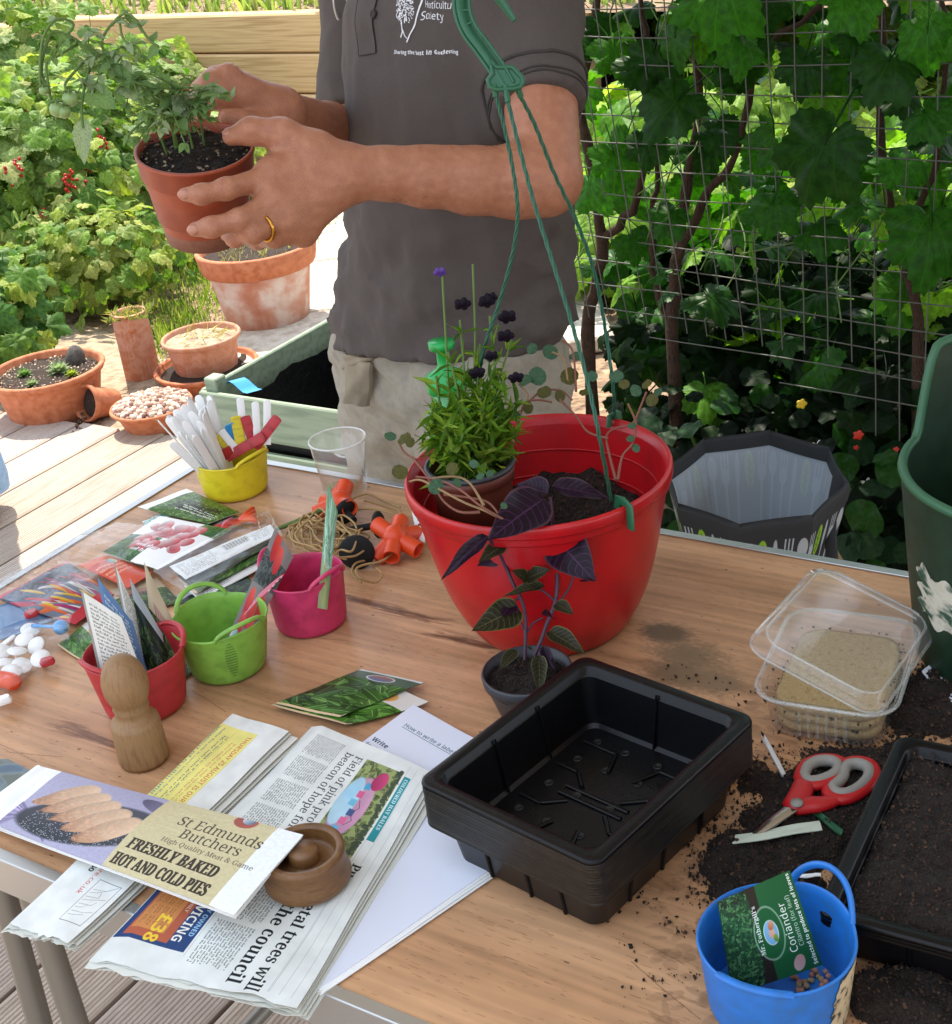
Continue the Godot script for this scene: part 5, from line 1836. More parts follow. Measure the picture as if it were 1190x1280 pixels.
	for k in 5: f.cap(arm[k], arm[k + 1], ar[k], ar[k + 1], 0.014)
	f.cap(dp(560, 196, 1.66), dp(470, 196, 1.63), 0.008, 0.007, 0.02)
	var mL := [dp(337, 222, 1.60), dp(342, 252, 1.592), dp(356, 276, 1.60), dp(378, 289, 1.62)]
	var fL := [[dp(283, 236, 1.562), dp(252, 243, 1.555), dp(231, 243, 1.556)], [dp(299, 275, 1.562), dp(264, 284, 1.556), dp(243, 287, 1.558)], [dp(316, 291, 1.572), dp(294, 297, 1.588), dp(283, 293, 1.61)], [dp(343, 298, 1.60), dp(322, 301, 1.63), dp(312, 296, 1.65)]]
	var thL := [dp(396, 188, 1.62), dp(352, 168, 1.61), dp(314, 164, 1.604), dp(289, 171, 1.61)]
	hand_part(f, WL, mL, fL, thL)
	f.cap(dp(390, 200, 1.612), dp(348, 212, 1.605), 0.018, 0.014, 0.02)
	for k in 3: f.cap(WL.lerp(mL[k], 0.35) + Vector3(0, 0.0, 0.014), mL[k] + Vector3(0, 0.004, 0.0085), 0.006, 0.0075, 0.008)
	f.net(b)
	# right arm reaching round to the far side of the pot
	f = Field.new(Vector3(-0.42, 0.98, -2.32), Vector3(0.02, 1.36, -1.62), 0.005)
	f.cap(SR.lerp(ER, 0.35), ER, 0.045, 0.04, 0.02)
	f.cap(ER, dp(410, 162, 1.96), 0.04, 0.035, 0.014)
	f.cap(dp(410, 162, 1.96), WR, 0.035, 0.027, 0.014)
	var mR := [dp(306, 116, 1.755), dp(288, 108, 1.75), dp(276, 108, 1.745), dp(270, 118, 1.735)]
	var fR := [[dp(286, 92, 1.735), dp(262, 100, 1.725), dp(250, 118, 1.715)], [dp(268, 96, 1.74), dp(250, 112, 1.73), dp(242, 132, 1.72)], [dp(262, 108, 1.735), dp(246, 128, 1.725), dp(242, 146, 1.715)], [dp(262, 124, 1.73), dp(252, 142, 1.72), dp(248, 154, 1.712)]]
	hand_part(f, WR, mR, fR, [dp(338, 158, 1.775), dp(316, 160, 1.745), dp(298, 152, 1.725), dp(282, 146, 1.715)], 0.95)
	f.net(b)
	part("body", b, K.skin, t)
	var hairs := []
	var hcol := []
	for i in 520:
		var k := rng.randi_range(0, 4)
		var u := rng.randf()
		var ax: Vector3 = (arm[k + 1] - arm[k]).normalized()
		var rad: float = lerpf(ar[k], ar[k + 1], u)
		var out := (turned(ax, rnd(0, TAU)) * Vector3(1, 0, 0))
		var dir := (ax * 0.9 + out * 0.35 + rv(0.35)).normalized()
		hairs.append(Transform3D(fit(Vector3.ZERO, dir, out) * Basis.from_scale(Vector3(0.022, 1, 0.3) * rnd(0.008, 0.014)), arm[k].lerp(arm[k + 1], u) + out * (rad + 0.001) - at))
		hcol.append(Color("4a3020").srgb_to_linear())
	many("arm_hair", LF.thin, K.crumb, hairs, hcol, t)
	nail(t, fL[0][2], fL[0][1], Vector3(-0.2, 0.25, 1), 0.0092)
	nail(t, fL[1][2], fL[1][1], Vector3(-0.2, 0.25, 1), 0.0094)
	nail(t, thL[3], thL[2], Vector3(-0.1, 0.9, 0.5), 0.0105)
	b = Mb.new(at)
	var rd: Vector3 = (fL[2][0] - mL[2]).normalized()
	var rb := turned(rd, 0)
	var pts := PackedVector3Array()
	for k in 25: pts.append(mL[2].lerp(fL[2][0], 0.62) + rb * Vector3(cos(TAU * (k % 24) / 24), 0, sin(TAU * (k % 24) / 24)) * 0.0142)
	b.tube(pts, 0.0022, 8, false)
	part("wedding_ring", b, K.gold, t)
	b = Mb.new(at)
	b.grid(func(u: float, v: float) -> Vector3:
		var a := PI * 2 * u
		var e := lerpf(-0.25 + 0.55 * (0.5 + 0.5 * sin(a)), PI / 2, v)
		return head + Vector3(0, 0.034, 0) - FACE * 0.016 + hb * (Vector3(cos(a) * cos(e) * 0.081, sin(e) * 0.101, sin(a) * cos(e) * 0.1) * (1 + 0.015 * sin(a * 23) * sin(e * 17))), 40, 12, true)
	part("hair", b, K.hair, t)
	for s in [-1, 1]:
		b = Mb.new(at)
		b.ball(head + LEFTW * s * 0.03 + FACE * 0.079 + Vector3(0, 0.018, 0), Vector3(0.012, 0.008, 0.008), hb, 10, 6)
		part("eye", b, K.white, t)
	# polo shirt
	var ca := (EL - SL).normalized()
	var cr := (ER - SR).normalized()
	sleeves = [[SL + Vector3(0, -0.01, 0), SL.lerp(EL, 0.75), 0.058, 0.0555, ca], [SR, SR.lerp(ER, 0.75), 0.058, 0.056, cr]]
	for i in 2:
		var s: Array = sleeves[i]
		# the cuff plane, where the sleeve ends
		var end: Vector3 = SL.lerp(EL, 0.69) if i == 0 else SR.lerp(ER, 0.82)
		s[1] = end + s[4] * 0.0
		sleeves[i] = [s[0], s[1], s[2], s[3], s[4]]
	b = Mb.new(at)
	f = Field.new(Vector3(-0.34, hem - 0.03, -2.34), Vector3(0.36, torso_c[0][0].y + 0.06, -1.62), 0.0075)
	f.fill(shirt_d)
	f.net(b)
	var shirt := part("polo_shirt", b, K.polo, t)
	# cuffs: raised stripes round the near sleeve
	for q in [[0.012, 0.0016], [0.018, 0.0016], [0.042, 0.0026]]:
		b = Mb.new(at)
		var ring := PackedVector3Array()
		var sb := turned(ca, 0)
		for k in 41:
			var p: Vector3 = sleeves[0][1] - ca * q[0] + sb * Vector3(cos(TAU * (k % 40) / 40), 0, sin(TAU * (k % 40) / 40)) * 0.062
			ring.append(settle(p, 0.0004))
		b.tube(ring, q[1], 6, false)
		part("sleeve_stripe", b, K.stitch, shirt)
	# placket and buttons
	var pq := [Vector2(449, 70), Vector2(470, 66), Vector2(482, -60), Vector2(459, -60)]
	var corner := pq.map(func(v): return shirt_hit(v.x, v.y))
	b = Mb.new(at)
	b.grid(func(u: float, v: float) -> Vector3: return settle(corner[0].lerp(corner[1], u).lerp(corner[3].lerp(corner[2], u), v), 0.0016), 5, 18)
	part("placket", b, K.polo, shirt)
	for e in [[0, 3], [1, 2], [0, 1]]:
		b = Mb.new(at)
		var line := PackedVector3Array()
		for k in 17: line.append(settle(corner[e[0]].lerp(corner[e[1]], k / 16.0), 0.0016))
		b.tube(line, 0.0007, 5)
		part("stitching", b, K.stitch, shirt)
	for v in [Vector2(468, 18), Vector2(474, -34)]:
		b = Mb.new(at)
		var p := settle(shirt_hit(v.x, v.y), 0.002)
		b.lathe([PackedVector2Array([Vector2(0, 0.002), Vector2(0.003, 0.0018), Vector2(0.0036, 0.0026), Vector2(0.0052, 0.0026), Vector2(0.0056, 0.0015), Vector2(0.0056, 0)])].map(func(a): a.reverse(); return a), 18, Transform3D(turned(shirt_normal(p), 0), p))
		part("button", b, K.stitch, shirt)
	# embroidery on the chest, a patch in the shirt's own curve
	var lg := [Vector2(490, 80), Vector2(583, 80), Vector2(583, -12), Vector2(490, -12)].map(func(v): return shirt_hit(v.x, v.y))
	b = Mb.new(at)
	b.grid(func(u: float, v: float) -> Vector3: return settle(lg[0].lerp(lg[1], u).lerp(lg[3].lerp(lg[2], u), v), 0.0012), 22, 16)
	part("embroidery", b, TX.logo, shirt)
	# collar
	b = Mb.new(at)
	b.grid(func(u: float, v: float) -> Vector3:
		var a := lerpf(0.35, TAU - 0.35, u) + PI / 2
		var r := 0.072 + v * 0.035
		return neck + hb * Vector3(cos(a) * r * 1.1, 0.035 - v * 0.045 + (0.01 if absf(u - 0.5) < 0.3 else -0.01) * v, sin(a) * r), 30, 5, true)
	part("collar", b, K.polo_edge, shirt)
	# steel clip hanging at the neck opening
	b = Mb.new(at)
	var ring2 := PackedVector3Array()
	var cp := shirt_hit(427, 6) + Vector3(0, 0, 0.01)
	for k in 25: ring2.append(cp + Vector3(cos(TAU * (k % 24) / 24) * 0.01, sin(TAU * (k % 24) / 24) * 0.026, 0))
	b.tube(ring2, 0.0022, 8, false)
	part("neck_clip", b, K.alu, t)
	# cargo trousers
	b = Mb.new(at)
	f = Field.new(Vector3(at.x - 0.26, 0.05, at.z - 0.26), Vector3(at.x + 0.26, hem + 0.08, at.z + 0.26), 0.012)
	f.fill(trousers_d.bind(hip))
	f.net(b)
	var tr := part("cargo_trousers", b, K.cargo, t)
	for q in [[[436, 446], [466, 452], [462, 506], [434, 500], 0.008], [[434, 440], [469, 446], [467, 462], [434, 458], 0.012]]:
		var cc := []
		for i in 4:
			var r := ray(q[i][0], q[i][1])
			var dd := 1.4
			for k in 60: dd = minf(dd + trousers_d(CP + r * dd, hip) * 0.7, 2.05)
			cc.append(CP + r * dd)
		b = Mb.new(at)
		var off: float = q[4]
		b.sheet(cc[0], cc[1], cc[2], cc[3], 8, 8, func(u: float, v: float) -> Vector3:
			var p: Vector3 = cc[0].lerp(cc[1], u).lerp(cc[3].lerp(cc[2], u), v)
			var n := (p - Vector3(hip.x, p.y, hip.z)).normalized()
			return n * (off * (1 - pow(absf(u * 2 - 1), 4)) * (0.6 + 0.4 * v) + 0.003 * sin(u * 9) * sin(v * 8) + 0.004), 0.006)
		part("pocket", b, K.cargo_dark, tr)
	for s in [-1, 1]:
		var h: Vector3 = hip + LEFTW * s * 0.12
		b = Mb.new(at)
		b.ball(Vector3(h.x, 0.045, h.z) + FACE * 0.06, Vector3(0.05, 0.05, 0.14), hb, 16, 8)
		part("shoe", b, K.shoe, t)
	# the held pot: tilted towards the table, with a tomato plant
	var rim := dp(243, 184, 1.645)
	var axis := (dp(243, 184, 1.645) - dp(258, 290, 1.715)).normalized()
	var rr := wide(74, rim)
	var H := 0.112
	var pb := rim - axis * H
	var pt := thing("tomato_pot", "reddish brown plastic pot held in both hands, growing a tomato plant", "plant pot", pb)
	var pbas := turned(axis, 0)
	b = Mb.new()
	var r0 := rr * 0.70
	var yb := 0.018
	b.lathe([PackedVector2Array([Vector2(0, 0.004), Vector2(r0 * 0.9, 0.004), Vector2(r0 * 0.92, 0), Vector2(r0, 0), Vector2(lerpf(r0, rr * 0.93, yb / H), yb)])], 44, Transform3D(pbas, Vector3.ZERO))
	part("dusty_foot", b, K.pot_dusty, pt)
	b = Mb.new()
	b.lathe([PackedVector2Array([Vector2(lerpf(r0, rr * 0.93, yb / H), yb), Vector2(rr * 0.925, H - 0.03)]), PackedVector2Array([Vector2(rr * 0.925, H - 0.03), Vector2(rr * 0.965, H - 0.028), Vector2(rr * 0.985, H - 0.005), Vector2(rr * 1.01, H - 0.004), Vector2(rr * 1.01, H), Vector2(rr * 0.96, H), Vector2(rr * 0.93, H - 0.02), Vector2(rr * 0.8, 0.03), Vector2(0, 0.03)])], 56, Transform3D(pbas, Vector3.ZERO))
	part("pot_body", b, K.pot_brown, pt)
	b = Mb.new()
	var nz := FastNoiseLite.new(); nz.frequency = 30; nz.seed = 8
	b.grid(func(u: float, v: float) -> Vector3:
		var q := Vector3(cos(TAU * u) * rr * 0.95 * v, H - 0.012, -sin(TAU * u) * rr * 0.95 * v)
		q.y += 0.012 * (1 - v * v) + nz.get_noise_2d(q.x, q.z) * 0.008
		return pbas * q, 40, 12)
	part("compost", b, K.compost, pt)
	scatter("crumbs", pt, LF.crumb, K.crumb, 260, func(i):
		var a := rnd(0, TAU)
		var q := sqrt(rng.randf()) * rr * 0.9
		return Transform3D(turned(rv(), 1).scaled(Vector3(1, 0.7, 1.4) * rnd(0.0012, 0.0034)), pbas * Vector3(cos(a) * q, H - 0.004 + 0.006 * (1 - q / rr), sin(a) * q)), ["2a1c12", "1a110b", "4a3424", "8a7a66"])
	tomato(pt, rim, axis)

	# a second person, almost wholly outside the left edge: one pale blue trouser leg shows
	var q2 := on(-14, 640, 0.0)
	var t2 := thing("person", "person in pale blue trousers, one leg showing at the left edge of the deck", "person", q2)
	b = Mb.new()
	f = Field.new(Vector3(-0.45, -0.02, -0.3), Vector3(0.3, 1.78, 0.3), 0.016)
	var o := Vector3(-0.1, 0, 0)
	f.cap(o + Vector3(0, 0.88, 0), o + Vector3(0, 1.35, 0), 0.11, 0.13, 0.05)
	f.cap(o + Vector3(0, 1.4, 0), o + Vector3(0, 1.5, 0.01), 0.055, 0.05, 0.03)
	f.ell(o + Vector3(0, 1.6, 0.02), Vector3(0.075, 0.115, 0.095), Basis(), 0.03)
	f.cap(o + Vector3(0, 1.58, 0.11), o + Vector3(0, 1.565, 0.118), 0.012, 0.014, 0.015)
	for s in [-1, 1]:
		f.cap(o + Vector3(s * 0.09, 0.88, 0), o + Vector3(s * 0.1, 0.48, 0.01), 0.08, 0.052, 0.03)
		f.cap(o + Vector3(s * 0.1, 0.48, 0.01), o + Vector3(s * 0.1, 0.08, -0.01), 0.052, 0.036, 0.02)
		f.cap(o + Vector3(s * 0.1, 0.05, -0.01), o + Vector3(s * 0.11, 0.035, 0.14), 0.036, 0.03, 0.02)
		f.cap(o + Vector3(s * 0.17, 1.36, 0), o + Vector3(s * 0.24, 1.08, 0.0), 0.045, 0.038, 0.03)
		f.cap(o + Vector3(s * 0.24, 1.08, 0), o + Vector3(s * 0.22, 0.86, 0.1), 0.036, 0.025, 0.02)
		for k in 4: f.cap(o + Vector3(s * 0.22, 0.86, 0.1), o + Vector3(s * (0.205 + 0.012 * k), 0.74, 0.13), 0.02, 0.008, 0.01)
	f.net(b)
	part("body", b, K.skin, t2)
	b = Mb.new()
	for s in [-1, 1]:
		b.grid(func(u: float, v: float) -> Vector3:
			var r := lerpf(0.068, 0.105, v) + 0.004 * sin(v * 31 + u * 6.28)
			return o + Vector3(s * lerpf(0.1, 0.085, v) + cos(TAU * u) * r, lerpf(0.06, 0.92, v), -sin(TAU * u) * r), 24, 24)
	part("trousers", b, K.jeans, t2)
	b = Mb.new()
	b.grid(func(u: float, v: float) -> Vector3: return o + Vector3(cos(TAU * u) * lerpf(0.19, 0.17, v), lerpf(0.86, 1.42, v), -sin(TAU * u) * lerpf(0.14, 0.12, v)) * Vector3(1.0 - 0.6 * pow(v, 8), 1, 1.0 - 0.5 * pow(v, 8)), 28, 14)
	part("shirt", b, K.tee, t2)
	b = Mb.new()
	b.ball(o + Vector3(0, 1.635, -0.005), Vector3(0.082, 0.095, 0.1), Basis(), 20, 10)
	part("hair", b, K.hair, t2)

func trousers_d(p: Vector3, hip: Vector3) -> float:
	var d := cap_d(p, hip + Vector3(0, 0.02, 0), hip + Vector3(0, 0.2, 0), 0.115, 0.12)
	for s in [-1, 1]:
		var h: Vector3 = hip + LEFTW * s * 0.098 + Vector3(0, 0.06, 0)
		var kn: Vector3 = Vector3(h.x, 0.46, h.z) + FACE * 0.02 + LEFTW * s * 0.025
		var an := Vector3(kn.x, 0.06, kn.z) - FACE * 0.02
		d = smin(d, cap_d(p, h, kn, 0.118, 0.092), 0.04)
		d = smin(d, cap_d(p, kn, an, 0.088, 0.078), 0.03)
	d += fold.get_noise_3d(p.x * 1.2, p.y * 2.6, p.z * 1.2) * 0.012 + fold.get_noise_3d(p.x * 2.5, p.y * 5.0 + p.x * 3, p.z * 2.5) * 0.006
	return maxf(maxf(d, 0.06 - p.y), p.y - hip.y - 0.16)

func tomato(pt: Node3D, rim: Vector3, axis: Vector3) -> void:
	var at := pt.position
	var root := rim + axis * -0.006
	var stems := [
		[[root + Vector3(-0.02, 0, 0.0), dp(206, 130, 1.60), dp(160, 92, 1.585), dp(118, 65, 1.575), dp(84, 44, 1.57)], 0.0026],
		[[dp(84, 44, 1.57), dp(66, 40, 1.565), dp(56, 62, 1.565), dp(52, 92, 1.565), dp(62, 112, 1.565)], 0.0018],
		[[dp(84, 44, 1.57), dp(92, 30, 1.57), dp(72, 24, 1.56), dp(54, 48, 1.56), dp(50, 100, 1.56), dp(56, 112, 1.56)], 0.0016],
		[[dp(100, 54, 1.572), dp(72, 70, 1.56), dp(58, 80, 1.56), dp(64, 128, 1.56)], 0.0016],
		[[dp(118, 65, 1.575), dp(95, 88, 1.565), dp(82, 104, 1.56), dp(84, 114, 1.56)], 0.0016],
		[[dp(160, 92, 1.585), dp(128, 60, 1.57), dp(140, 30, 1.565), dp(165, 22, 1.565), dp(178, 40, 1.565)], 0.0016],
		[[dp(140, 32, 1.565), dp(150, 20, 1.565), dp(165, 20, 1.56), dp(185, 48, 1.56), dp(198, 58, 1.56)], 0.0015],
		[[dp(150, 30, 1.565), dp(155, 50, 1.56), dp(172, 60, 1.56), dp(176, 72, 1.56)], 0.0014],
		[[root + Vector3(0.0, 0, 0.01), dp(228, 128, 1.61), dp(222, 110, 1.60), dp(214, 100, 1.595)], 0.0014],
		[[root + Vector3(0.01, 0, -0.01), dp(250, 130, 1.63), dp(262, 116, 1.63), dp(280, 118, 1.62)], 0.0014],
		[[root + Vector3(-0.03, 0, 0.01), dp(190, 150, 1.60), dp(172, 158, 1.585), dp(160, 170, 1.58)], 0.0014],
		[[dp(118, 65, 1.575), dp(108, 100, 1.565), dp(102, 132, 1.56), dp(104, 160, 1.56)], 0.0016],
	]
	for s in stems:
		var b := Mb.new(at)
		b.tube(smooth_path(s[0], 22), s[1], 7)
		part("stem", b, K.stem, pt)
	for q in [[72, 137, 20], [88, 124, 20], [80, 140, 17], [55, 113, 12]]:
		var p := dp(q[0], q[1], 1.555)
		var b := Mb.new(at)
		var r := wide(q[2] * 0.5, p)
		b.ball(p, Vector3(r, r * 0.95, r), Basis(), 20, 14)
		var fr := part("tomato", b, K.tomato, pt)
		b = Mb.new(at)
		for k in 5:
			var a := k * 1.257
			b.tube(PackedVector3Array([p + Vector3(0, r * 0.95, 0), p + Vector3(cos(a) * r * 0.6, r * 1.05, sin(a) * r * 0.6), p + Vector3(cos(a) * r * 1.1, r * 0.8, sin(a) * r * 1.1)]), [0.0012, 0.0014, 0.0004], 5)
		part("calyx", b, K.stem, fr)
	# leaflets along the stems, larger ones placed one by one
	var put := func(px: float, py: float, d: float, qx: float, qy: float, d2: float, mesh: Mesh, m: Material, wf := 1.0) -> void:
		var A := dp(px, py, d)
		var B := dp(qx, qy, d2)
		var y := B - A
		var L := y.length() * 0.8
		y = y.normalized()
		var z := ((CP - A).normalized() + Vector3(0, 0.7, 0) + rv(0.4))
		z = (z - y * z.dot(y)).normalized()
		part("leaf", mesh, m, pt, Transform3D(Basis(y.cross(z) * L * wf, y * L, z * L), A - at))
	for q in [[110, 112, 1.565, 152, 138, 1.55, 1.3], [104, 150, 1.56, 103, 218, 1.56, 0.8], [150, 105, 1.58, 186, 128, 1.56, 1.2], [128, 66, 1.57, 160, 110, 1.56, 0.7], [136, 84, 1.57, 182, 118, 1.565, 0.9], [84, 42, 1.57, 76, 62, 1.56, 1.2], [70, 22, 1.56, 52, 28, 1.56, 1.1], [228, 118, 1.6, 218, 150, 1.58, 1.1], [214, 118, 1.6, 196, 138, 1.585, 1.1], [222, 140, 1.6, 208, 152, 1.58, 1.3], [236, 128, 1.6, 226, 112, 1.59, 1.2], [262, 110, 1.62, 248, 132, 1.6, 1.1], [268, 112, 1.62, 292, 116, 1.61, 0.8], [290, 122, 1.61, 294, 104, 1.6, 0.7], [256, 100, 1.62, 262, 88, 1.61, 1.2], [240, 124, 1.6, 258, 138, 1.58, 1.1], [224, 150, 1.59, 236, 164, 1.575, 1.2], [246, 138, 1.6, 264, 150, 1.59, 0.9], [196, 112, 1.6, 178, 100, 1.59, 1.0], [206, 106, 1.6, 212, 88, 1.59, 1.0], [188, 92, 1.59, 200, 78, 1.58, 0.9], [98, 46, 1.57, 108, 34, 1.56, 1.2], [252, 112, 1.62, 238, 104, 1.61, 1.1]]:
		put.call(q[0], q[1], q[2], q[3], q[4], q[5], LF.saw, [K.tom_leaf, K.tom_leaf2, K.tom_leaf][rng.randi() % 3], q[6])
	# feathery compound leaves: a thin stalk with pairs of toothed leaflets
	for i in 50:
		var A: Vector3
		var B: Vector3
		if i < 30:
			A = dp(215 + rnd(-12, 40), 150 + rnd(-8, 6), rnd(1.59, 1.65))
			B = dp(222 + rng.randfn() * 34, 118 + rng.randfn() * 20, rnd(1.55, 1.66))
		else:
			var f := rnd(0.1, 0.95)
			A = smooth_path(stems[0][0], 20)[int(f * 19)]
			B = A + dp(600 + rnd(-44, 40), 640 + rnd(-30, 40), 1.6) - dp(600, 640, 1.6) + Vector3(0, 0, rnd(-0.02, 0.04))
		var mid := A.lerp(B, 0.5) + Vector3(0, 0.008, 0)
		var sp := smooth_path([A, mid, B + Vector3(0, -0.006, 0)], 8)
		var b := Mb.new(at)
		b.tube(sp, 0.0008, 5)
		var lf := part("leaf_stalk", b, K.stem, pt)
		for k in 9:
			var P := sp[mini(8, 2 + k / 2 * 2)]
			var y := (sp[8] - sp[4]).normalized()
			var up := (Vector3.UP + rv(0.5)).normalized()
			var sdv := y.cross(up).normalized() * (1 if k % 2 else -1)
			var d := (y * 0.6 + sdv + rv(0.3)).normalized() if k < 8 else y
			var z := (up - d * up.dot(d)).normalized()
			part("leaflet", LF.saw, [K.tom_leaf, K.tom_leaf2, K.tom_leaf][i % 3], lf, Transform3D(Basis(d.cross(z), d, z).scaled(Vector3.ONE * rnd(0.01, 0.017)), P - at))
	for i in 60:
		var s: Array = stems[[0, 0, 8, 9, 10, 5, 6, 7, 0, 8, 9, 11][i % 12]]
		var sp := smooth_path(s[0], 20)
		var k := rng.randi_range(6, 19)
		var A := sp[k]
		var dir := (rv() + Vector3(0, -0.3, 0.2)).normalized()
		var L := rnd(0.009, 0.024)
		var z := (Vector3(0, 1, 0.4) + rv(0.6))
		z = (z - dir * z.dot(dir)).normalized()
		part("leaf", LF.saw, [K.tom_leaf, K.tom_leaf2][i % 2], pt, Transform3D(Basis(dir.cross(z), dir, z).scaled(Vector3.ONE * L), A - at))


func build_table() -> void:
	var u0 := -1.354
	var u1 := 0.45
	var v0 := 0.566
	var v1 := 1.315
	var o := tp((u0 + u1) / 2, (v0 + v1) / 2, 0)
	var t := thing("folding_table", "long folding table with a beech print top and aluminium edging", "table", o)
	var bs := Basis(TU, Vector3.UP, -TV)
	var b := Mb.new(o)
	var L := u1 - u0
	var W := v1 - v0
	b.box(tp((u0 + u1) / 2, (v0 + v1) / 2, T - 0.0125), Vector3(L - 0.006, 0.022, W - 0.006), bs, 0.001)
	part("board", b, K.timber, t)
	b = Mb.new(o)
	b.grid(func(u: float, v: float) -> Vector3: return tp(u0 + 0.003 + u * (L - 0.006), v0 + 0.003 + v * (W - 0.006), T), 8, 4)
	part("table_top", b, TX.bench, t)
	var c := tp((u0 + u1) / 2, (v0 + v1) / 2, 0)
	for e in [[0, -1], [0, 1], [1, -1], [1, 1]]:
		b = Mb.new(o)
		var ln: float = L if e[0] == 0 else W - 0.012
		var d: Vector3 = -TV * e[1] * -W / 2 if e[0] == 0 else TU * e[1] * L / 2
		var along := TU if e[0] == 0 else TV
		var outw := d.normalized()
		var eb := Basis(along, Vector3.UP, along.cross(Vector3.UP))
		b.box(c + d + outw * 0.0015 + Vector3(0, T - 0.0185, 0), Vector3(ln, 0.041, 0.003), eb, 0.001)
		b.box(c + d - outw * 0.003 + Vector3(0, T + 0.0012, 0), Vector3(ln, 0.002, 0.0115), eb, 0.0008)
		part("edge_trim", b, K.alu, t)
	for e in [u0 + 0.32, u1 - 0.42]:
		for s in [v0 + 0.045, v1 - 0.045]:
			for k in [0, 1]:
				b = Mb.new(o)
				var uu: float = e + k * 0.04
				b.tube(PackedVector3Array([tp(uu, s, T - 0.03), tp(uu + (0.012 if k else -0.05), s, 0.0)]), 0.0125, 12)
				part("leg", b, K.steel, t)
		b = Mb.new(o)
		b.tube(PackedVector3Array([tp(e, v0 + 0.045, 0.2), tp(e, v1 - 0.045, 0.2)]), 0.01, 10)
		part("cross_bar", b, K.steel, t)


func tub(called: String, label: String, m: Material, bx: float, by: float, bw: float, rx: float, ry: float, rw: float, handles: Array, group := "small flexible tubs on the table") -> Node3D:
	var base := on(bx, by, T + 0.001)
	var H := lift(base, rx, ry) - T
	var rb := wide(bw / 2, base)
	var rr := wide(rw / 2, base + Vector3(0, H, 0))
	var t := thing(called, label, "tub", base, group)
	t.set_meta("dims", [rb, rr, H])
	var hs := handles.map(func(q): return bear(base, on(q[0], q[1], T + H)))
	var up := func(a: float) -> float:
		var k := 0.0
		for i in hs.size():
			var d := absf(wrapf(a - hs[i], -PI, PI))
			k = maxf(k, clampf(1.0 - pow(d / 0.75, 2.0), 0, 1) * handles[i][2] * 0.22)
		return k
	var b := Mb.new()
	var rad := func(s: float) -> float: return lerpf(rb, rr, pow(s, 0.9))
	b.lathe([PackedVector2Array([Vector2(0, 0.002), Vector2(rb * 0.9, 0.002), Vector2(rb * 0.93, 0)]), PackedVector2Array([Vector2(rb * 0.93, 0), Vector2(rb * 0.985, 0.0015), Vector2(rb, 0.005)])], 56)
	b.next()
	b.grid(func(u: float, v: float) -> Vector3:
		var a := TAU * (fmod(u * 72, 72) / 72)
		var y: float = 0.005 + v * (H - 0.005 + up.call(a))
		var r: float = rad.call(clampf(y / H, 0, 1.2)) + 0.00018 * sin(v * 150)
		return Vector3(cos(a) * r, y, -sin(a) * r), 72, 60)
	b.next()
	b.grid(func(u: float, v: float) -> Vector3:
		var a := TAU * (fmod(u * 72, 72) / 72)
		var top: float = H + up.call(a)
		var q := v * 6
		var y: float
		var r: float
		if q < 2:
			var e := PI * q / 2
			r = rad.call(top / H) + 0.0009 - 0.0021 * (1 - cos(e)) * 0.5
			y = top - 0.0012 + 0.0018 * sin(e)
		else:
			y = lerpf(top - 0.002, 0.004, (q - 2) / 4)
			r = rad.call(clampf(y / H, 0, 1.2)) - 0.0018
		return Vector3(cos(a) * r, y, -sin(a) * r), 72, 18)
	b.next()
	b.lathe([PackedVector2Array([Vector2(rb - 0.0015, 0.0042), Vector2(0, 0.004)])], 40)
	part("tub_body", b, m, t)
	for i in hs.size():
		b = Mb.new()
		var pts := PackedVector3Array()
		var span: float = handles[i][3] if handles[i].size() > 3 else 0.62
		for k in 25:
			var f := k / 24.0 * 2 - 1
			var a: float = hs[i] + f * span
			var y: float = H - 0.0012 + handles[i][2] * pow(1 - f * f, 0.62) + (up.call(a) if absf(f) > 0.98 else 0.0)
			var r: float = rr + handles[i][2] * 0.16 * (1 - f * f)
			pts.append(Vector3(cos(a) * r, y, -sin(a) * r))
		b.tube(pts, 0.0031, 10, true, 0.7)
		part("handle", b, m, t)
	return t

func belly(f: float) -> float:
	return 0.62 * f + 0.38 * (1.0 - pow(1.0 - f, 4.5))

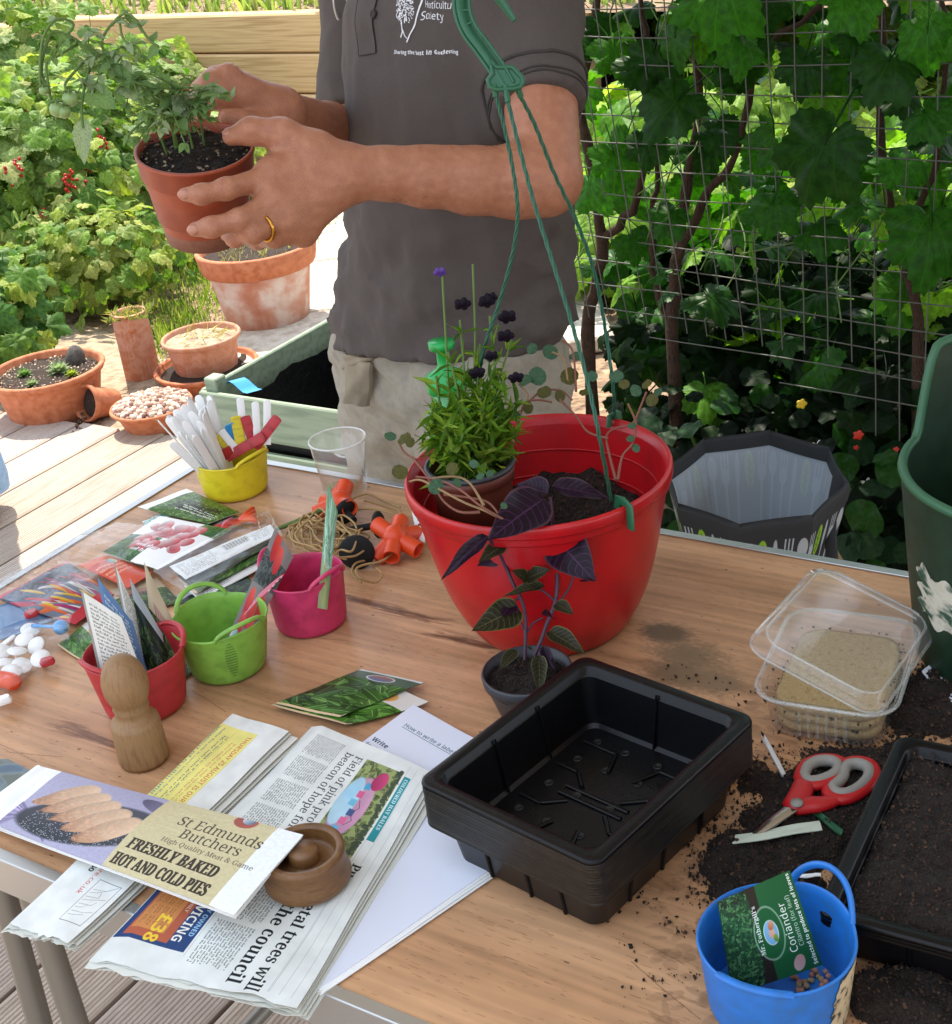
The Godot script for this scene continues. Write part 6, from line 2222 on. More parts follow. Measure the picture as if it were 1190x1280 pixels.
func build_basket() -> void:
	var base := on(691, 772, T + 0.001)
	var H := lift(base, 678, 583) - T
	var rb := wide(97, base)
	var rr := wide(166.5, base + Vector3(0, H, 0))
	var t := thing("hanging_basket", "large red plastic hanging basket standing on the table, half filled with compost", "plant pot", base)
	var b := Mb.new()
	var out := PackedVector2Array()
	for i in 15:
		var f := i / 14.0
		out.append(Vector2(lerpf(rb, rr * 0.965, belly(f)), 0.004 + f * (H - 0.026)))
	var inn := PackedVector2Array()
	for i in 13:
		var f := 1 - i / 12.0
		var step := 0.0016 if f > 0.62 else (0.0008 if f > 0.4 else 0.0)
		inn.append(Vector2(lerpf(rb, rr * 0.965, belly(f)) - 0.004 + step, 0.008 + f * (H - 0.018)))
	b.lathe([PackedVector2Array([Vector2(0, 0.004), Vector2(rb * 0.9, 0.003), Vector2(rb * 0.95, 0), Vector2(rb, 0.004)]), out,
		PackedVector2Array([out[14], Vector2(rr * 0.985, H - 0.0215), Vector2(rr * 0.99, H - 0.02), Vector2(rr * 0.99, H - 0.0135)]), PackedVector2Array([Vector2(rr * 0.99, H - 0.0135), Vector2(rr * 1.006, H - 0.013), Vector2(rr * 1.01, H - 0.011), Vector2(rr * 1.01, H - 0.004), Vector2(rr * 1.003, H - 0.0008), Vector2(rr * 0.99, H), Vector2(rr * 0.975, H - 0.001), inn[0]]), inn, PackedVector2Array([inn[12], Vector2(0, 0.008)])], 96)
	part("basket_body", b, K.red_plastic, t)
	for y in [0.83, 0.66]:
		b = Mb.new()
		var pts := PackedVector3Array()
		var f: float = y
		var r: float = lerpf(rb, rr * 0.965, belly(f)) - 0.0035
		for k in 73: pts.append(Vector3(cos(TAU * (k % 72) / 72) * r, 0.008 + f * (H - 0.018), -sin(TAU * (k % 72) / 72) * r))
		b.tube(pts, 0.0011, 6, false)
		part("inner_rib", b, K.red_plastic, t)
	var ch := H * 0.56
	var nz := FastNoiseLite.new(); nz.frequency = 26; nz.seed = 4
	b = Mb.new()
	b.grid(func(u: float, v: float) -> Vector3:
		var r := rr * 0.845 * v
		var q := Vector3(cos(TAU * u) * r, ch, -sin(TAU * u) * r)
		q.y += 0.014 * sin(q.x * 30 + 1) * v + nz.get_noise_2d(q.x, q.z) * 0.014 + 0.02 * smoothstep(0.0, 0.09, q.x)
		return q, 64, 26)
	part("compost", b, K.compost, t)
	scatter("crumbs", t, LF.crumb, K.crumb, 900, func(i):
		var a := rnd(0, TAU)
		var q := sqrt(rng.randf()) * rr * 0.82
		var p := Vector3(cos(a) * q, ch, -sin(a) * q)
		p.y += 0.014 * sin(p.x * 30 + 1) * q / rr + nz.get_noise_2d(p.x, p.z) * 0.014 + 0.02 * smoothstep(0.0, 0.09, p.x) + 0.001
		return Transform3D(turned(rv(), 1).scaled(Vector3(1, 0.6, 1.8) * rnd(0.001, 0.0032)), p), ["1a110b", "2a1c12", "3a281a", "120b07"])
	# green hanger: hook, plate, three twisted cords with clips
	var h := thing("basket_hanger", "dark green plastic hook with three twisted cords clipped to the red basket", "hanger", dp(632, 104, 1.27))
	var at := h.position
	b = Mb.new(at)
	var path := [[634, 108], [620, 84], [603, 60], [588, 40], [580, 22], [577, 4], [578, -22], [588, -44], [602, -46], [612, -30], [620, -8], [632, 10], [643, 26]]
	var hp := smooth_path(path.map(func(q): return dp(q[0], q[1], 1.27)), 48)
	var hr := []
	for k in hp.size(): hr.append(0.0072 if k < 36 else lerpf(0.007, 0.0028, (k - 36) / 12.0))
	b.tube(hp, hr, 12, true, 0.55)
	part("hook", b, K.green_plastic, h)
	b = Mb.new(at)
	for k in 2:
		var edge := PackedVector3Array()
		for i in range(0, 40):
			var tn := (hp[i + 1] - hp[i]).normalized()
			var sd := tn.cross((CP - hp[i]).normalized()).normalized()
			edge.append(hp[i] + sd * (0.0068 if k else -0.0068) + (CP - hp[i]).normalized() * 0.0042)
		b.tube(edge, 0.0016, 6)
	for i in range(14, 36, 4):
		var tn := (hp[i + 1] - hp[i]).normalized()
		var sd := tn.cross((CP - hp[i]).normalized()).normalized()
		b.tube(PackedVector3Array([hp[i] - sd * 0.006 + (CP - hp[i]).normalized() * 0.004, hp[i] + sd * 0.006 + (CP - hp[i]).normalized() * 0.004]), 0.0012, 6)
	part("hook_ribs", b, K.green_plastic, h)
	b = Mb.new(at)
	var outl := [[613, 76], [620, 84], [640, 84], [652, 96], [654, 103], [650, 109], [642, 111], [620, 112], [612, 108], [610, 100], [616, 92], [614, 82]].map(func(q): return dp(q[0], q[1], 1.268))
	var ctr := dp(632, 100, 1.268)
	var fw := (CP - ctr).normalized() * 0.003
	for i in outl.size():
		var k: int = (i + 1) % outl.size()
		b.tri(ctr + fw, outl[k] + fw, outl[i] + fw)
		b.tri(ctr - fw, outl[i] - fw, outl[k] - fw)
	b.next()
	for i in outl.size():
		var k: int = (i + 1) % outl.size()
		b.quad(outl[i] - fw, outl[k] - fw, outl[k] + fw, outl[i] + fw)
	outl.append(outl[0])
	b.tube(PackedVector3Array(outl.map(func(p): return p + fw)), 0.0022, 7, false)
	part("plate", b, K.green_plastic, h)
	var rimp := func(px: float, py: float) -> Vector3: return on(px, py, T + H)
	var c1: Vector3 = rimp.call(764, 626)
	var c2: Vector3 = rimp.call(768, 524)
	var c3: Vector3 = rimp.call(586, 540)
	var cords := [[[618, 114, 1.268], [628, 150, 1.275], [640, 205, 1.285], [647, 265, 1.30], [640, 320, 1.33], [622, 385, 1.37], [604, 440, 1.41], c3], [[632, 115, 1.268], [648, 180, 1.262], [668, 255, 1.256], [690, 325, 1.25], [712, 395, 1.246], [733, 470, 1.243], [750, 550, 1.242], c1], [[647, 114, 1.268], [668, 155, 1.29], [692, 215, 1.32], [722, 280, 1.36], [744, 345, 1.40], [758, 420, 1.44], [767, 490, 1.46], c2]]
	for c in cords:
		var sp := smooth_path(c.map(func(q): return q if q is Vector3 else dp(q[0], q[1], q[2])), 130)
		b = Mb.new(at)
		for s in 3:
			var st := PackedVector3Array()
			for k in sp.size():
				var tn := (sp[mini(k + 1, sp.size() - 1)] - sp[maxi(k - 1, 0)]).normalized()
				var x := tn.cross(Vector3(0.3, 0.1, 0.9)).normalized()
				var a := k * 0.42 + s * TAU / 3
				st.append(sp[k] + (x * cos(a) + tn.cross(x) * sin(a)) * 0.001)
			b.tube(st, 0.00105, 5, false)
		part("cord", b, K.rope, h)
		b = Mb.new(at)
		b.tube(PackedVector3Array([sp[0] + Vector3(0, 0.006, 0), sp[5]]), 0.0028, 8)
		part("ferrule", b, K.green_plastic, h)
	for c in [c1, c2, c3]:
		var rad := (Vector3(c.x, 0, c.z) - Vector3(base.x, 0, base.z)).normalized()
		var tan2 := rad.cross(Vector3.UP)
		var cc := base + rad * rr + Vector3(0, H, 0)
		b = Mb.new(at)
		b.tube(PackedVector3Array([cc - rad * 0.011 - Vector3(0, 0.006, 0), cc - rad * 0.01 + Vector3(0, 0.0035, 0), cc + Vector3(0, 0.004, 0), cc + rad * 0.006 + Vector3(0, 0.002, 0), cc + rad * 0.006 - Vector3(0, 0.022, 0)]), 0.0058, 8, true, 0.3, tan2)
		part("clip", b, K.green_plastic, h)
	# a string from the hook up to the awning beam
	var hs := thing("hanging_string", "tan string that holds the green hook up to the awning", "string", hp[32])
	b = Mb.new(hp[32])
	b.tube(PackedVector3Array([hp[32] + Vector3(0, -0.004, 0), hp[32] + Vector3(0.004, 0.3, 0), hp[32] + Vector3(0, 1.25, 0)]), 0.0015, 6)
	part("strand", b, K.jute, hs)

	# inner pot with violas, sitting at the back left of the basket
	var pc := dp(587, 580, 1.425)
	var pr := wide(56, pc)
	var pb := Vector3(pc.x, T + H * 0.5, pc.z)
	var ph := pc.y - pb.y
	var vt := thing("viola_pot", "brown plastic pot of dark flowered violas sitting inside the red basket", "plant pot", pb)
	b = Mb.new()
	b.lathe([PackedVector2Array([Vector2(0, 0), Vector2(pr * 0.72, 0), Vector2(pr * 0.93, ph - 0.016)]), PackedVector2Array([Vector2(pr * 0.93, ph - 0.016), Vector2(pr * 0.99, ph - 0.015), Vector2(pr, ph), Vector2(pr * 0.94, ph), Vector2(pr * 0.9, ph - 0.014), Vector2(0, ph - 0.012)])], 44)
	part("pot_body", b, mat("5e2a1c", 0.5), vt)
	b = Mb.new()
	b.tube(PackedVector3Array(range(49).map(func(k): return Vector3(cos(TAU * (k % 48) / 48) * pr * 0.97, ph, -sin(TAU * (k % 48) / 48) * pr * 0.97))), 0.003, 7, false)
	part("pot_rim", b, K.pot_grey, vt)
	var soil_top := pb + Vector3(0, ph - 0.012, 0)
	var xs := []
	var cs := []
	var lime := ["6f9a2c", "86b038", "a3c24a", "5c8a2a"].map(func(h2): return Color(h2).srgb_to_linear())
	var tops := [[553, 345, 1.40], [591, 330, 1.41], [545, 470, 1.40], [612, 395, 1.40], [625, 440, 1.41], [640, 425, 1.42], [600, 430, 1.43], [575, 400, 1.42], [560, 440, 1.40], [632, 470, 1.41], [585, 460, 1.44], [540, 510, 1.39], [648, 500, 1.42], [610, 480, 1.45], [570, 500, 1.38], [600, 510, 1.38], [555, 530, 1.38], [625, 520, 1.4], [530, 540, 1.40], [645, 540, 1.43], [580, 540, 1.37]]
	for i in tops.size():
		var q: Array = tops[i]
		var top := dp(q[0], q[1], q[2])
		var root := soil_top + Vector3(rnd(-0.5, 0.5), 0, rnd(-0.5, 0.5)) * pr
		var sp := smooth_path([root, root.lerp(top, 0.5) + rv(0.008), top], 16)
		b = Mb.new(pb)
		b.tube(sp, 0.0012, 5)
		part("stem", b, K.stem, vt)
		for k in range(2, 16):
			if i < 2 and k > 7 or i < 9 and k > 9 and k % 2: continue
			for e in 4:
				var o := (rv() + Vector3(0, 0.35, 0)).normalized()
				var nn := (Vector3.UP + rv(0.6))
				var x := o.cross(nn).normalized()
				xs.append(Transform3D(Basis(x, o, x.cross(o)).scaled(Vector3.ONE * rnd(0.014, 0.034) * (1.25 - k * 0.03)), sp[k] - pb))
				cs.append(lime[rng.randi() % 4] * rnd(0.7, 1.15))
	many("foliage", LF.thin, K.long_any, xs, cs, vt)
	for i in 26:
		var sp := soil_top + Vector3(rnd(-1, 1) * pr * 0.8, rnd(0.01, 0.05), rnd(-0.7, 0.9) * pr)
		var o := (rv() + Vector3(0, 0.2, 0.2)).normalized()
		var x := o.cross(Vector3.UP + rv(0.3)).normalized()
		part("leaf", LF.wide, K.leaf[[1, 3, 1][i % 3]], vt, Transform3D(Basis(x, o, x.cross(o)).scaled(Vector3.ONE * rnd(0.014, 0.026)), sp - pb))
	for q in [[550, 340, 0.009], [578, 380, 0.012], [608, 377, 0.012], [613, 372, 0.01], [634, 396, 0.013], [632, 420, 0.012], [596, 466, 0.012], [645, 472, 0.011], [614, 445, 0.01]]:
		var p := dp(q[0], q[1], 1.395)
		b = Mb.new(pb)
		for k in 5:
			var a: float = k * 1.257 + q[0]
			b.ball(p + Vector3(cos(a), sin(a) * 0.6, sin(a) * 0.3) * q[2] * 0.36, Vector3(q[2] * 0.4, q[2] * 0.32, q[2] * 0.14), Basis(Vector3.BACK, a), 8, 5)
		part("flower", b, K.petal_purple if q[0] == 550 else K.petal_dark, vt)
	# trailing nasturtium: pink stems over the rim and round leaves
	var nt := thing("nasturtium", "trailing nasturtium with pinkish stems hanging over the rim of the red basket", "plant", base + Vector3(0, H * 0.6, 0))
	var nb := nt.position
	for s in [[[640, 655, 1.30], [610, 640, 1.30], [580, 628, 1.30], [550, 612, 1.31], [526, 600, 1.33], [512, 602, 1.34]], [[630, 650, 1.30], [600, 632, 1.29], [575, 612, 1.3], [548, 600, 1.32], [520, 596, 1.34]], [[600, 640, 1.31], [575, 640, 1.31], [556, 628, 1.32], [545, 612, 1.33], [530, 590, 1.35], [518, 575, 1.37]], [[605, 632, 1.3], [588, 605, 1.31], [570, 596, 1.32], [540, 598, 1.33]], [[555, 618, 1.32], [585, 622, 1.31], [610, 628, 1.31], [625, 645, 1.3]], [[640, 560, 1.47], [648, 530, 1.48], [655, 505, 1.49], [672, 500, 1.49], [690, 503, 1.49]], [[640, 555, 1.47], [650, 520, 1.49], [660, 495, 1.5], [648, 480, 1.5], [640, 470, 1.5]], [[655, 510, 1.49], [675, 490, 1.5], [700, 488, 1.5], [715, 500, 1.49]], [[770, 600, 1.38], [762, 570, 1.40], [758, 545, 1.42], [770, 535, 1.43], [790, 530, 1.42], [800, 510, 1.42], [808, 490, 1.42]], [[772, 600, 1.38], [778, 570, 1.39], [790, 555, 1.39], [795, 530, 1.40], [785, 505, 1.42]], [[710, 480, 1.5], [705, 450, 1.5], [690, 440, 1.5]], [[720, 490, 1.5], [716, 440, 1.5], [702, 425, 1.5]], [[520, 575, 1.37], [505, 565, 1.38], [498, 550, 1.38]], [[700, 500, 1.48], [720, 520, 1.45], [735, 540, 1.42], [760, 548, 1.41]]]:
		b = Mb.new(nb)
		b.tube(smooth_path(s.map(func(q): return dp(q[0], q[1], q[2])), 18), [0.0016, 0.0015, 0.0014, 0.0013, 0.0012, 0.0011], 6)
		part("stem", b, K.stem_red if rng.randf() < 0.6 else K.stem_dry, nt)
	for q in [[500, 590, 22, 0, 1.33], [545, 608, 22, 1, 1.31], [565, 586, 18, 0, 1.31], [505, 548, 20, 0, 1.37], [488, 545, 16, 1, 1.38], [513, 553, 14, 0, 1.36], [592, 580, 13, 1, 1.3], [600, 595, 12, 1, 1.3], [572, 603, 14, 1, 1.3], [612, 592, 11, 1, 1.31], [630, 632, 11, 1, 1.29], [672, 470, 26, 1, 1.5], [655, 475, 20, 1, 1.5], [688, 440, 22, 1, 1.52], [712, 470, 26, 0, 1.5], [720, 445, 16, 1, 1.52], [700, 495, 16, 0, 1.49], [645, 520, 14, 1, 1.47], [665, 436, 16, 1, 1.53], [808, 480, 16, 0, 1.42], [795, 488, 18, 1, 1.42], [815, 500, 18, 0, 1.41], [780, 480, 16, 0, 1.43], [790, 532, 12, 1, 1.39], [788, 548, 12, 1, 1.39], [795, 560, 12, 1, 1.39], [770, 470, 20, 1, 1.44], [822, 490, 14, 1, 1.42], [660, 510, 16, 0, 1.48], [680, 490, 20, 0, 1.49], [730, 490, 14, 0, 1.5], [740, 470, 16, 1, 1.5]]:
		var p := dp(q[0], q[1], q[4])
		var L := wide(q[2] * 0.9, p)
		var nr := ((CP - p).normalized() + Vector3(0, 0.5, 0) + rv(0.5)).normalized()
		var y := (rv() + Vector3(0, -0.3, 0))
		y = (y - nr * y.dot(nr)).normalized()
		part("leaf", LF.round, [K.nast_old, K.nast][q[3]], nt, Transform3D(Basis(y.cross(nr), y, nr).scaled(Vector3.ONE * L), p - nb))
	# green drink bottle behind the basket
	var gb := on(580, 648, T + 0.001)
	var gh := lift(gb, 566, 426) - T
	var gt := thing("green_bottle", "clear green plastic bottle with a bright green spray top behind the violas", "bottle", gb)
	b = Mb.new()
	var gr := 0.03
	b.lathe([PackedVector2Array([Vector2(0, 0.003), Vector2(gr * 0.9, 0), Vector2(gr, 0.006), Vector2(gr, gh * 0.5), Vector2(gr * 0.96, gh * 0.58), Vector2(gr * 0.7, gh * 0.68), Vector2(gr * 0.42, gh * 0.76)])], 32)
	part("bottle_body", b, K.bottle_green, gt)
	b = Mb.new()
	b.lathe([PackedVector2Array([Vector2(gr * 0.45, gh * 0.72), Vector2(gr * 0.8, gh * 0.74), Vector2(gr * 0.78, gh * 0.82), Vector2(gr * 0.4, gh * 0.85), Vector2(gr * 0.26, gh * 0.87), Vector2(gr * 0.24, gh * 0.96), Vector2(gr * 0.5, gh * 0.965), Vector2(gr * 0.52, gh), Vector2(0, gh)])], 24)
	part("spray_top", b, K.cap_green, gt)


func seed_packet(called: String, label: String, c: Array, m: Material, h: Variant, puff := 0.003, group := "", cat := "seed packet", curl := 0.0, nu := 12) -> MeshInstance3D:
	# c: four corners in the picture (start of the print, its right, the corner below that, and below the start), laid at height h over the table
	var p := []
	for i in 4: p.append(c[i] if c[i] is Vector3 else on(c[i][0], c[i][1], T + (h[i] if h is Array else h)))
	var o: Vector3 = (p[0] + p[1] + p[2] + p[3]) / 4
	var b := Mb.new(o)
	var up: Vector3 = (p[1] - p[0]).cross(p[0] - p[3]).normalized()
	var ph := rnd(0, 6)
	b.sheet(p[0], p[1], p[2], p[3], nu, nu, func(u: float, v: float) -> Vector3:
		return up * (puff * pow(sin(PI * u) * sin(PI * v), 0.7) + 0.0007 * sin(u * 9 + ph) * sin(v * 7 + ph) + curl * pow(absf(u * 2 - 1), 3.0)), 0.0008)
	return solo(called, b, m, label, cat, group)

func build_bench_things() -> void:
	# tubs
	var yt := tub("yellow_tub", "small yellow tub full of white and coloured plant labels", K.yellow, 296, 612, 78, 291, 568, 93, [[328, 578, 0.011], [255, 556, 0.006]])
	var gt := tub("green_tub", "small lime green tub holding a radish packet", K.lime, 287, 832, 92, 280, 771, 121, [[240, 745, 0.017], [316, 800, 0.014]])
	tub("pink_tub", "small magenta pink tub with a leek plant label standing in it", K.pink, 390, 776, 88, 389, 714, 101, [[328, 706, 0.02], [428, 732, 0.014]])
	var rt := tub("red_tub", "small red tub stuffed with open seed packets behind the wooden plug", K.red, 184, 880, 98, 170, 812, 126, [[117, 842, 0.01], [226, 790, 0.006]])
	# scuffs on the green tub where others have rubbed it
	var b := Mb.new(gt.position)
	for k in 13:
		var y := 0.012 + k * 0.0034
		var w := 0.22 * sin(PI * (k + 1) / 14.0) + 0.05
		var pts := PackedVector3Array()
		var d: Array = gt.get_meta("dims")
		for i in 9:
			var a := bear(gt.position, on(296, 900)) + 0.12 + (i / 8.0 - 0.5) * w
			var r := lerpf(d[0], d[1], pow(y / d[2], 0.9)) + 0.0003
			pts.append(gt.position + Vector3(cos(a) * r, y, -sin(a) * r))
		b.tube(pts, 0.0004, 4, false)
	part("scuff_marks", b, mat("4d6a22", 0.7), gt)
	# plant labels in the yellow tub
	var yc := yt.position
	var dims: Array = yt.get_meta("dims")
	var stick := Mb.new()
	stick.rounded([[0.0055, 0.0006, 0.0005, 0.0], [0.0055, 0.0006, 0.0005, 0.118]], Transform3D(), 2, true, true, false)
	stick.rounded([[0.0055, 0.0006, 0.0005, 0.118], [0.0045, 0.0006, 0.0005, 0.122], [0.0022, 0.0006, 0.0005, 0.1245]], Transform3D(), 2, false, false, true)
	var sm := stick.mesh()
	var k := 0
	for r in 6:
		for s in 7:
			k += 1
			var a := PI * (0.62 + 0.75 * s / 6.0) + rnd(-0.12, 0.12)
			var q := (0.25 + 0.72 * r / 5.0)
			var topd := Vector3(cos(a), 0, -sin(a))
			var foot: Vector3 = yc + topd * dims[0] * q * 0.55 + Vector3(0, 0.008, 0)
			var lean := (Vector3.UP + topd * (0.1 + 0.55 * q * rnd(0.7, 1.1)) + rv(0.06)).normalized()
			var o := part("plant_label", sm, K.white, self, Transform3D(turned(lean, rnd(0, TAU)) * Basis.from_scale(Vector3(1, rnd(0.82, 1.0), 1)), foot))
			tag(o, "blank white plastic plant label in the full yellow tub", "plant label", "white plant labels in the yellow tub")
	for q in [[305, 545, 300, 497, "white", "white plant label standing up near the middle of the yellow tub"], [322, 550, 319, 502, "white", "thin white plant label standing upright near the person in the yellow tub"], [334, 556, 334, 500, "white", "white plant label seen edge on at the right rim of the yellow tub"], [302, 560, 294, 520, "yellow", "yellow plant label among the white ones in the yellow tub"], [316, 550, 306, 520, "red", "broad red plant label behind the others in the yellow tub"], [283, 572, 330, 545, "red", "long red plant label lying across the rim of the yellow tub"], [318, 560, 348, 521, "red", "red plant label leaning to the right out of the yellow tub"], [300, 568, 276, 538, "white", "white plant label leaning forward over the rim of the yellow tub"], [290, 560, 270, 545, "yellow", "short yellow plant label at the front of the yellow tub"], [295, 548, 286, 530, "blue_plastic", "blue plant label among the white ones in the yellow tub"], [272, 552, 263, 546, "blue_plastic", "small blue tipped plant label at the left of the yellow tub"], [288, 572, 281, 560, "red", "short red plant label overhanging the front of the yellow tub"]]:
		var top := dp(q[2], q[3], far(yc) - 0.03)
		var ft := dp(q[0], q[1], far(yc) - 0.02)
		var o := part("plant_label", sm, K[q[4]], self, Transform3D(fit(ft, top, CP - ft) * Basis.from_scale(Vector3(1.25 if q[4] != "white" else 0.9, (top - ft).length() / 0.1245, 1)), ft))
		tag(o, q[5], "plant label", "plant labels in the yellow tub")
	# clear tumbler
	var cb := on(432, 612, T + 0.001)
	var ch := lift(cb, 424, 549) - T
	var ct := thing("plastic_cup", "empty clear plastic cup at the far edge of the table", "cup", cb)
	b = Mb.new()
	var r0 := wide(27, cb)
	var r1 := wide(35, cb)
	b.lathe([PackedVector2Array([Vector2(0, 0.004), Vector2(r0 * 0.9, 0.003), Vector2(r0, 0), Vector2(r1, ch)])], 48)
	part("cup_wall", b, K.cup, ct)
	b = Mb.new()
	b.tube(PackedVector3Array(range(49).map(func(i): return Vector3(cos(TAU * (i % 48) / 48) * r1, ch, -sin(TAU * (i % 48) / 48) * r1))), 0.0012, 7, false)
	part("cup_rim", b, clear(0.5, "f2f2f0", 0.1), ct)
	# packets standing in the tubs
	var stand := func(called: String, label: String, q: Array, d0: float, d1: float, m: Material, cat: String) -> void:
		# q: foot left, foot right, top right, top left in the picture
		seed_packet(called, label, [dp(q[3][0], q[3][1], d1), dp(q[2][0], q[2][1], d1), dp(q[1][0], q[1][1], d0), dp(q[0][0], q[0][1], d0)], m, 0.0, 0.003, "", cat)
	var rd := far(rt.position)
	stand.call("seed_packet", "torn seed packet with printed instructions at the left of the red tub", [[128, 862], [188, 868], [152, 772], [101, 738]], rd - 0.035, rd - 0.045, TX.instructions, "seed packet")
	stand.call("seed_packet", "blue edged seed packet second from the left in the red tub", [[150, 865], [190, 860], [166, 778], [122, 722]], rd - 0.015, rd - 0.015, TX.blue_packet, "seed packet")
	stand.call("seed_packet", "pale opened seed packet curling out of the middle of the red tub", [[170, 850], [196, 845], [182, 790], [142, 702]], rd, rd + 0.01, TX.instructions, "seed packet")
	stand.call("seed_packet", "dark seed packet near the middle of the red tub", [[186, 858], [212, 850], [203, 792], [162, 722]], rd - 0.005, rd + 0.005, TX.dark_packet, "seed packet")
	stand.call("seed_packet", "tan and green seed packet at the right of the red tub", [[196, 852], [224, 830], [219, 780], [180, 702]], rd + 0.01, rd + 0.02, TX.tan_packet, "seed packet")
	var gd := far(gt.position)
	stand.call("seed_packet", "red radish packet standing in the lime green tub", [[283, 800], [312, 800], [367, 696], [344, 660]], gd - 0.005, gd + 0.02, TX.radish_tall, "seed packet")
	stand.call("plant_label", "tall leek picture label standing in the magenta pink tub", [[397, 760], [409, 762], [422, 640], [410, 602]], 1.5, 1.5, TX.leek_label, "plant label")
	# two-part wooden pot press
	var wb := on(181, 948, T + 0.001)
	var wh := lift(wb, 163, 817) - T
	var wr := wide(31.5, wb)
	var wt := thing("wooden_plug", "turned wooden plug with a round head, half of a paper pot press", "tool", wb)
	b = Mb.new()
	var prof := PackedVector2Array()
	b.lathe([PackedVector2Array([Vector2(0, 0.003), Vector2(wr * 0.9, 0), Vector2(wr * 0.97, 0.001), Vector2(wr, 0.004)]), PackedVector2Array([Vector2(wr, 0.004), Vector2(wr * 0.97, wh * 0.36), Vector2(wr * 0.93, wh * 0.395), Vector2(wr * 0.79, wh * 0.412)])], 44)
	for i in 22:
		var f := i / 21.0
		var y := lerpf(0.41, 1.0, f)
		var e := (y - 0.74) / 0.265
		prof.append(Vector2(wr * maxf(0.9 * sqrt(maxf(0.0, 1 - e * e)), 0.8 * (1 - f * 5) if f < 0.2 else 0.0) if f < 1 else 0.0, wh * y))
	for i in 5: prof[i].x = wr * [0.8, 0.69, 0.66, 0.68, 0.72][i]
	b.lathe([prof], 44)
	part("plug_body", b, K.wood_plug, wt)
	var rb2 := on(386, 1098, T + 0.012)
	var rh := 0.031
	var rr := wide(55, rb2)
	var rg := thing("wooden_ring", "turned wooden ring with a raised knob, weighing down the newspaper", "tool", rb2)
	b = Mb.new()
	b.lathe([PackedVector2Array([Vector2(0, 0.001), Vector2(rr * 0.94, 0), Vector2(rr, 0.003), Vector2(rr * 1.0, 0.008), Vector2(rr * 0.93, 0.016), Vector2(rr * 0.92, 0.02), Vector2(rr * 0.95, rh - 0.004)]), PackedVector2Array([Vector2(rr * 0.95, rh - 0.004), Vector2(rr * 0.94, rh - 0.001), Vector2(rr * 0.9, rh), Vector2(rr * 0.78, rh), Vector2(rr * 0.75, rh - 0.002)]), PackedVector2Array([Vector2(rr * 0.75, rh - 0.002), Vector2(rr * 0.73, rh - 0.011), Vector2(rr * 0.68, rh - 0.013), Vector2(rr * 0.4, rh - 0.013), Vector2(rr * 0.36, rh - 0.011)]), PackedVector2Array([Vector2(rr * 0.36, rh - 0.011), Vector2(rr * 0.35, rh - 0.002), Vector2(rr * 0.32, rh), Vector2(0, rh + 0.0005)])], 64)
	part("ring_body", b, K.wood_ring, rg)
	# packets by the newspaper
	seed_packet("seed_packet", "lettuce packet lying under the spinach packet in front of the newspaper", [[340, 884], [462, 846], [536, 880], [432, 908]], TX.lettuce, 0.004, 0.003, "", "seed packet", 0.003)
	seed_packet("seed_packet", "dark green spinach packet lying on top of the lettuce packet", [[345, 879], [452, 836], [530, 853], [424, 896]], TX.spinach, 0.009, 0.004)
	# sheets with writing
	for i in 4:
		var e := i * 2.5
		seed_packet("paper_sheet", ["white sheet headed How to write a label, topmost of its pile", "white paper sheet directly under the How to write a label sheet", "white paper sheet second from the bottom of the label notes", "white paper sheet at the bottom of the label notes"][i], [[517 + e * 0.4, 882 + e * 0.2], [740 + e, 1000 + e], [395 + e * 0.7, 1238 + e * 0.9], [240, 1080]], TX.note if i == 0 else K.white, 0.0045 - i * 0.0009, 0.0, "sheets of label notes", "paper", 0.0006)
	newspaper("newspaper", "folded newspaper showing a yellow notice, beside the wooden plug", [[361, 914], [92, 1176], [4, 1150], [283, 889]], TX.news_a, 0.011, 5, "")
	newspaper("newspaper", "folded newspaper page with a pink hay bale photo, under the wooden ring", [[541, 966], [376, 1256], [108, 1192], [388, 900]], TX.news_b, 0.01, 6, "")
	# leaflet over both
	var lc := [[46, 957], [379, 1043], [292, 1143], [-34, 1020]]
	var lh := [0.013, 0.047, 0.045, 0.012]
	for i in 3:
		var cc := []
		for j in 4: cc.append(on(lc[j][0] - i * 1.2 + (2 if j == 2 else 0) * i, lc[j][1] + i * 2.0, T + lh[j] - i * 0.0028))
		seed_packet("leaflet", ["butcher's leaflet with a tray of pasties on its cover, lying across the newspapers", "inner page of the butcher's leaflet directly under its cover", "back page of the butcher's leaflet, lowest of its pages"][i], cc, TX.leaflet if i == 0 else K.white, 0.0, 0.004, "pages of the butcher's leaflet", "leaflet", 0.0, 16)
	seed_packet("leaflet", "pale grey blue leaflet at the left edge of the table under the butcher's leaflet", [[-60, 955], [10, 948], [60, 975], [-30, 1010]], mat("9aa6b0", 0.5, ntex(90, 0.01, ["8fa0b0", "c8ccc0", "a8a890"], 128, 3)), 0.01, 0.002, "", "leaflet")
	seed_packet("leaflet", "white folded edge of paper beside the pasties leaflet", [[48, 956], [64, 966], [2, 1030], [-40, 1018]], K.white, 0.0155, 0.002, "", "paper")

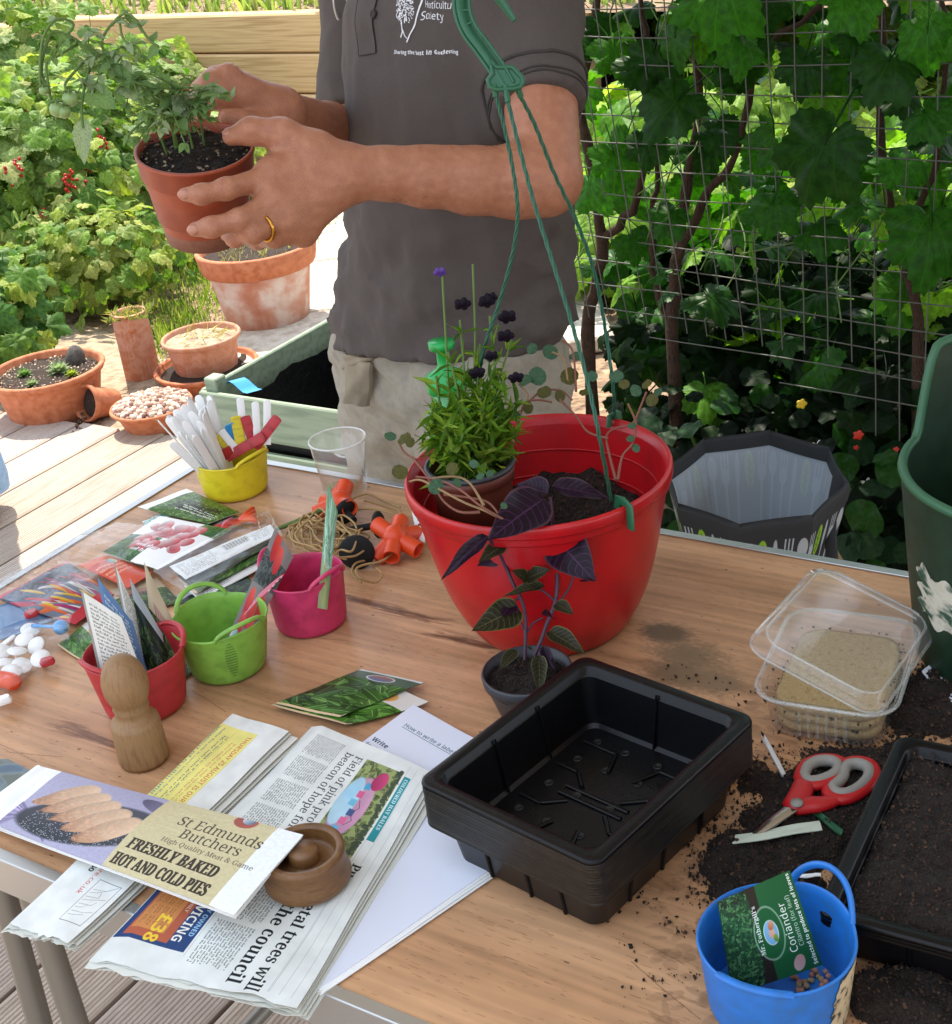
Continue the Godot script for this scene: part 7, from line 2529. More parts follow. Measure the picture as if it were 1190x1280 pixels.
func newspaper(called: String, label: String, c: Array, m: Material, h: float, n: int, group: String) -> void:
	var P := c.map(func(q): return on(q[0], q[1], T + h))
	var o: Vector3 = (P[0] + P[1] + P[2] + P[3]) / 4
	var t := thing(called, label, "newspaper", Vector3(o.x, T, o.z), group)
	var nz := FastNoiseLite.new(); nz.seed = n; nz.frequency = 0.2
	var eu: Vector3 = (P[1] - P[0]).normalized()
	var ev: Vector3 = (P[3] - P[0]).normalized()
	for i in n:
		var e := float(i) / (n - 1)
		var b := Mb.new(t.position)
		var y := Vector3(0, -h * e * 0.86, 0)
		var q := [P[0] - ev * 0.004 * i * (0.5 + rng.randf()) + y, P[1] + eu * rnd(0.0, 0.006) - ev * 0.002 * i * rng.randf() + y, P[2] + eu * rnd(-0.004, 0.006) + y, P[3] + y]
		var ph := n * 1.3 + i * 0.12
		b.sheet(q[0], q[1], q[2], q[3], 40, 20, func(u: float, v: float) -> Vector3:
			var ragged: Vector3 = eu * (nz.get_noise_2d(v * 40 + i * 30, i * 9) * 0.005 + nz.get_noise_2d(v * 140, i * 17) * 0.0016) * smoothstep(0.97, 1.0, u)
			var roll := Vector3(0, -h * 0.75 * pow(smoothstep(0.86, 1.0, v), 2.0) * (1 - e), 0)
			return ragged + roll + Vector3(0, (0.0012 * sin(u * 5 + ph) * sin(v * 4) + 0.0008 * sin(u * 13 + v * 7)) * (1.0 - e * 0.8) + 0.003 * pow(u, 6) * (1 - e) * sin(v * 5 + 1), 0), 0.0004)
		part("page", b, m if i == 0 else [mat("d6d6cc", 0.9), mat("c9cabf", 0.9)][i % 2], t)


func crumpled(called: String, label: String, c: Array, h: float, amp: float, sd: int, cat := "bag") -> void:
	var P := c.map(func(q): return on(q[0], q[1], T + h))
	var o: Vector3 = (P[0] + P[1] + P[2] + P[3]) / 4
	var n := FastNoiseLite.new(); n.seed = sd; n.frequency = 14; n.noise_type = FastNoiseLite.TYPE_CELLULAR
	n.cellular_return_type = FastNoiseLite.RETURN_DISTANCE2_SUB
	var n2 := FastNoiseLite.new(); n2.seed = sd + 1; n2.frequency = 6
	var b := Mb.new(o)
	b.grid(func(u: float, v: float) -> Vector3:
		var p: Vector3 = P[3].lerp(P[2], u).lerp(P[0].lerp(P[1], u), v)
		var e := sin(PI * clampf(u, 0.001, 0.999)) * sin(PI * clampf(v, 0.001, 0.999))
		p.y += amp * (0.35 + 0.65 * pow(e, 0.5)) * (0.75 + n.get_noise_2d(p.x, p.z) * 0.45 + n2.get_noise_2d(p.x, p.z) * 0.5) 
		return p + Vector3(n2.get_noise_2d(p.z, p.x + 3) * 0.012, 0, n2.get_noise_2d(p.x + 7, p.z) * 0.012), 60, 48)
	solo(called, b, K.film, label, cat, "clear plastic bags of seed packets")

func build_left_pile() -> void:
	seed_packet("seed_packet", "green salad seed packet with a white end, beside the yellow tub", [[233, 611], [299, 640], [259, 655], [172, 634]], TX.sow, 0.012, 0.004)
	seed_packet("seed_packet", "radish seed packet with a picture of red and white radishes", [[200, 645], [290, 662], [197, 712], [128, 690]], TX.radish, 0.016, 0.004)
	seed_packet("seed_packet", "orange red seed packet half under the radish packet", [[98, 706], [135, 693], [190, 716], [160, 735]], TX.orange_packet, 0.012, 0.003)
	seed_packet("seed_packet", "large seed packet picturing rainbow coloured carrots", [[-6, 748], [84, 701], [142, 742], [94, 781]], TX.carrot, 0.008, 0.012)
	seed_packet("seed_packet", "pink and red striped packet under the salad packet", [[252, 655], [288, 641], [312, 652], [270, 668]], TX.radish_tall, 0.006, 0.003)
	seed_packet("seed_packet", "pale packet with a teal stripe under the radish packet", [[178, 652], [206, 640], [222, 656], [186, 668]], mat("ffffff", 0.4, ntex(92, 0.02, ["dfe3e0", "5f9a90", "e6e8e4"], 128, 2)), 0.007, 0.003)
	for i in 4:
		seed_packet("seed_packet", ["white backed seed packet with a barcode, topmost of the row in the clear bag", "black edged seed packet directly under the barcode packet", "dark green seed packet in the middle of the row in the clear bag", "white edged seed packet lowest in the row in the clear bag"][i], [[212 + i * 6, 708 + i * 8], [338 + i * 3, 655 + i * 7], [346 + i * 4, 668 + i * 8], [232 + i * 6, 724 + i * 9]], [TX.barcode, TX.dark_packet, TX.spinach, TX.barcode][i], 0.022 - i * 0.005, 0.002, "seed packets stacked in the clear bag")
	seed_packet("seed_packet", "leafy green seed packet under the lime green tub", [[220, 745], [300, 708], [322, 735], [250, 775]], TX.dark_packet, 0.004, 0.003)
	seed_packet("seed_packet", "spring onion seed packet under the edge of the red tub", [[72, 806], [116, 772], [140, 800], [106, 829]], TX.lettuce, 0.003, 0.003)
	seed_packet("seed_packet", "dark green seed packet peeping out between the red and green tubs", [[212, 800], [238, 792], [244, 836], [226, 850]], TX.dark_packet, 0.003, 0.002)
	seed_packet("seed_packet", "tan seed packet lying behind the red tub", [[120, 742], [196, 722], [226, 752], [150, 775]], TX.tan_packet, 0.004, 0.003)
	seed_packet("seed_packet", "white seed packet lying at the left edge of the table", [[-30, 765], [30, 748], [66, 775], [0, 800]], TX.blue_packet, 0.004, 0.003)
	crumpled("plastic_bag", "clear plastic bag crumpled over the carrot packet", [[-40, 742], [150, 655], [212, 660], [40, 772]], 0.016, 0.02, 3)
	crumpled("plastic_bag", "clear plastic bag over the row of barcode packets, its corner pointing at the yellow tub", [[186, 716], [336, 632], [352, 672], [236, 745]], 0.02, 0.012, 7)
	crumpled("plastic_bag", "clear plastic bag of white buttons at the left edge of the table", [[-60, 800], [84, 776], [84, 812], [-50, 905]], 0.014, 0.022, 11)
	# contents of the last bag
	var peg := Mb.new()
	peg.lathe([PackedVector2Array([Vector2(0, 0), Vector2(0.0125, 0.0005), Vector2(0.0135, 0.002), Vector2(0.0125, 0.004), Vector2(0.004, 0.005), Vector2(0.0028, 0.012), Vector2(0.002, 0.03), Vector2(0, 0.031)])], 20)
	var pm := peg.mesh()
	for i in 10:
		var q := [[8, 800], [22, 812], [6, 826], [30, 798], [44, 806], [14, 838], [28, 830], [50, 822], [38, 786], [2, 812], [20, 790], [36, 842], [58, 800]][i] as Array
		var o := part("plastic_peg", pm, K.white, self, Transform3D(turned(Vector3(rnd(-0.6, 0.6), -1, rnd(-0.8, 0.3)), rnd(0, 6)).scaled(Vector3.ONE * 0.8), on(q[0], q[1], T + rnd(0.008, 0.02))))
		tag(o, "white round headed plastic peg in the clear bag at the left edge", "peg", "white plastic pegs in the bag")
	var bb := Mb.new(on(76, 784, T + 0.014))
	bb.ball(bb.off, Vector3.ONE * 0.0085, Basis(), 18, 12)
	bb.tube(PackedVector3Array([bb.off, on(40, 782, T + 0.014)]), 0.002, 8)
	solo("ball_pin", bb, K.blue_plastic, "blue ball headed pin in the clear bag at the left edge", "pin")
	bb = Mb.new(on(4, 852, T + 0.012))
	bb.tube(smooth_path([on(-30, 850, T + 0.012), on(0, 849, T + 0.012), on(18, 853, T + 0.012), on(23, 856, T + 0.011)], 12), [0.009, 0.009, 0.009, 0.009, 0.009, 0.009, 0.009, 0.009, 0.0088, 0.008, 0.006, 0.004, 0.002], 14)
	solo("marker_pen", bb, K.orange, "orange marker cap in the clear bag at the left edge", "pen")
	for q in [[60, 830, "red", "dark red plastic bit in the clear bag at the left edge"], [40, 770, "red", "small red cap at the top of the clear bag at the left edge"], [6, 878, "white", "white plastic knob at the bottom of the clear bag at the left edge"]]:
		bb = Mb.new(on(q[0], q[1], T + 0.01))
		bb.rounded([[0.007, 0.005, 0.003, 0.0], [0.008, 0.006, 0.003, 0.003], [0.006, 0.004, 0.003, 0.007]], Transform3D(Basis(Vector3.UP, 0.4), bb.off), 4, false, true, true)
		solo("plastic_bit", bb, K[q[2]], q[3], "plastic piece")
	bb = Mb.new(on(312, 645, T + 0.008))
	for k in 5:
		bb.tube(smooth_path([on(300, 650, T + 0.008), on(308 + k * 3, 642 + k * 2, T + 0.014), on(316 + k, 636 + k * 4, T + 0.01)], 8), 0.0035, 8)
	solo("plastic_clip", bb, K.orange, "small orange red plastic clip beside the salad packet", "clip")
	# orange hubs with sockets, black pads and a ball of jute twine
	for q in [[494, 672, 0.015, [[505, 640], [527, 690], [487, 705], [470, 655], [515, 668], [478, 690]], "orange plastic socket piece with six tubes beside the red basket"], [425, 628, 0.014, [[432, 606], [405, 628], [400, 640], [445, 640], [424, 612]], "orange plastic socket piece behind the twine"]]:
		var c := on(q[0], q[1], T + q[2] + 0.008)
		var t := thing("socket_hub", q[4], "plastic connector", Vector3(c.x, T, c.z), "orange socket pieces")
		var b := Mb.new(t.position)
		b.ball(c, Vector3.ONE * 0.0155, Basis(), 20, 14)
		part("hub_core", b, K.orange, t)
		for i in q[3].size():
			var e: Array = q[3][i]
			var tip := on(e[0], e[1], T + [0.03, 0.012, 0.012, 0.03, 0.016, 0.012][i])
			var d := (tip - c).normalized()
			b = Mb.new(t.position)
			b.lathe([PackedVector2Array([Vector2(0.0085, 0.0), Vector2(0.0102, 0.012), Vector2(0.0104, 0.034)]), PackedVector2Array([Vector2(0.0104, 0.034), Vector2(0.009, 0.0345), Vector2(0.0086, 0.033), Vector2(0.0082, 0.016), Vector2(0, 0.016)])], 24, Transform3D(turned(d, 0), c))
			part("socket_tube", b, K.orange, t)
	for q in [[[446, 690], [452, 676], 0.021, 0.004, "black felt disc lying against the twine, lower of the three"], [[473, 656], [440, 662], 0.0165, 0.035, "black felt disc on a stem plugged toward the orange piece"], [[432, 640], [444, 652], 0.017, 0.014, "black felt disc behind the pink tub, farthest of the three"]]:
		var c := on(q[0][0], q[0][1], T + 0.021)
		var e := on(q[1][0], q[1][1], T + 0.02)
		var t := thing("felt_pad", q[4], "felt pad", Vector3(c.x, T, c.z), "black felt pads")
		var d := (c - e).normalized()
		var b := Mb.new(t.position)
		b.lathe([PackedVector2Array([Vector2(0, -0.003), Vector2(q[2] - 0.002, -0.003), Vector2(q[2], -0.001), Vector2(q[2], 0.002), Vector2(q[2] - 0.0015, 0.0035), Vector2(0, 0.004)])], 32, Transform3D(turned((d + Vector3(0, 0.1, 0.35)).normalized(), 0), c))
		part("disc", b, K.black_felt, t)
		b = Mb.new(t.position)
		b.tube(PackedVector3Array([c, c - d * (0.012 + q[3])]), 0.0042, 10)
		part("stem", b, K.black_felt, t)
	var jt := thing("jute_twine", "loose bundle of tan jute twine between the tubs and the orange pieces", "twine", on(420, 670))
	for k in 13:
		var b := Mb.new(jt.position)
		var pts := []
		var ox := rnd(-14, 20)
		var oy := rnd(-10, 10)
		for i in 15:
			var a := TAU * i / 14.0
			var p := on(404 + ox + cos(a) * rnd(24, 40) + sin(a) * 10, 668 + oy + sin(a) * rnd(12, 26), T + 0.003 + k * 0.0026 + 0.004 * sin(a * 2 + k))
			pts.append(p)
		b.tube(smooth_path(pts, 60), 0.0013, 6)
		part("loop", b, K.jute, jt)
	for s in [[[455, 625], [485, 634], [500, 640], [504, 660], [498, 680], [480, 700], [455, 706], [445, 712], [452, 724], [470, 728], [478, 718], [470, 710]], [[420, 658], [440, 640], [462, 636], [490, 642], [505, 655]], [[430, 630], [448, 620], [462, 618], [480, 626], [500, 634]], [[330, 640], [342, 655], [336, 665], [326, 660], [322, 645]], [[462, 700], [445, 704], [440, 716], [452, 728]]]:
		var b := Mb.new(jt.position)
		b.tube(smooth_path(s.map(func(q): return on(q[0], q[1], T + 0.003 + rnd(0, 0.016))), 40), 0.0014, 6)
		part("loose_end", b, K.jute, jt)
	bb = Mb.new(on(380, 640, T + 0.012))
	bb.tube(smooth_path([on(345, 662, T + 0.006), on(380, 648, T + 0.014), on(418, 630, T + 0.02)], 12), [0.0018, 0.0024, 0.0028, 0.003], 6)
	solo("garden_cane", bb, K.stem, "thin green plant stalk lying behind the pink tub", "stalk")
	bb = Mb.new(on(524, 652, T + 0.02))
	var tq := [[521, 672], [515, 645], [533, 650], [531, 678]].map(func(q): return on(q[0], q[1], T + 0.012))
	tq[1].y += 0.016; tq[2].y += 0.016
	bb.sheet(tq[0], tq[1], tq[2], tq[3], 8, 6, func(u: float, v: float) -> Vector3: return Vector3(0, 0.004 * sin(u * 3), 0.002 * sin(v * 3)), 0.0008)
	solo("paper_tag", bb, TX.tag, "white tag with black lettering propped behind the orange piece", "tag")

func soil_pile(called: String, label: String, lo: Vector2, hi: Vector2, spots: Array, thr: float, height: float, crumbs: int, sd: int) -> void:
	var n := FastNoiseLite.new(); n.seed = sd; n.frequency = 24; n.fractal_octaves = 5
	var hgt := func(x: float, z: float) -> float:
		var s := 0.0
		for q in spots:
			var c: Vector3 = q[0]
			s += exp(-Vector2(x - c.x, z - c.z).length_squared() / (q[1] * q[1]))
		return (minf(s, 1.3) - thr + n.get_noise_2d(x, z) * 0.55) * height
	var c := Vector3((lo.x + hi.x) / 2, T, (lo.y + hi.y) / 2)
	var t := Node3D.new()
	t.name = numbered(called, self)
	t.position = c
	add_child(t, true)
	tag(t, label, "soil", "", "stuff")
	var b := Mb.new(c)
	b.grid(func(u: float, v: float) -> Vector3:
		var x := lerpf(lo.x, hi.x, u)
		var z := lerpf(hi.y, lo.y, v)
		return Vector3(x, maxf(T - 0.004, T + hgt.call(x, z)), z), 150, 150)
	part("mound", b, K.compost, t)
	scatter("crumbs", t, LF.crumb, K.crumb, crumbs, func(i):
		var x := rnd(lo.x, hi.x)
		var z := rnd(lo.y, hi.y)
		var h: float = hgt.call(x, z)
		if h < -height * (0.32 + 0.5 * rng.randf() * rng.randf()): return null
		if on_table(x, z) == false: return null
		return Transform3D(turned(rv(), 1).scaled(Vector3(1, rnd(0.5, 1), rnd(1, 2.2)) * (0.0006 + 0.0019 * pow(rng.randf(), 2.5))), Vector3(x, maxf(T, T + h) + 0.0012, z) - c), ["1a110b", "2a1c12", "3a281a", "120b07", "4a3424"])

func on_table(x: float, z: float) -> bool:
	var u := TU.x * x + TU.z * z
	var v := TV.x * x + TV.z * z
	return u > -1.34 and u < 0.44 and v > 0.572 and v < 1.308

func seed_tray(called: String, label: String, o: Vector3, e1: Vector3, e2: Vector3, L1: float, L2: float, H: float, lips: int, filled: bool) -> Node3D:
	# o: rim corner on the plan, e1 and e2 the plan directions of its sides
	var c := o + e1 * L1 / 2 + e2 * L2 / 2
	c.y = T + 0.001
	var t := thing(called, label, "seed tray", c)
	var bs := Basis(e2, Vector3.UP, e2.cross(Vector3.UP))
	var hx := L2 / 2
	var hz2 := L1 / 2
	var b := Mb.new()
	var lipd := 0.0026 if lips > 2 else 0.0034
	var body_top := H - lips * lipd - 0.004
	# lips of the nested trays, one above the other
	var secs := []
	for i in lips:
		var y := body_top + i * lipd
		var j := rnd(-0.00012, 0.00012)
		secs.append([hx - 0.00012 + j, hz2 - 0.00012 + j, 0.012, y + 0.0004])
		secs.append([hx + j, hz2 + j, 0.012, y + 0.001])
		secs.append([hx + j, hz2 + j, 0.012, y + lipd - 0.0008])
		secs.append([hx - 0.00012, hz2 - 0.00012, 0.012, y + lipd - 0.0002])
	b.rounded([[hx - 0.011, hz2 - 0.011, 0.012, body_top + 0.0004]] + secs, Transform3D(bs, Vector3.ZERO), 6, false)
	part("stacked_rims" if lips > 2 else "skirt", b, K.tray_side if lips > 2 else K.black_plastic, t)
	b = Mb.new()
	var yt := H
	var rw := 0.012
	b.rounded([[hx - 0.0008, hz2 - 0.0008, 0.0115, yt - 0.0045], [hx + 0.0002, hz2 + 0.0002, 0.012, yt - 0.003], [hx - 0.0006, hz2 - 0.0006, 0.0115, yt - 0.0008], [hx - 0.002, hz2 - 0.002, 0.011, yt], [hx - rw + 0.0015, hz2 - rw + 0.0015, 0.0125, yt], [hx - rw, hz2 - rw, 0.012, yt - 0.0012], [hx - rw - 0.0008, hz2 - rw - 0.0008, 0.012, yt - 0.008], [hx - rw - 0.0022, hz2 - rw - 0.0022, 0.012, yt - 0.009]], Transform3D(bs, Vector3.ZERO), 6, false)
	b.rounded([[hx - rw - 0.0022, hz2 - rw - 0.0022, 0.012, yt - 0.009], [hx - 0.021, hz2 - 0.021, 0.011, yt - 0.052 if not filled else 0.004], [hx - 0.024, hz2 - 0.024, 0.01, yt - 0.055 if not filled else 0.003]], Transform3D(bs, Vector3.ZERO), 6, true, false, true)
	part("rim", b, K.black_plastic, t)
	b = Mb.new()
	b.rounded([[hx - 0.02, hz2 - 0.02, 0.012, 0.0], [hx - 0.017, hz2 - 0.017, 0.013, 0.003], [hx - 0.011, hz2 - 0.011, 0.014, body_top + 0.001]], Transform3D(bs, Vector3.ZERO), 6, true, true)
	part("tray_body", b, mat("0e0d10", 0.35), t)
	# upright grooves of the tray body
	for q in [[-0.5, 1], [0.1, 1], [0.6, 1], [-0.6, -1], [0.2, -1]]:
		for s in 2:
			b = Mb.new()
			var w := hx - 0.022 if s == 0 else hz2 - 0.022
			var off := (hz2 if s == 0 else hx) - 0.0135
			var p0 := Vector3(q[0] * w, 0.002, q[1] * (off - 0.004)) if s == 0 else Vector3(q[1] * (off - 0.004), 0.002, q[0] * w)
			var p1 := Vector3(q[0] * w, body_top, q[1] * (off + 0.003)) if s == 0 else Vector3(q[1] * (off + 0.003), body_top, q[0] * w)
			b.tube(PackedVector3Array([bs * p0, bs * p1]), 0.0022, 6)
			part("groove_rib", b, K.black_plastic, t)
	if not filled:
		var fy := yt - 0.055
		var rib := func(x0: float, z0: float, x1: float, z1: float) -> void:
			var q := Mb.new()
			var a := Vector3(x0 * (hx - 0.026), fy + 0.0006, z0 * (hz2 - 0.026))
			var e := Vector3(x1 * (hx - 0.026), fy + 0.0006, z1 * (hz2 - 0.026))
			q.tube(PackedVector3Array([bs * a, bs * e]), 0.0022, 6, true, 0.75)
			part("floor_rib", q, K.black_plastic, t)
		for s in [-1, 1]:
			for z in [-1, 1]:
				rib.call(s * 0.9, z * 0.75, s * 0.35, z * 0.75)
				rib.call(s * 0.35, z * 0.75, s * 0.2, z * 0.45)
				rib.call(s * 0.9, z * 0.3, s * 0.55, z * 0.3)
				rib.call(s * 0.55, z * 0.3, s * 0.3, z * 0.12)
		rib.call(-0.5, 0.06, 0.5, 0.06)
		rib.call(-0.5, -0.06, 0.5, -0.06)
		for s in [-0.78, -0.28, 0.28, 0.78]:
			for z in [-0.86, -0.5, 0.0, 0.5, 0.86]:
				b = Mb.new()
				var p := bs * Vector3(s * (hx - 0.03), fy + 0.0004, z * (hz2 - 0.03))
				b.lathe([PackedVector2Array([Vector2(0.0042, 0), Vector2(0.0036, 0.0009), Vector2(0.0028, 0.0003), Vector2(0, 0.0001)])], 14, Transform3D(Basis(), p))
				part("drain_hole", b, mat("050505", 0.6) if s == -0.78 and z == -0.86 else (t.get_child(t.get_child_count() - 1) as MeshInstance3D).material_override if t.get_child(t.get_child_count() - 1).name.begins_with("drain") else K.black_felt, t)
		for q in [[0, 1], [0, -1], [1, 0.35], [1, -0.35], [-1, 0.3], [-1, -0.3]]:
			b = Mb.new()
			var w2 := hx - 0.0145
			var z2 := hz2 - 0.0145
			var p1 := Vector3(q[0] * w2, yt - 0.004, q[1] * z2)
			var p0 := Vector3(q[0] * (w2 - 0.009), fy, q[1] * (z2 - 0.009) if absf(q[1]) == 1 else q[1] * z2)
			b.tube(PackedVector3Array([bs * p0, bs * p1]), 0.0012, 6)
			part("wall_rib", b, K.black_plastic, t)
	else:
		var n := FastNoiseLite.new(); n.seed = 77; n.frequency = 30; n.fractal_octaves = 4
		b = Mb.new()
		b.grid(func(u: float, v: float) -> Vector3:
			var x := lerpf(-1, 1, u) * (hx - 0.0135)
			var z := lerpf(1, -1, v) * (hz2 - 0.0135)
			var edge := 1 - pow(maxf(absf(u * 2 - 1), absf(v * 2 - 1)), 8.0)
			return bs * Vector3(x, yt - 0.012 + 0.008 * edge + n.get_noise_2d(x, z) * 0.006, z), 80, 80)
		part("compost", b, K.compost, t)
		scatter("crumbs", t, LF.crumb, K.crumb, 1500, func(i):
			var x := rnd(-1, 1) * (hx - 0.016)
			var z := rnd(-1, 1) * (hz2 - 0.016)
			return Transform3D(turned(rv(), 1).scaled(Vector3(1, 0.7, rnd(1, 2.4)) * rnd(0.0006, 0.002)), bs * Vector3(x, yt - 0.0035 + n.get_noise_2d(x, z) * 0.006, z)), ["1a110b", "2a1c12", "3a281a", "4a3120", "120b07"])
	return t

func build_right_things() -> void:
	# stack of empty seed trays
	var hT := 0.085
	var A := on(519, 977, T + hT); A.y = 0
	var Bq := on(728, 818, T + hT); Bq.y = 0
	var D := on(742, 1086, T + hT); D.y = 0
	var e1 := (Bq - A).normalized()
	var e2 := (D - A)
	e2 = (e2 - e1 * e2.dot(e1)).normalized()
	var L2 := (D - A).length()
	seed_tray("seed_tray_stack", "stack of empty black plastic seed trays nested together at the front of the table", A, e1, e2, (Bq - A).length(), L2, hT, 15, false)
	# tray filled with compost
	var hC := 0.05
	var C0 := on(1018, 1142, T + hC); C0.y = 0
	var C1 := on(1122, 918, T + hC); C1.y = 0
	var C2 := on(1190, 1192, T + hC); C2.y = 0
	var f1 := (C1 - C0).normalized()
	var f2 := (C2 - C0)
	f2 = (f2 - f1 * f2.dot(f1)).normalized()
	seed_tray("compost_tray", "black seed tray filled level with dark compost at the right edge of the table", C0, f1, f2, (C1 - C0).length(), 0.21, hC, 2, true)
	# spilt compost
	soil_pile("spilt_compost", "dark compost spilt over the table round the scissors", Vector2(0.06, -1.16), Vector2(0.44, -0.68), [[on(960, 1085), 0.045], [on(1000, 1040), 0.05], [on(1040, 990), 0.05], [on(1060, 1000), 0.05], [on(1090, 960), 0.04], [on(920, 1085), 0.03], [on(1150, 880), 0.035], [on(1165, 905), 0.035], [on(960, 1130), 0.035], [on(1120, 1240), 0.03], [on(1175, 1265), 0.04], [on(1085, 1250), 0.02], [on(940, 970), 0.018], [on(1170, 850), 0.025]], 0.68, 0.018, 16000, 21)
	soil_pile("scattered_crumbs", "thin scatter of compost crumbs between the seed trays and the clear box", Vector2(0.0, -1.25), Vector2(0.36, -0.72), [[on(880, 1060), 0.05], [on(920, 1000), 0.05], [on(850, 830), 0.05], [on(940, 940), 0.05]], 1.5, 0.004, 3500, 23)
	# blue tub with herb packet
	var bt := tub("blue_tub", "small bright blue tub holding a coriander packet and a few seeds", K.blue, 972, 1252, 168, 969, 1172, 195, [[1045, 1118, 0.026, 0.55], [930, 1262, 0.004, 0.5]])
	var d: Array = bt.get_meta("dims")
	var bc := bt.position
	# torn label on the outside of the blue tub
	var b := Mb.new(bc)
	var a0 := bear(bc, on(1066, 1275))
	var n := FastNoiseLite.new(); n.seed = 3; n.frequency = 60
	b.grid(func(u: float, v: float) -> Vector3:
		var s := lerpf(-0.55, 0.5, u) * (1 - 0.25 * absf(v - 0.4)) + n.get_noise_2d(v * 3, signf(u - 0.5)) * 0.12 * (1 if u == 0 or u == 1 else 0)
		var y := lerpf(0.002, d[2] * 0.93, v)
		var r := lerpf(d[0], d[1], pow(y / d[2], 0.9)) + 0.0007
		return bc + Vector3(cos(a0 + s) * r, y, -sin(a0 + s) * r), 16, 14)
	part("torn_label", b, mat("ffffff", 0.85, ntex(95, 0.04, ["3a342a", "b8a684", "c9b994", "c4b48e"], 128, 4)), bt)
	var cp := [[938, 1084], [987, 1090], [1029, 1206], [905, 1240]]
	# packet leaning inside the tub, its title at the upper right
	var q0 := dp(987, 1088, far(bc) - 0.03)
	var q1 := dp(1028, 1206, far(bc) - 0.012)
	var q2 := dp(914, 1244, far(bc) - 0.02)
	var q3 := dp(896, 1128, far(bc) - 0.022)
	b = Mb.new((q0 + q1 + q2 + q3) / 4)
	b.sheet(q2, q3, q0, q1, 16, 16, func(u: float, v: float) -> Vector3:
		return (CP - q0).normalized() * (0.008 * sin(PI * v) - 0.012 * pow(1 - v, 2.0)), 0.0009)
	solo("seed_packet", b, TX.coriander, "green coriander seed packet standing in the blue tub", "seed packet")
	var st := thing("coriander_seeds", "little heap of pale brown seeds in the bottom of the blue tub", "seeds", bc + Vector3(0, 0.004, 0))
	for i in 34:
		var a := bear(bc, on(1005, 1235)) + rnd(-0.5, 0.5)
		var r: float = d[0] * (0.55 + rnd(-0.22, 0.3))
		part("seed", LF.bead, K.clay_pale if i % 3 else K.sandy, st, Transform3D(Basis().scaled(Vector3.ONE * rnd(0.0017, 0.0024)), Vector3(cos(a) * r, 0.002 + (0.003 if i % 4 == 0 else 0.0), -sin(a) * r)))
	# scissors lying on the soil
	var y := T + 0.017
	var sp := on(1000, 1010, y)
	var sc := thing("scissors", "scissors with red and grey handles lying on the spilt compost", "scissors", sp)
	var to := func(q: Array, h := 0.0) -> Vector3: return on(780 + q[0] / 2.902, 660 + q[1] / 2.902, y + h)
	for l in [[[640, 905], [655, 868], [690, 845], [735, 838], [775, 845], [792, 868], [778, 898], [735, 920], [690, 932], [655, 930], [640, 905]], [[792, 878], [812, 853], [852, 847], [890, 858], [906, 885], [895, 920], [860, 955], [810, 980], [762, 980], [742, 955], [768, 930], [788, 905], [792, 878]]]:
		b = Mb.new(sp)
		var pts := smooth_path(l.map(func(q): return to.call(q)), 44)
		pts[44] = pts[0]
		b.tube(pts, 0.0062, 12, false, 0.72, Vector3.UP)
		part("handle", b, K.scissor_red, sc)
		var c := Vector3.ZERO
		for p in pts: c += p / pts.size()
		b = Mb.new(sp)
		var inner := PackedVector3Array()
		for p in pts: inner.append(p.lerp(c, 0.2) + Vector3(0, 0.0012, 0))
		b.tube(inner, 0.0048, 10, false, 1.15, Vector3.UP)
		part("grip", b, K.scissor_grey, sc)
	b = Mb.new(sp)
	b.tube(smooth_path([[650, 930], [640, 965], [615, 1005], [600, 1020]].map(func(q): return to.call(q, 0.001)), 12), [0.0085, 0.009, 0.0095, 0.0098, 0.0098, 0.0098, 0.0098, 0.0098, 0.0095, 0.009, 0.0085, 0.007, 0.005], 12, true, 0.62)
	b.tube(smooth_path([[770, 985], [720, 1000], [670, 1005], [620, 1012]].map(func(q): return to.call(q, 0.0)), 12), [0.006, 0.0065, 0.007, 0.0075, 0.008, 0.0085, 0.009, 0.009, 0.009], 12, true, 0.62)
	part("shank", b, K.scissor_red, sc)
	b = Mb.new(sp)
	b.lathe([PackedVector2Array([Vector2(0.0052, 0), Vector2(0.005, 0.0016), Vector2(0, 0.002)])], 20, Transform3D(Basis(), to.call([627, 998], 0.0065)))
	part("pivot", b, K.scissor_grey, sc)
	for k in 2:
		b = Mb.new(sp)
		var e0: Vector3 = to.call([612 - k * 6, 1012 + k * 4], 0.002 - k * 0.002)
		var e9: Vector3 = to.call([455 + k * 4, 1128 + k * 4], -0.004 - k * 0.0015)
		b.tube(PackedVector3Array([e0, e0.lerp(e9, 0.4), e0.lerp(e9, 0.85), e9]), [0.0062, 0.0055, 0.0034, 0.001], 8, true, 0.28, Vector3.UP)
		part("blade", b, K.blade, sc)
	# labels on the soil
	var strip := func(label: String, q: Array, m: Material, h: float, bend: float) -> void:
		seed_packet("plant_label", label, [on(q[0][0], q[0][1], T + h), on(q[1][0], q[1][1], T + h), on(q[2][0], q[2][1], T + h), on(q[3][0], q[3][1], T + h)], m, 0.0, 0.0005, "", "plant label", bend, 10)
	strip.call("dirty white slotted label lying under the scissor blade", [[908, 1046], [1024, 1025], [1028, 1037], [910, 1056]], K.white_dirty, 0.014, 0.0)
	strip.call("green plant label poking out under the scissors", [[1012, 1015], [1018, 1011], [1054, 1040], [1049, 1046]], K.green_plastic, 0.012, 0.002)
	strip.call("white printed label at the right edge of the table by the green bucket", [[1166, 830], [1240, 890], [1226, 912], [1152, 844]], TX.label_print, 0.004, 0.004)
	strip.call("thin white label strip curving beside the seed trays", [[951, 924], [956, 924], [990, 988], [985, 990]], K.white, 0.006, 0.006)
	strip.call("narrow white label lying behind the handle of the blue tub", [[990, 1093], [1026, 1091], [1026, 1095], [990, 1097]], K.white, 0.016, 0.0)
	# clear box of sand with its lid laid loosely on top
	var hb := 0.045
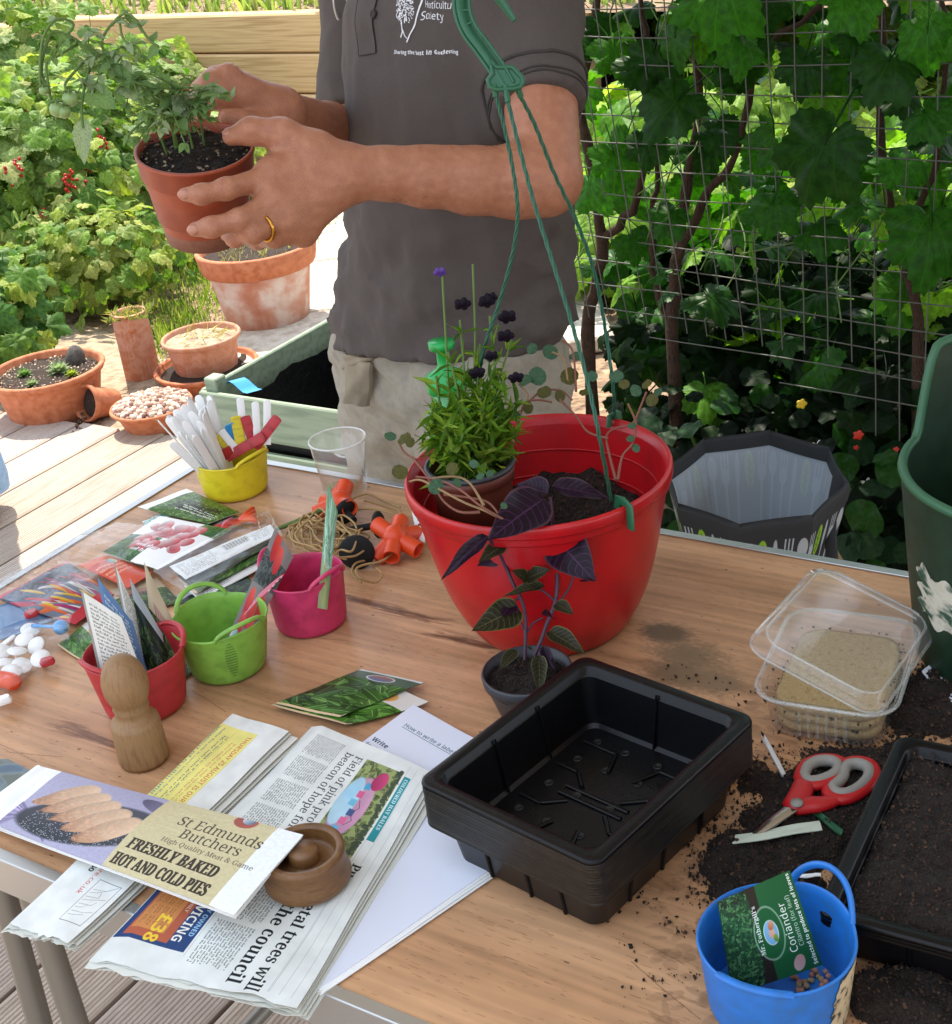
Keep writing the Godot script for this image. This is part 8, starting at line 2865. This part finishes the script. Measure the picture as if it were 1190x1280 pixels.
	var R0 := on(936, 872, T + hb)
	var R1 := on(990, 757, T + hb)
	var R2 := on(1114, 907, T + hb)
	var g1 := (R1 - R0).normalized()
	var g2 := (R2 - R0)
	g2 = (g2 - g1 * g2.dot(g1)).normalized()
	var M1 := (R1 - R0).length()
	var M2 := (R2 - R0).length()
	var cc := R0 + g1 * M1 / 2 + g2 * M2 / 2
	cc.y = T + 0.001
	var bx := thing("clear_box", "clear plastic food box holding a pale sandy block", "box", cc)
	var gb := Basis(g2, Vector3.UP, g2.cross(Vector3.UP))
	var hx := M2 / 2
	var hz3 := M1 / 2
	b = Mb.new()
	b.rounded([[hx - 0.014, hz3 - 0.014, 0.022, 0.0], [hx - 0.011, hz3 - 0.011, 0.024, 0.003], [hx - 0.006, hz3 - 0.006, 0.026, hb - 0.008], [hx - 0.004, hz3 - 0.004, 0.026, hb - 0.006], [hx - 0.004, hz3 - 0.004, 0.026, hb - 0.001], [hx, hz3, 0.028, hb - 0.001], [hx, hz3, 0.028, hb - 0.004]], Transform3D(gb, Vector3.ZERO), 7, false, true)
	part("box_wall", b, K.box_clear, bx)
	b = Mb.new()
	var rim := PackedVector3Array()
	for q in 4:
		for k in 9:
			var a := PI / 2 * (q + k / 8.0)
			var sx := 1.0 if q == 0 or q == 3 else -1.0
			var sz := 1.0 if q < 2 else -1.0
			rim.append(gb * Vector3(sx * (hx - 0.028) + cos(a) * 0.028, hb - 0.0015, -(sz * (hz3 - 0.028) + sin(a) * 0.028)))
	rim.append(rim[0])
	b.tube(rim, 0.0018, 8, false)
	part("box_rim", b, clear(0.14, "dfe6e4", 0.08), bx)
	for k in 6:
		b = Mb.new()
		var x := (k - 2.5) * 0.008
		b.tube(PackedVector3Array([gb * Vector3(x, 0.006, hz3 - 0.0095), gb * Vector3(x, hb - 0.014, hz3 - 0.0075)]), 0.0016, 6)
		part("wall_flute", b, K.box_clear, bx)
	var sb := thing("sand_block", "pale layered sandy block inside the clear box", "sand", cc + Vector3(0, 0.003, 0))
	for k in 3:
		b = Mb.new()
		var z0 := k * 0.0098
		b.rounded([[hx - 0.017, hz3 - 0.017, 0.02, z0 + 0.0012], [hx - 0.0155 - k * 0.0006, hz3 - 0.0155, 0.021, z0 + 0.003], [hx - 0.0155, hz3 - 0.0155, 0.021, z0 + 0.0085], [hx - 0.019, hz3 - 0.019, 0.02, z0 + 0.0098]], Transform3D(gb, Vector3.ZERO), 6, false, true, true)
		part("layer", b, K.sandy, sb)
	scatter("crumbs", sb, LF.crumb, K.crumb, 90, func(i):
		var a := rnd(0, TAU)
		var e := Vector2(cos(a), sin(a))
		e /= maxf(absf(e.x), absf(e.y))
		return Transform3D(turned(rv(), 1).scaled(Vector3.ONE * rnd(0.0008, 0.0022)), gb * Vector3(e.x * (hx - 0.013) * rnd(0.94, 1), [0.011, 0.021, 0.03][i % 3] + rnd(-0.001, 0.001), e.y * (hz3 - 0.013) * rnd(0.94, 1))), ["2a1c12", "3a281a", "120b07"])
	var T0 := on(1006, 696, T + hb + 0.045)
	var T1 := on(1160, 774, T + hb + 0.004)
	var T3 := on(947, 812, T + hb + 0.045)
	var m2 := (T1 - T0)
	var m1 := (T3 - T0)
	var lx := m2.normalized()
	var ly := m1.cross(m2).normalized()
	var lb := Basis(lx, ly, lx.cross(ly))
	var lid := thing("box_lid", "clear plastic lid lying askew on the sand box", "lid", T0 + m2 / 2 + m1 / 2)
	b = Mb.new()
	var ax := m2.length() / 2
	var az := (m1 - lx * m1.dot(lx)).length() / 2
	b.rounded([[ax, az, 0.022, -0.006], [ax + 0.001, az + 0.001, 0.022, -0.0055], [ax, az, 0.022, 0.0], [ax - 0.004, az - 0.004, 0.02, 0.0], [ax - 0.007, az - 0.007, 0.02, 0.006], [ax - 0.01, az - 0.01, 0.019, 0.007]], Transform3D(lb, Vector3.ZERO), 7, false, false, true)
	part("lid_sheet", b, K.box_clear, lid)
	for e in [[0.0, 0.0014, -0.0055], [0.0085, 0.0013, 0.0062]]:
		b = Mb.new()
		rim = PackedVector3Array()
		for q in 4:
			for k in 9:
				var a := PI / 2 * (q + k / 8.0)
				var sx := 1.0 if q == 0 or q == 3 else -1.0
				var sz := 1.0 if q < 2 else -1.0
				rim.append(lb * Vector3(sx * (ax - e[0] - 0.021) + cos(a) * 0.021, e[2], -(sz * (az - e[0] - 0.021) + sin(a) * 0.021)))
		rim.append(rim[0])
		b.tube(rim, e[1], 8, false)
		part("lid_edge", b, clear(0.14, "dfe6e4", 0.08), lid)
	# purple basil in a grey pot
	var pb := on(664, 884, T + 0.001)
	var ph := lift(pb, 657, 838) - T
	var pr := wide(58, pb + Vector3(0, ph, 0))
	var pt := thing("basil_pot", "small dark grey plastic pot growing a purple basil plant", "plant pot", pb)
	b = Mb.new()
	b.lathe([PackedVector2Array([Vector2(0, 0.002), Vector2(pr * 0.7, 0), Vector2(pr * 0.92, ph - 0.012)]), PackedVector2Array([Vector2(pr * 0.92, ph - 0.012), Vector2(pr * 0.97, ph - 0.011), Vector2(pr, ph - 0.002), Vector2(pr * 0.98, ph), Vector2(pr * 0.94, ph), Vector2(pr * 0.9, ph - 0.012), Vector2(pr * 0.66, 0.004), Vector2(0, 0.004)])], 56)
	part("pot_body", b, K.pot_grey, pt)
	b = Mb.new()
	var pn := FastNoiseLite.new(); pn.frequency = 40
	b.grid(func(u: float, v: float) -> Vector3:
		var r := pr * 0.91 * v
		var p := Vector3(cos(TAU * u) * r, ph - 0.012, -sin(TAU * u) * r)
		return p + Vector3(0, 0.005 * (1 - v * v) + pn.get_noise_2d(p.x, p.z) * 0.006, 0), 40, 12)
	part("compost", b, K.compost, pt)
	scatter("crumbs", pt, LF.crumb, K.crumb, 160, func(i):
		var a := rnd(0, TAU)
		var r := sqrt(rng.randf()) * pr * 0.88
		return Transform3D(turned(rv(), 1).scaled(Vector3(1, 0.7, 1.5) * rnd(0.0008, 0.002)), Vector3(cos(a) * r, ph - 0.009 + 0.004 * (1 - r / pr), -sin(a) * r)), ["1a110b", "2a1c12", "3a281a"])
	var D0 := far(pb + Vector3(0, ph, 0))
	var z := func(q: Array) -> Vector3: return dp(540 + q[0] / 4.267, 560 + q[1] / 4.267, D0 + (q[2] if q.size() > 2 else 0.0))
	for s in [[[[495, 1130], [500, 950], [492, 860], [468, 790], [430, 718], [392, 632], [352, 545, -0.01], [300, 480, -0.02]], 0.0018], [[[545, 1110], [585, 1020], [612, 940], [655, 830], [668, 720], [658, 560], [645, 400, -0.005], [630, 262, -0.01]], 0.002], [[[492, 975], [462, 905], [440, 872]], 0.001], [[[655, 815], [610, 775], [560, 745]], 0.0011], [[[690, 810], [735, 740], [750, 690]], 0.0011], [[[505, 990], [540, 935], [590, 905]], 0.0009], [[[300, 480, -0.02], [340, 400, -0.03], [400, 340, -0.035]], 0.0012], [[[470, 800], [430, 815], [400, 810]], 0.001]]:
		b = Mb.new(pb)
		b.tube(smooth_path(s[0].map(func(q): return z.call(q)), 22), s[1], 8)
		part("stem", b, K.stem_purple, pt)
	for l in [[[600, 270, -0.02], [330, 445, -0.07], 0.95, 0, 0.2], [[620, 245, -0.015], [440, 175, 0.0], 1.15, 0, 0.5], [[640, 205, -0.015], [945, 240, -0.02], 0.62, 0, 0.6], [[300, 470, -0.05], [48, 672, -0.075], 0.42, 0, 0.5], [[650, 470, -0.005], [850, 690, -0.04], 1.15, 0, 0.0], [[760, 700, 0.01], [970, 505, 0.02], 0.72, 0, -0.2], [[640, 480, 0.0], [530, 620, 0.01], 1.3, 0, -0.2], [[385, 520, -0.01], [255, 585, -0.03], 0.85, 1, 0.7], [[385, 560, 0.0], [245, 640, 0.0], 0.85, 0, -0.3], [[500, 700, 0.0], [610, 640, -0.02], 0.9, 1, 0.4], [[510, 705, 0.0], [450, 650, -0.02], 0.9, 1, 0.4], [[600, 738, 0.0], [392, 762, -0.02], 0.45, 1, 0.9], [[465, 855, -0.01], [245, 950, -0.05], 0.85, 1, 0.1], [[430, 830, -0.01], [385, 880, -0.03], 1.2, 0, 0.1], [[660, 830, -0.01], [745, 870, -0.03], 0.9, 1, 0.5], [[640, 900, -0.01], [600, 870, -0.03], 0.9, 0, 0.5], [[625, 978, -0.01], [800, 1065, -0.05], 0.6, 1, 0.6], [[450, 1080, -0.01], [360, 1165, -0.03], 0.7, 1, 0.7], [[570, 1110, -0.01], [575, 1290, -0.045], 0.55, 1, 0.2], [[590, 1060, 0.0], [650, 1180, -0.02], 0.6, 0, 0.1], [[510, 1060, 0.0], [540, 1075, 0.0], 0.9, 1, 0.7]]:
		var P0: Vector3 = z.call(l[0])
		var P1: Vector3 = z.call(l[1])
		var yv := P1 - P0
		var L := yv.length()
		yv /= L
		var zn := ((CP - P0).normalized() + Vector3(0, l[4] * 1.6, 0))
		zn = (zn - yv * zn.dot(yv)).normalized()
		part("leaf", LF.wide, K.basil_green if l[3] else K.basil, pt, Transform3D(Basis(yv.cross(zn) * L * l[2], yv * L, zn * L), P0 - pb))
	# folding octagonal bag behind the table, on a low stool
	var rc := dp(940, 585, 2.05)
	var br := wide(116, rc)
	var bh := 0.2
	var bo := Vector3(rc.x, rc.y - bh, rc.z)
	var bag := thing("folding_bag", "dark grey folding garden bag printed with white cutlery, open behind the table", "bag", bo)
	var tilt := Basis(Vector3.RIGHT, 0.1)
	var oct := func(i: int, f: float, s: float) -> Vector3:
		var a := TAU * (i + 0.5) / 8
		var r := br * lerpf(0.72, 1.0, f) * s
		return tilt * Vector3(cos(a) * r, bh * f, -sin(a) * r)
	for i in 8:
		for side in 2:
			b = Mb.new()
			var s := 1.0 if side == 0 else 0.985
			b.grid(func(u: float, v: float) -> Vector3:
				var f := lerpf(0.01, 0.86 if side == 0 else 0.9, v)
				var p: Vector3 = oct.call(i, f, s).lerp(oct.call(i + 1, f, s), u)
				return p * Vector3(1, 1, 1) - Vector3(p.x, 0, p.z) * 0.02 * sin(PI * u) * (1 + 0.6 * sin(v * 5 + i)), 8, 8, side == 1)
			part("panel" if side == 0 else "lining", b, TX.cutlery if side == 0 else TX.cutlery_in, bag)
		b = Mb.new()
		b.grid(func(u: float, v: float) -> Vector3:
			var f := 0.84 + 0.16 * minf(1.0, v * 2.0) - 0.12 * maxf(0.0, v * 2 - 1)
			var s := 1.012 if v < 0.5 else 0.972
			var p: Vector3 = oct.call(i, f, s).lerp(oct.call(i + 1, f, s), u)
			return p - Vector3(p.x, 0, p.z) * 0.02 * sin(PI * u), 6, 6)
		part("binding", b, K.binding, bag)
	b = Mb.new()
	for i in range(1, 7): b.tri(oct.call(0, 0.012, 0.98), oct.call(i, 0.012, 0.98), oct.call(i + 1, 0.012, 0.98))
	part("bag_floor", b, TX.cutlery_in, bag)
	b = Mb.new()
	b.tube(smooth_path([tilt * Vector3(br * 0.86, bh * 0.98, 0.02), tilt * Vector3(br * 0.72, bh * 0.7, 0.05), tilt * Vector3(br * 0.66, bh * 0.5, 0.09)], 10), 0.009, 8, true, 0.25)
	part("strap", b, K.binding, bag)
	var sl := thing("low_stool", "low timber stool under the folding bag", "stool", Vector3(bo.x, 0, bo.z))
	b = Mb.new()
	b.box(Vector3(0, bo.y - 0.016, 0), Vector3(0.3, 0.03, 0.3), Basis(), 0.004)
	part("seat", b, K.timber, sl)
	for q in [[-1, -1], [-1, 1], [1, -1], [1, 1]]:
		b = Mb.new()
		b.box(Vector3(q[0] * 0.12, (bo.y - 0.031) / 2, q[1] * 0.12), Vector3(0.035, bo.y - 0.031, 0.035), Basis(), 0.003)
		part("leg", b, K.timber, sl)
	# big green bucket at the right edge
	var gl := on(1172, 840, T)
	var gr := 0.115
	var gx := ray(1190, 800)
	var side := Vector3(0.955, 0, 0.0).normalized()
	var gbase := Vector3(gl.x, T + 0.001, gl.z) + side * gr * 0.93 + Vector3(0, 0, -0.02)
	var bk := thing("green_bucket", "large dark green bucket with a torn paper label at the table's right", "bucket", gbase)
	var gH := lift(gbase, 1140, 577) - T
	var rt := 0.0
	# the rim dips at the sides and rises into two lifting lobes
	var rimp := dp(1129, 577, far(gbase) - 0.02)
	rt = Vector2(rimp.x - gbase.x, rimp.z - gbase.z).length()
	var lobe := bear(Vector3.ZERO, Vector3(-0.3, 0, -1))
	var gtop := func(a: float) -> float:
		var c := absf(cos(a - lobe))
		return gH + 0.085 * smoothstep(0.86, 0.97, c)
	for s in 2:
		b = Mb.new()
		b.grid(func(u: float, v: float) -> Vector3:
			var a := TAU * (fmod(u * 96, 96) / 96)
			var f := v
			var r := lerpf(gr, rt, pow(f, 0.85)) - s * 0.004
			var yy: float = (0.0 if s == 0 else 0.004) + gtop.call(a) * f
			return Vector3(cos(a) * r, yy, -sin(a) * r), 96, 28, s == 1)
		if s == 0: b.lathe([PackedVector2Array([Vector2(0, 0.002), Vector2(gr, 0)])], 96)
		else: b.lathe([PackedVector2Array([Vector2(gr - 0.004, 0.004), Vector2(0, 0.004)])], 96)
		part("bucket_wall", b, K.bucket, bk)
	b = Mb.new()
	b.tube(PackedVector3Array(range(121).map(func(i):
		var a: float = TAU * (i % 120) / 120
		return Vector3(cos(a) * (rt - 0.002), gtop.call(a), -sin(a) * (rt - 0.002)))), 0.0045, 9, false)
	part("bucket_rim", b, mat("2f5f40", 0.45), bk)
	b = Mb.new()
	var la := bear(gbase, on(1178, 880))
	b.grid(func(u: float, v: float) -> Vector3:
		var a := la + lerpf(-0.42, 0.3, u) + 0.05 * sin(v * 21 + u * 7) * (1 if u < 0.1 or u > 0.9 else 0)
		var f := lerpf(0.34, 0.62, v) + 0.03 * sin(u * 17) * (1 if v > 0.95 or v < 0.05 else 0) - u * 0.06
		var r := lerpf(gr, rt, pow(f, 0.85)) + 0.0006
		return Vector3(cos(a) * r, gH * f, -sin(a) * r), 20, 14)
	part("torn_label", b, mat("ffffff", 0.85, ntex(97, 0.02, ["2f4a38", "b0aa98", "c9c3b0", "bdb7a2"], 128, 4)), bk)
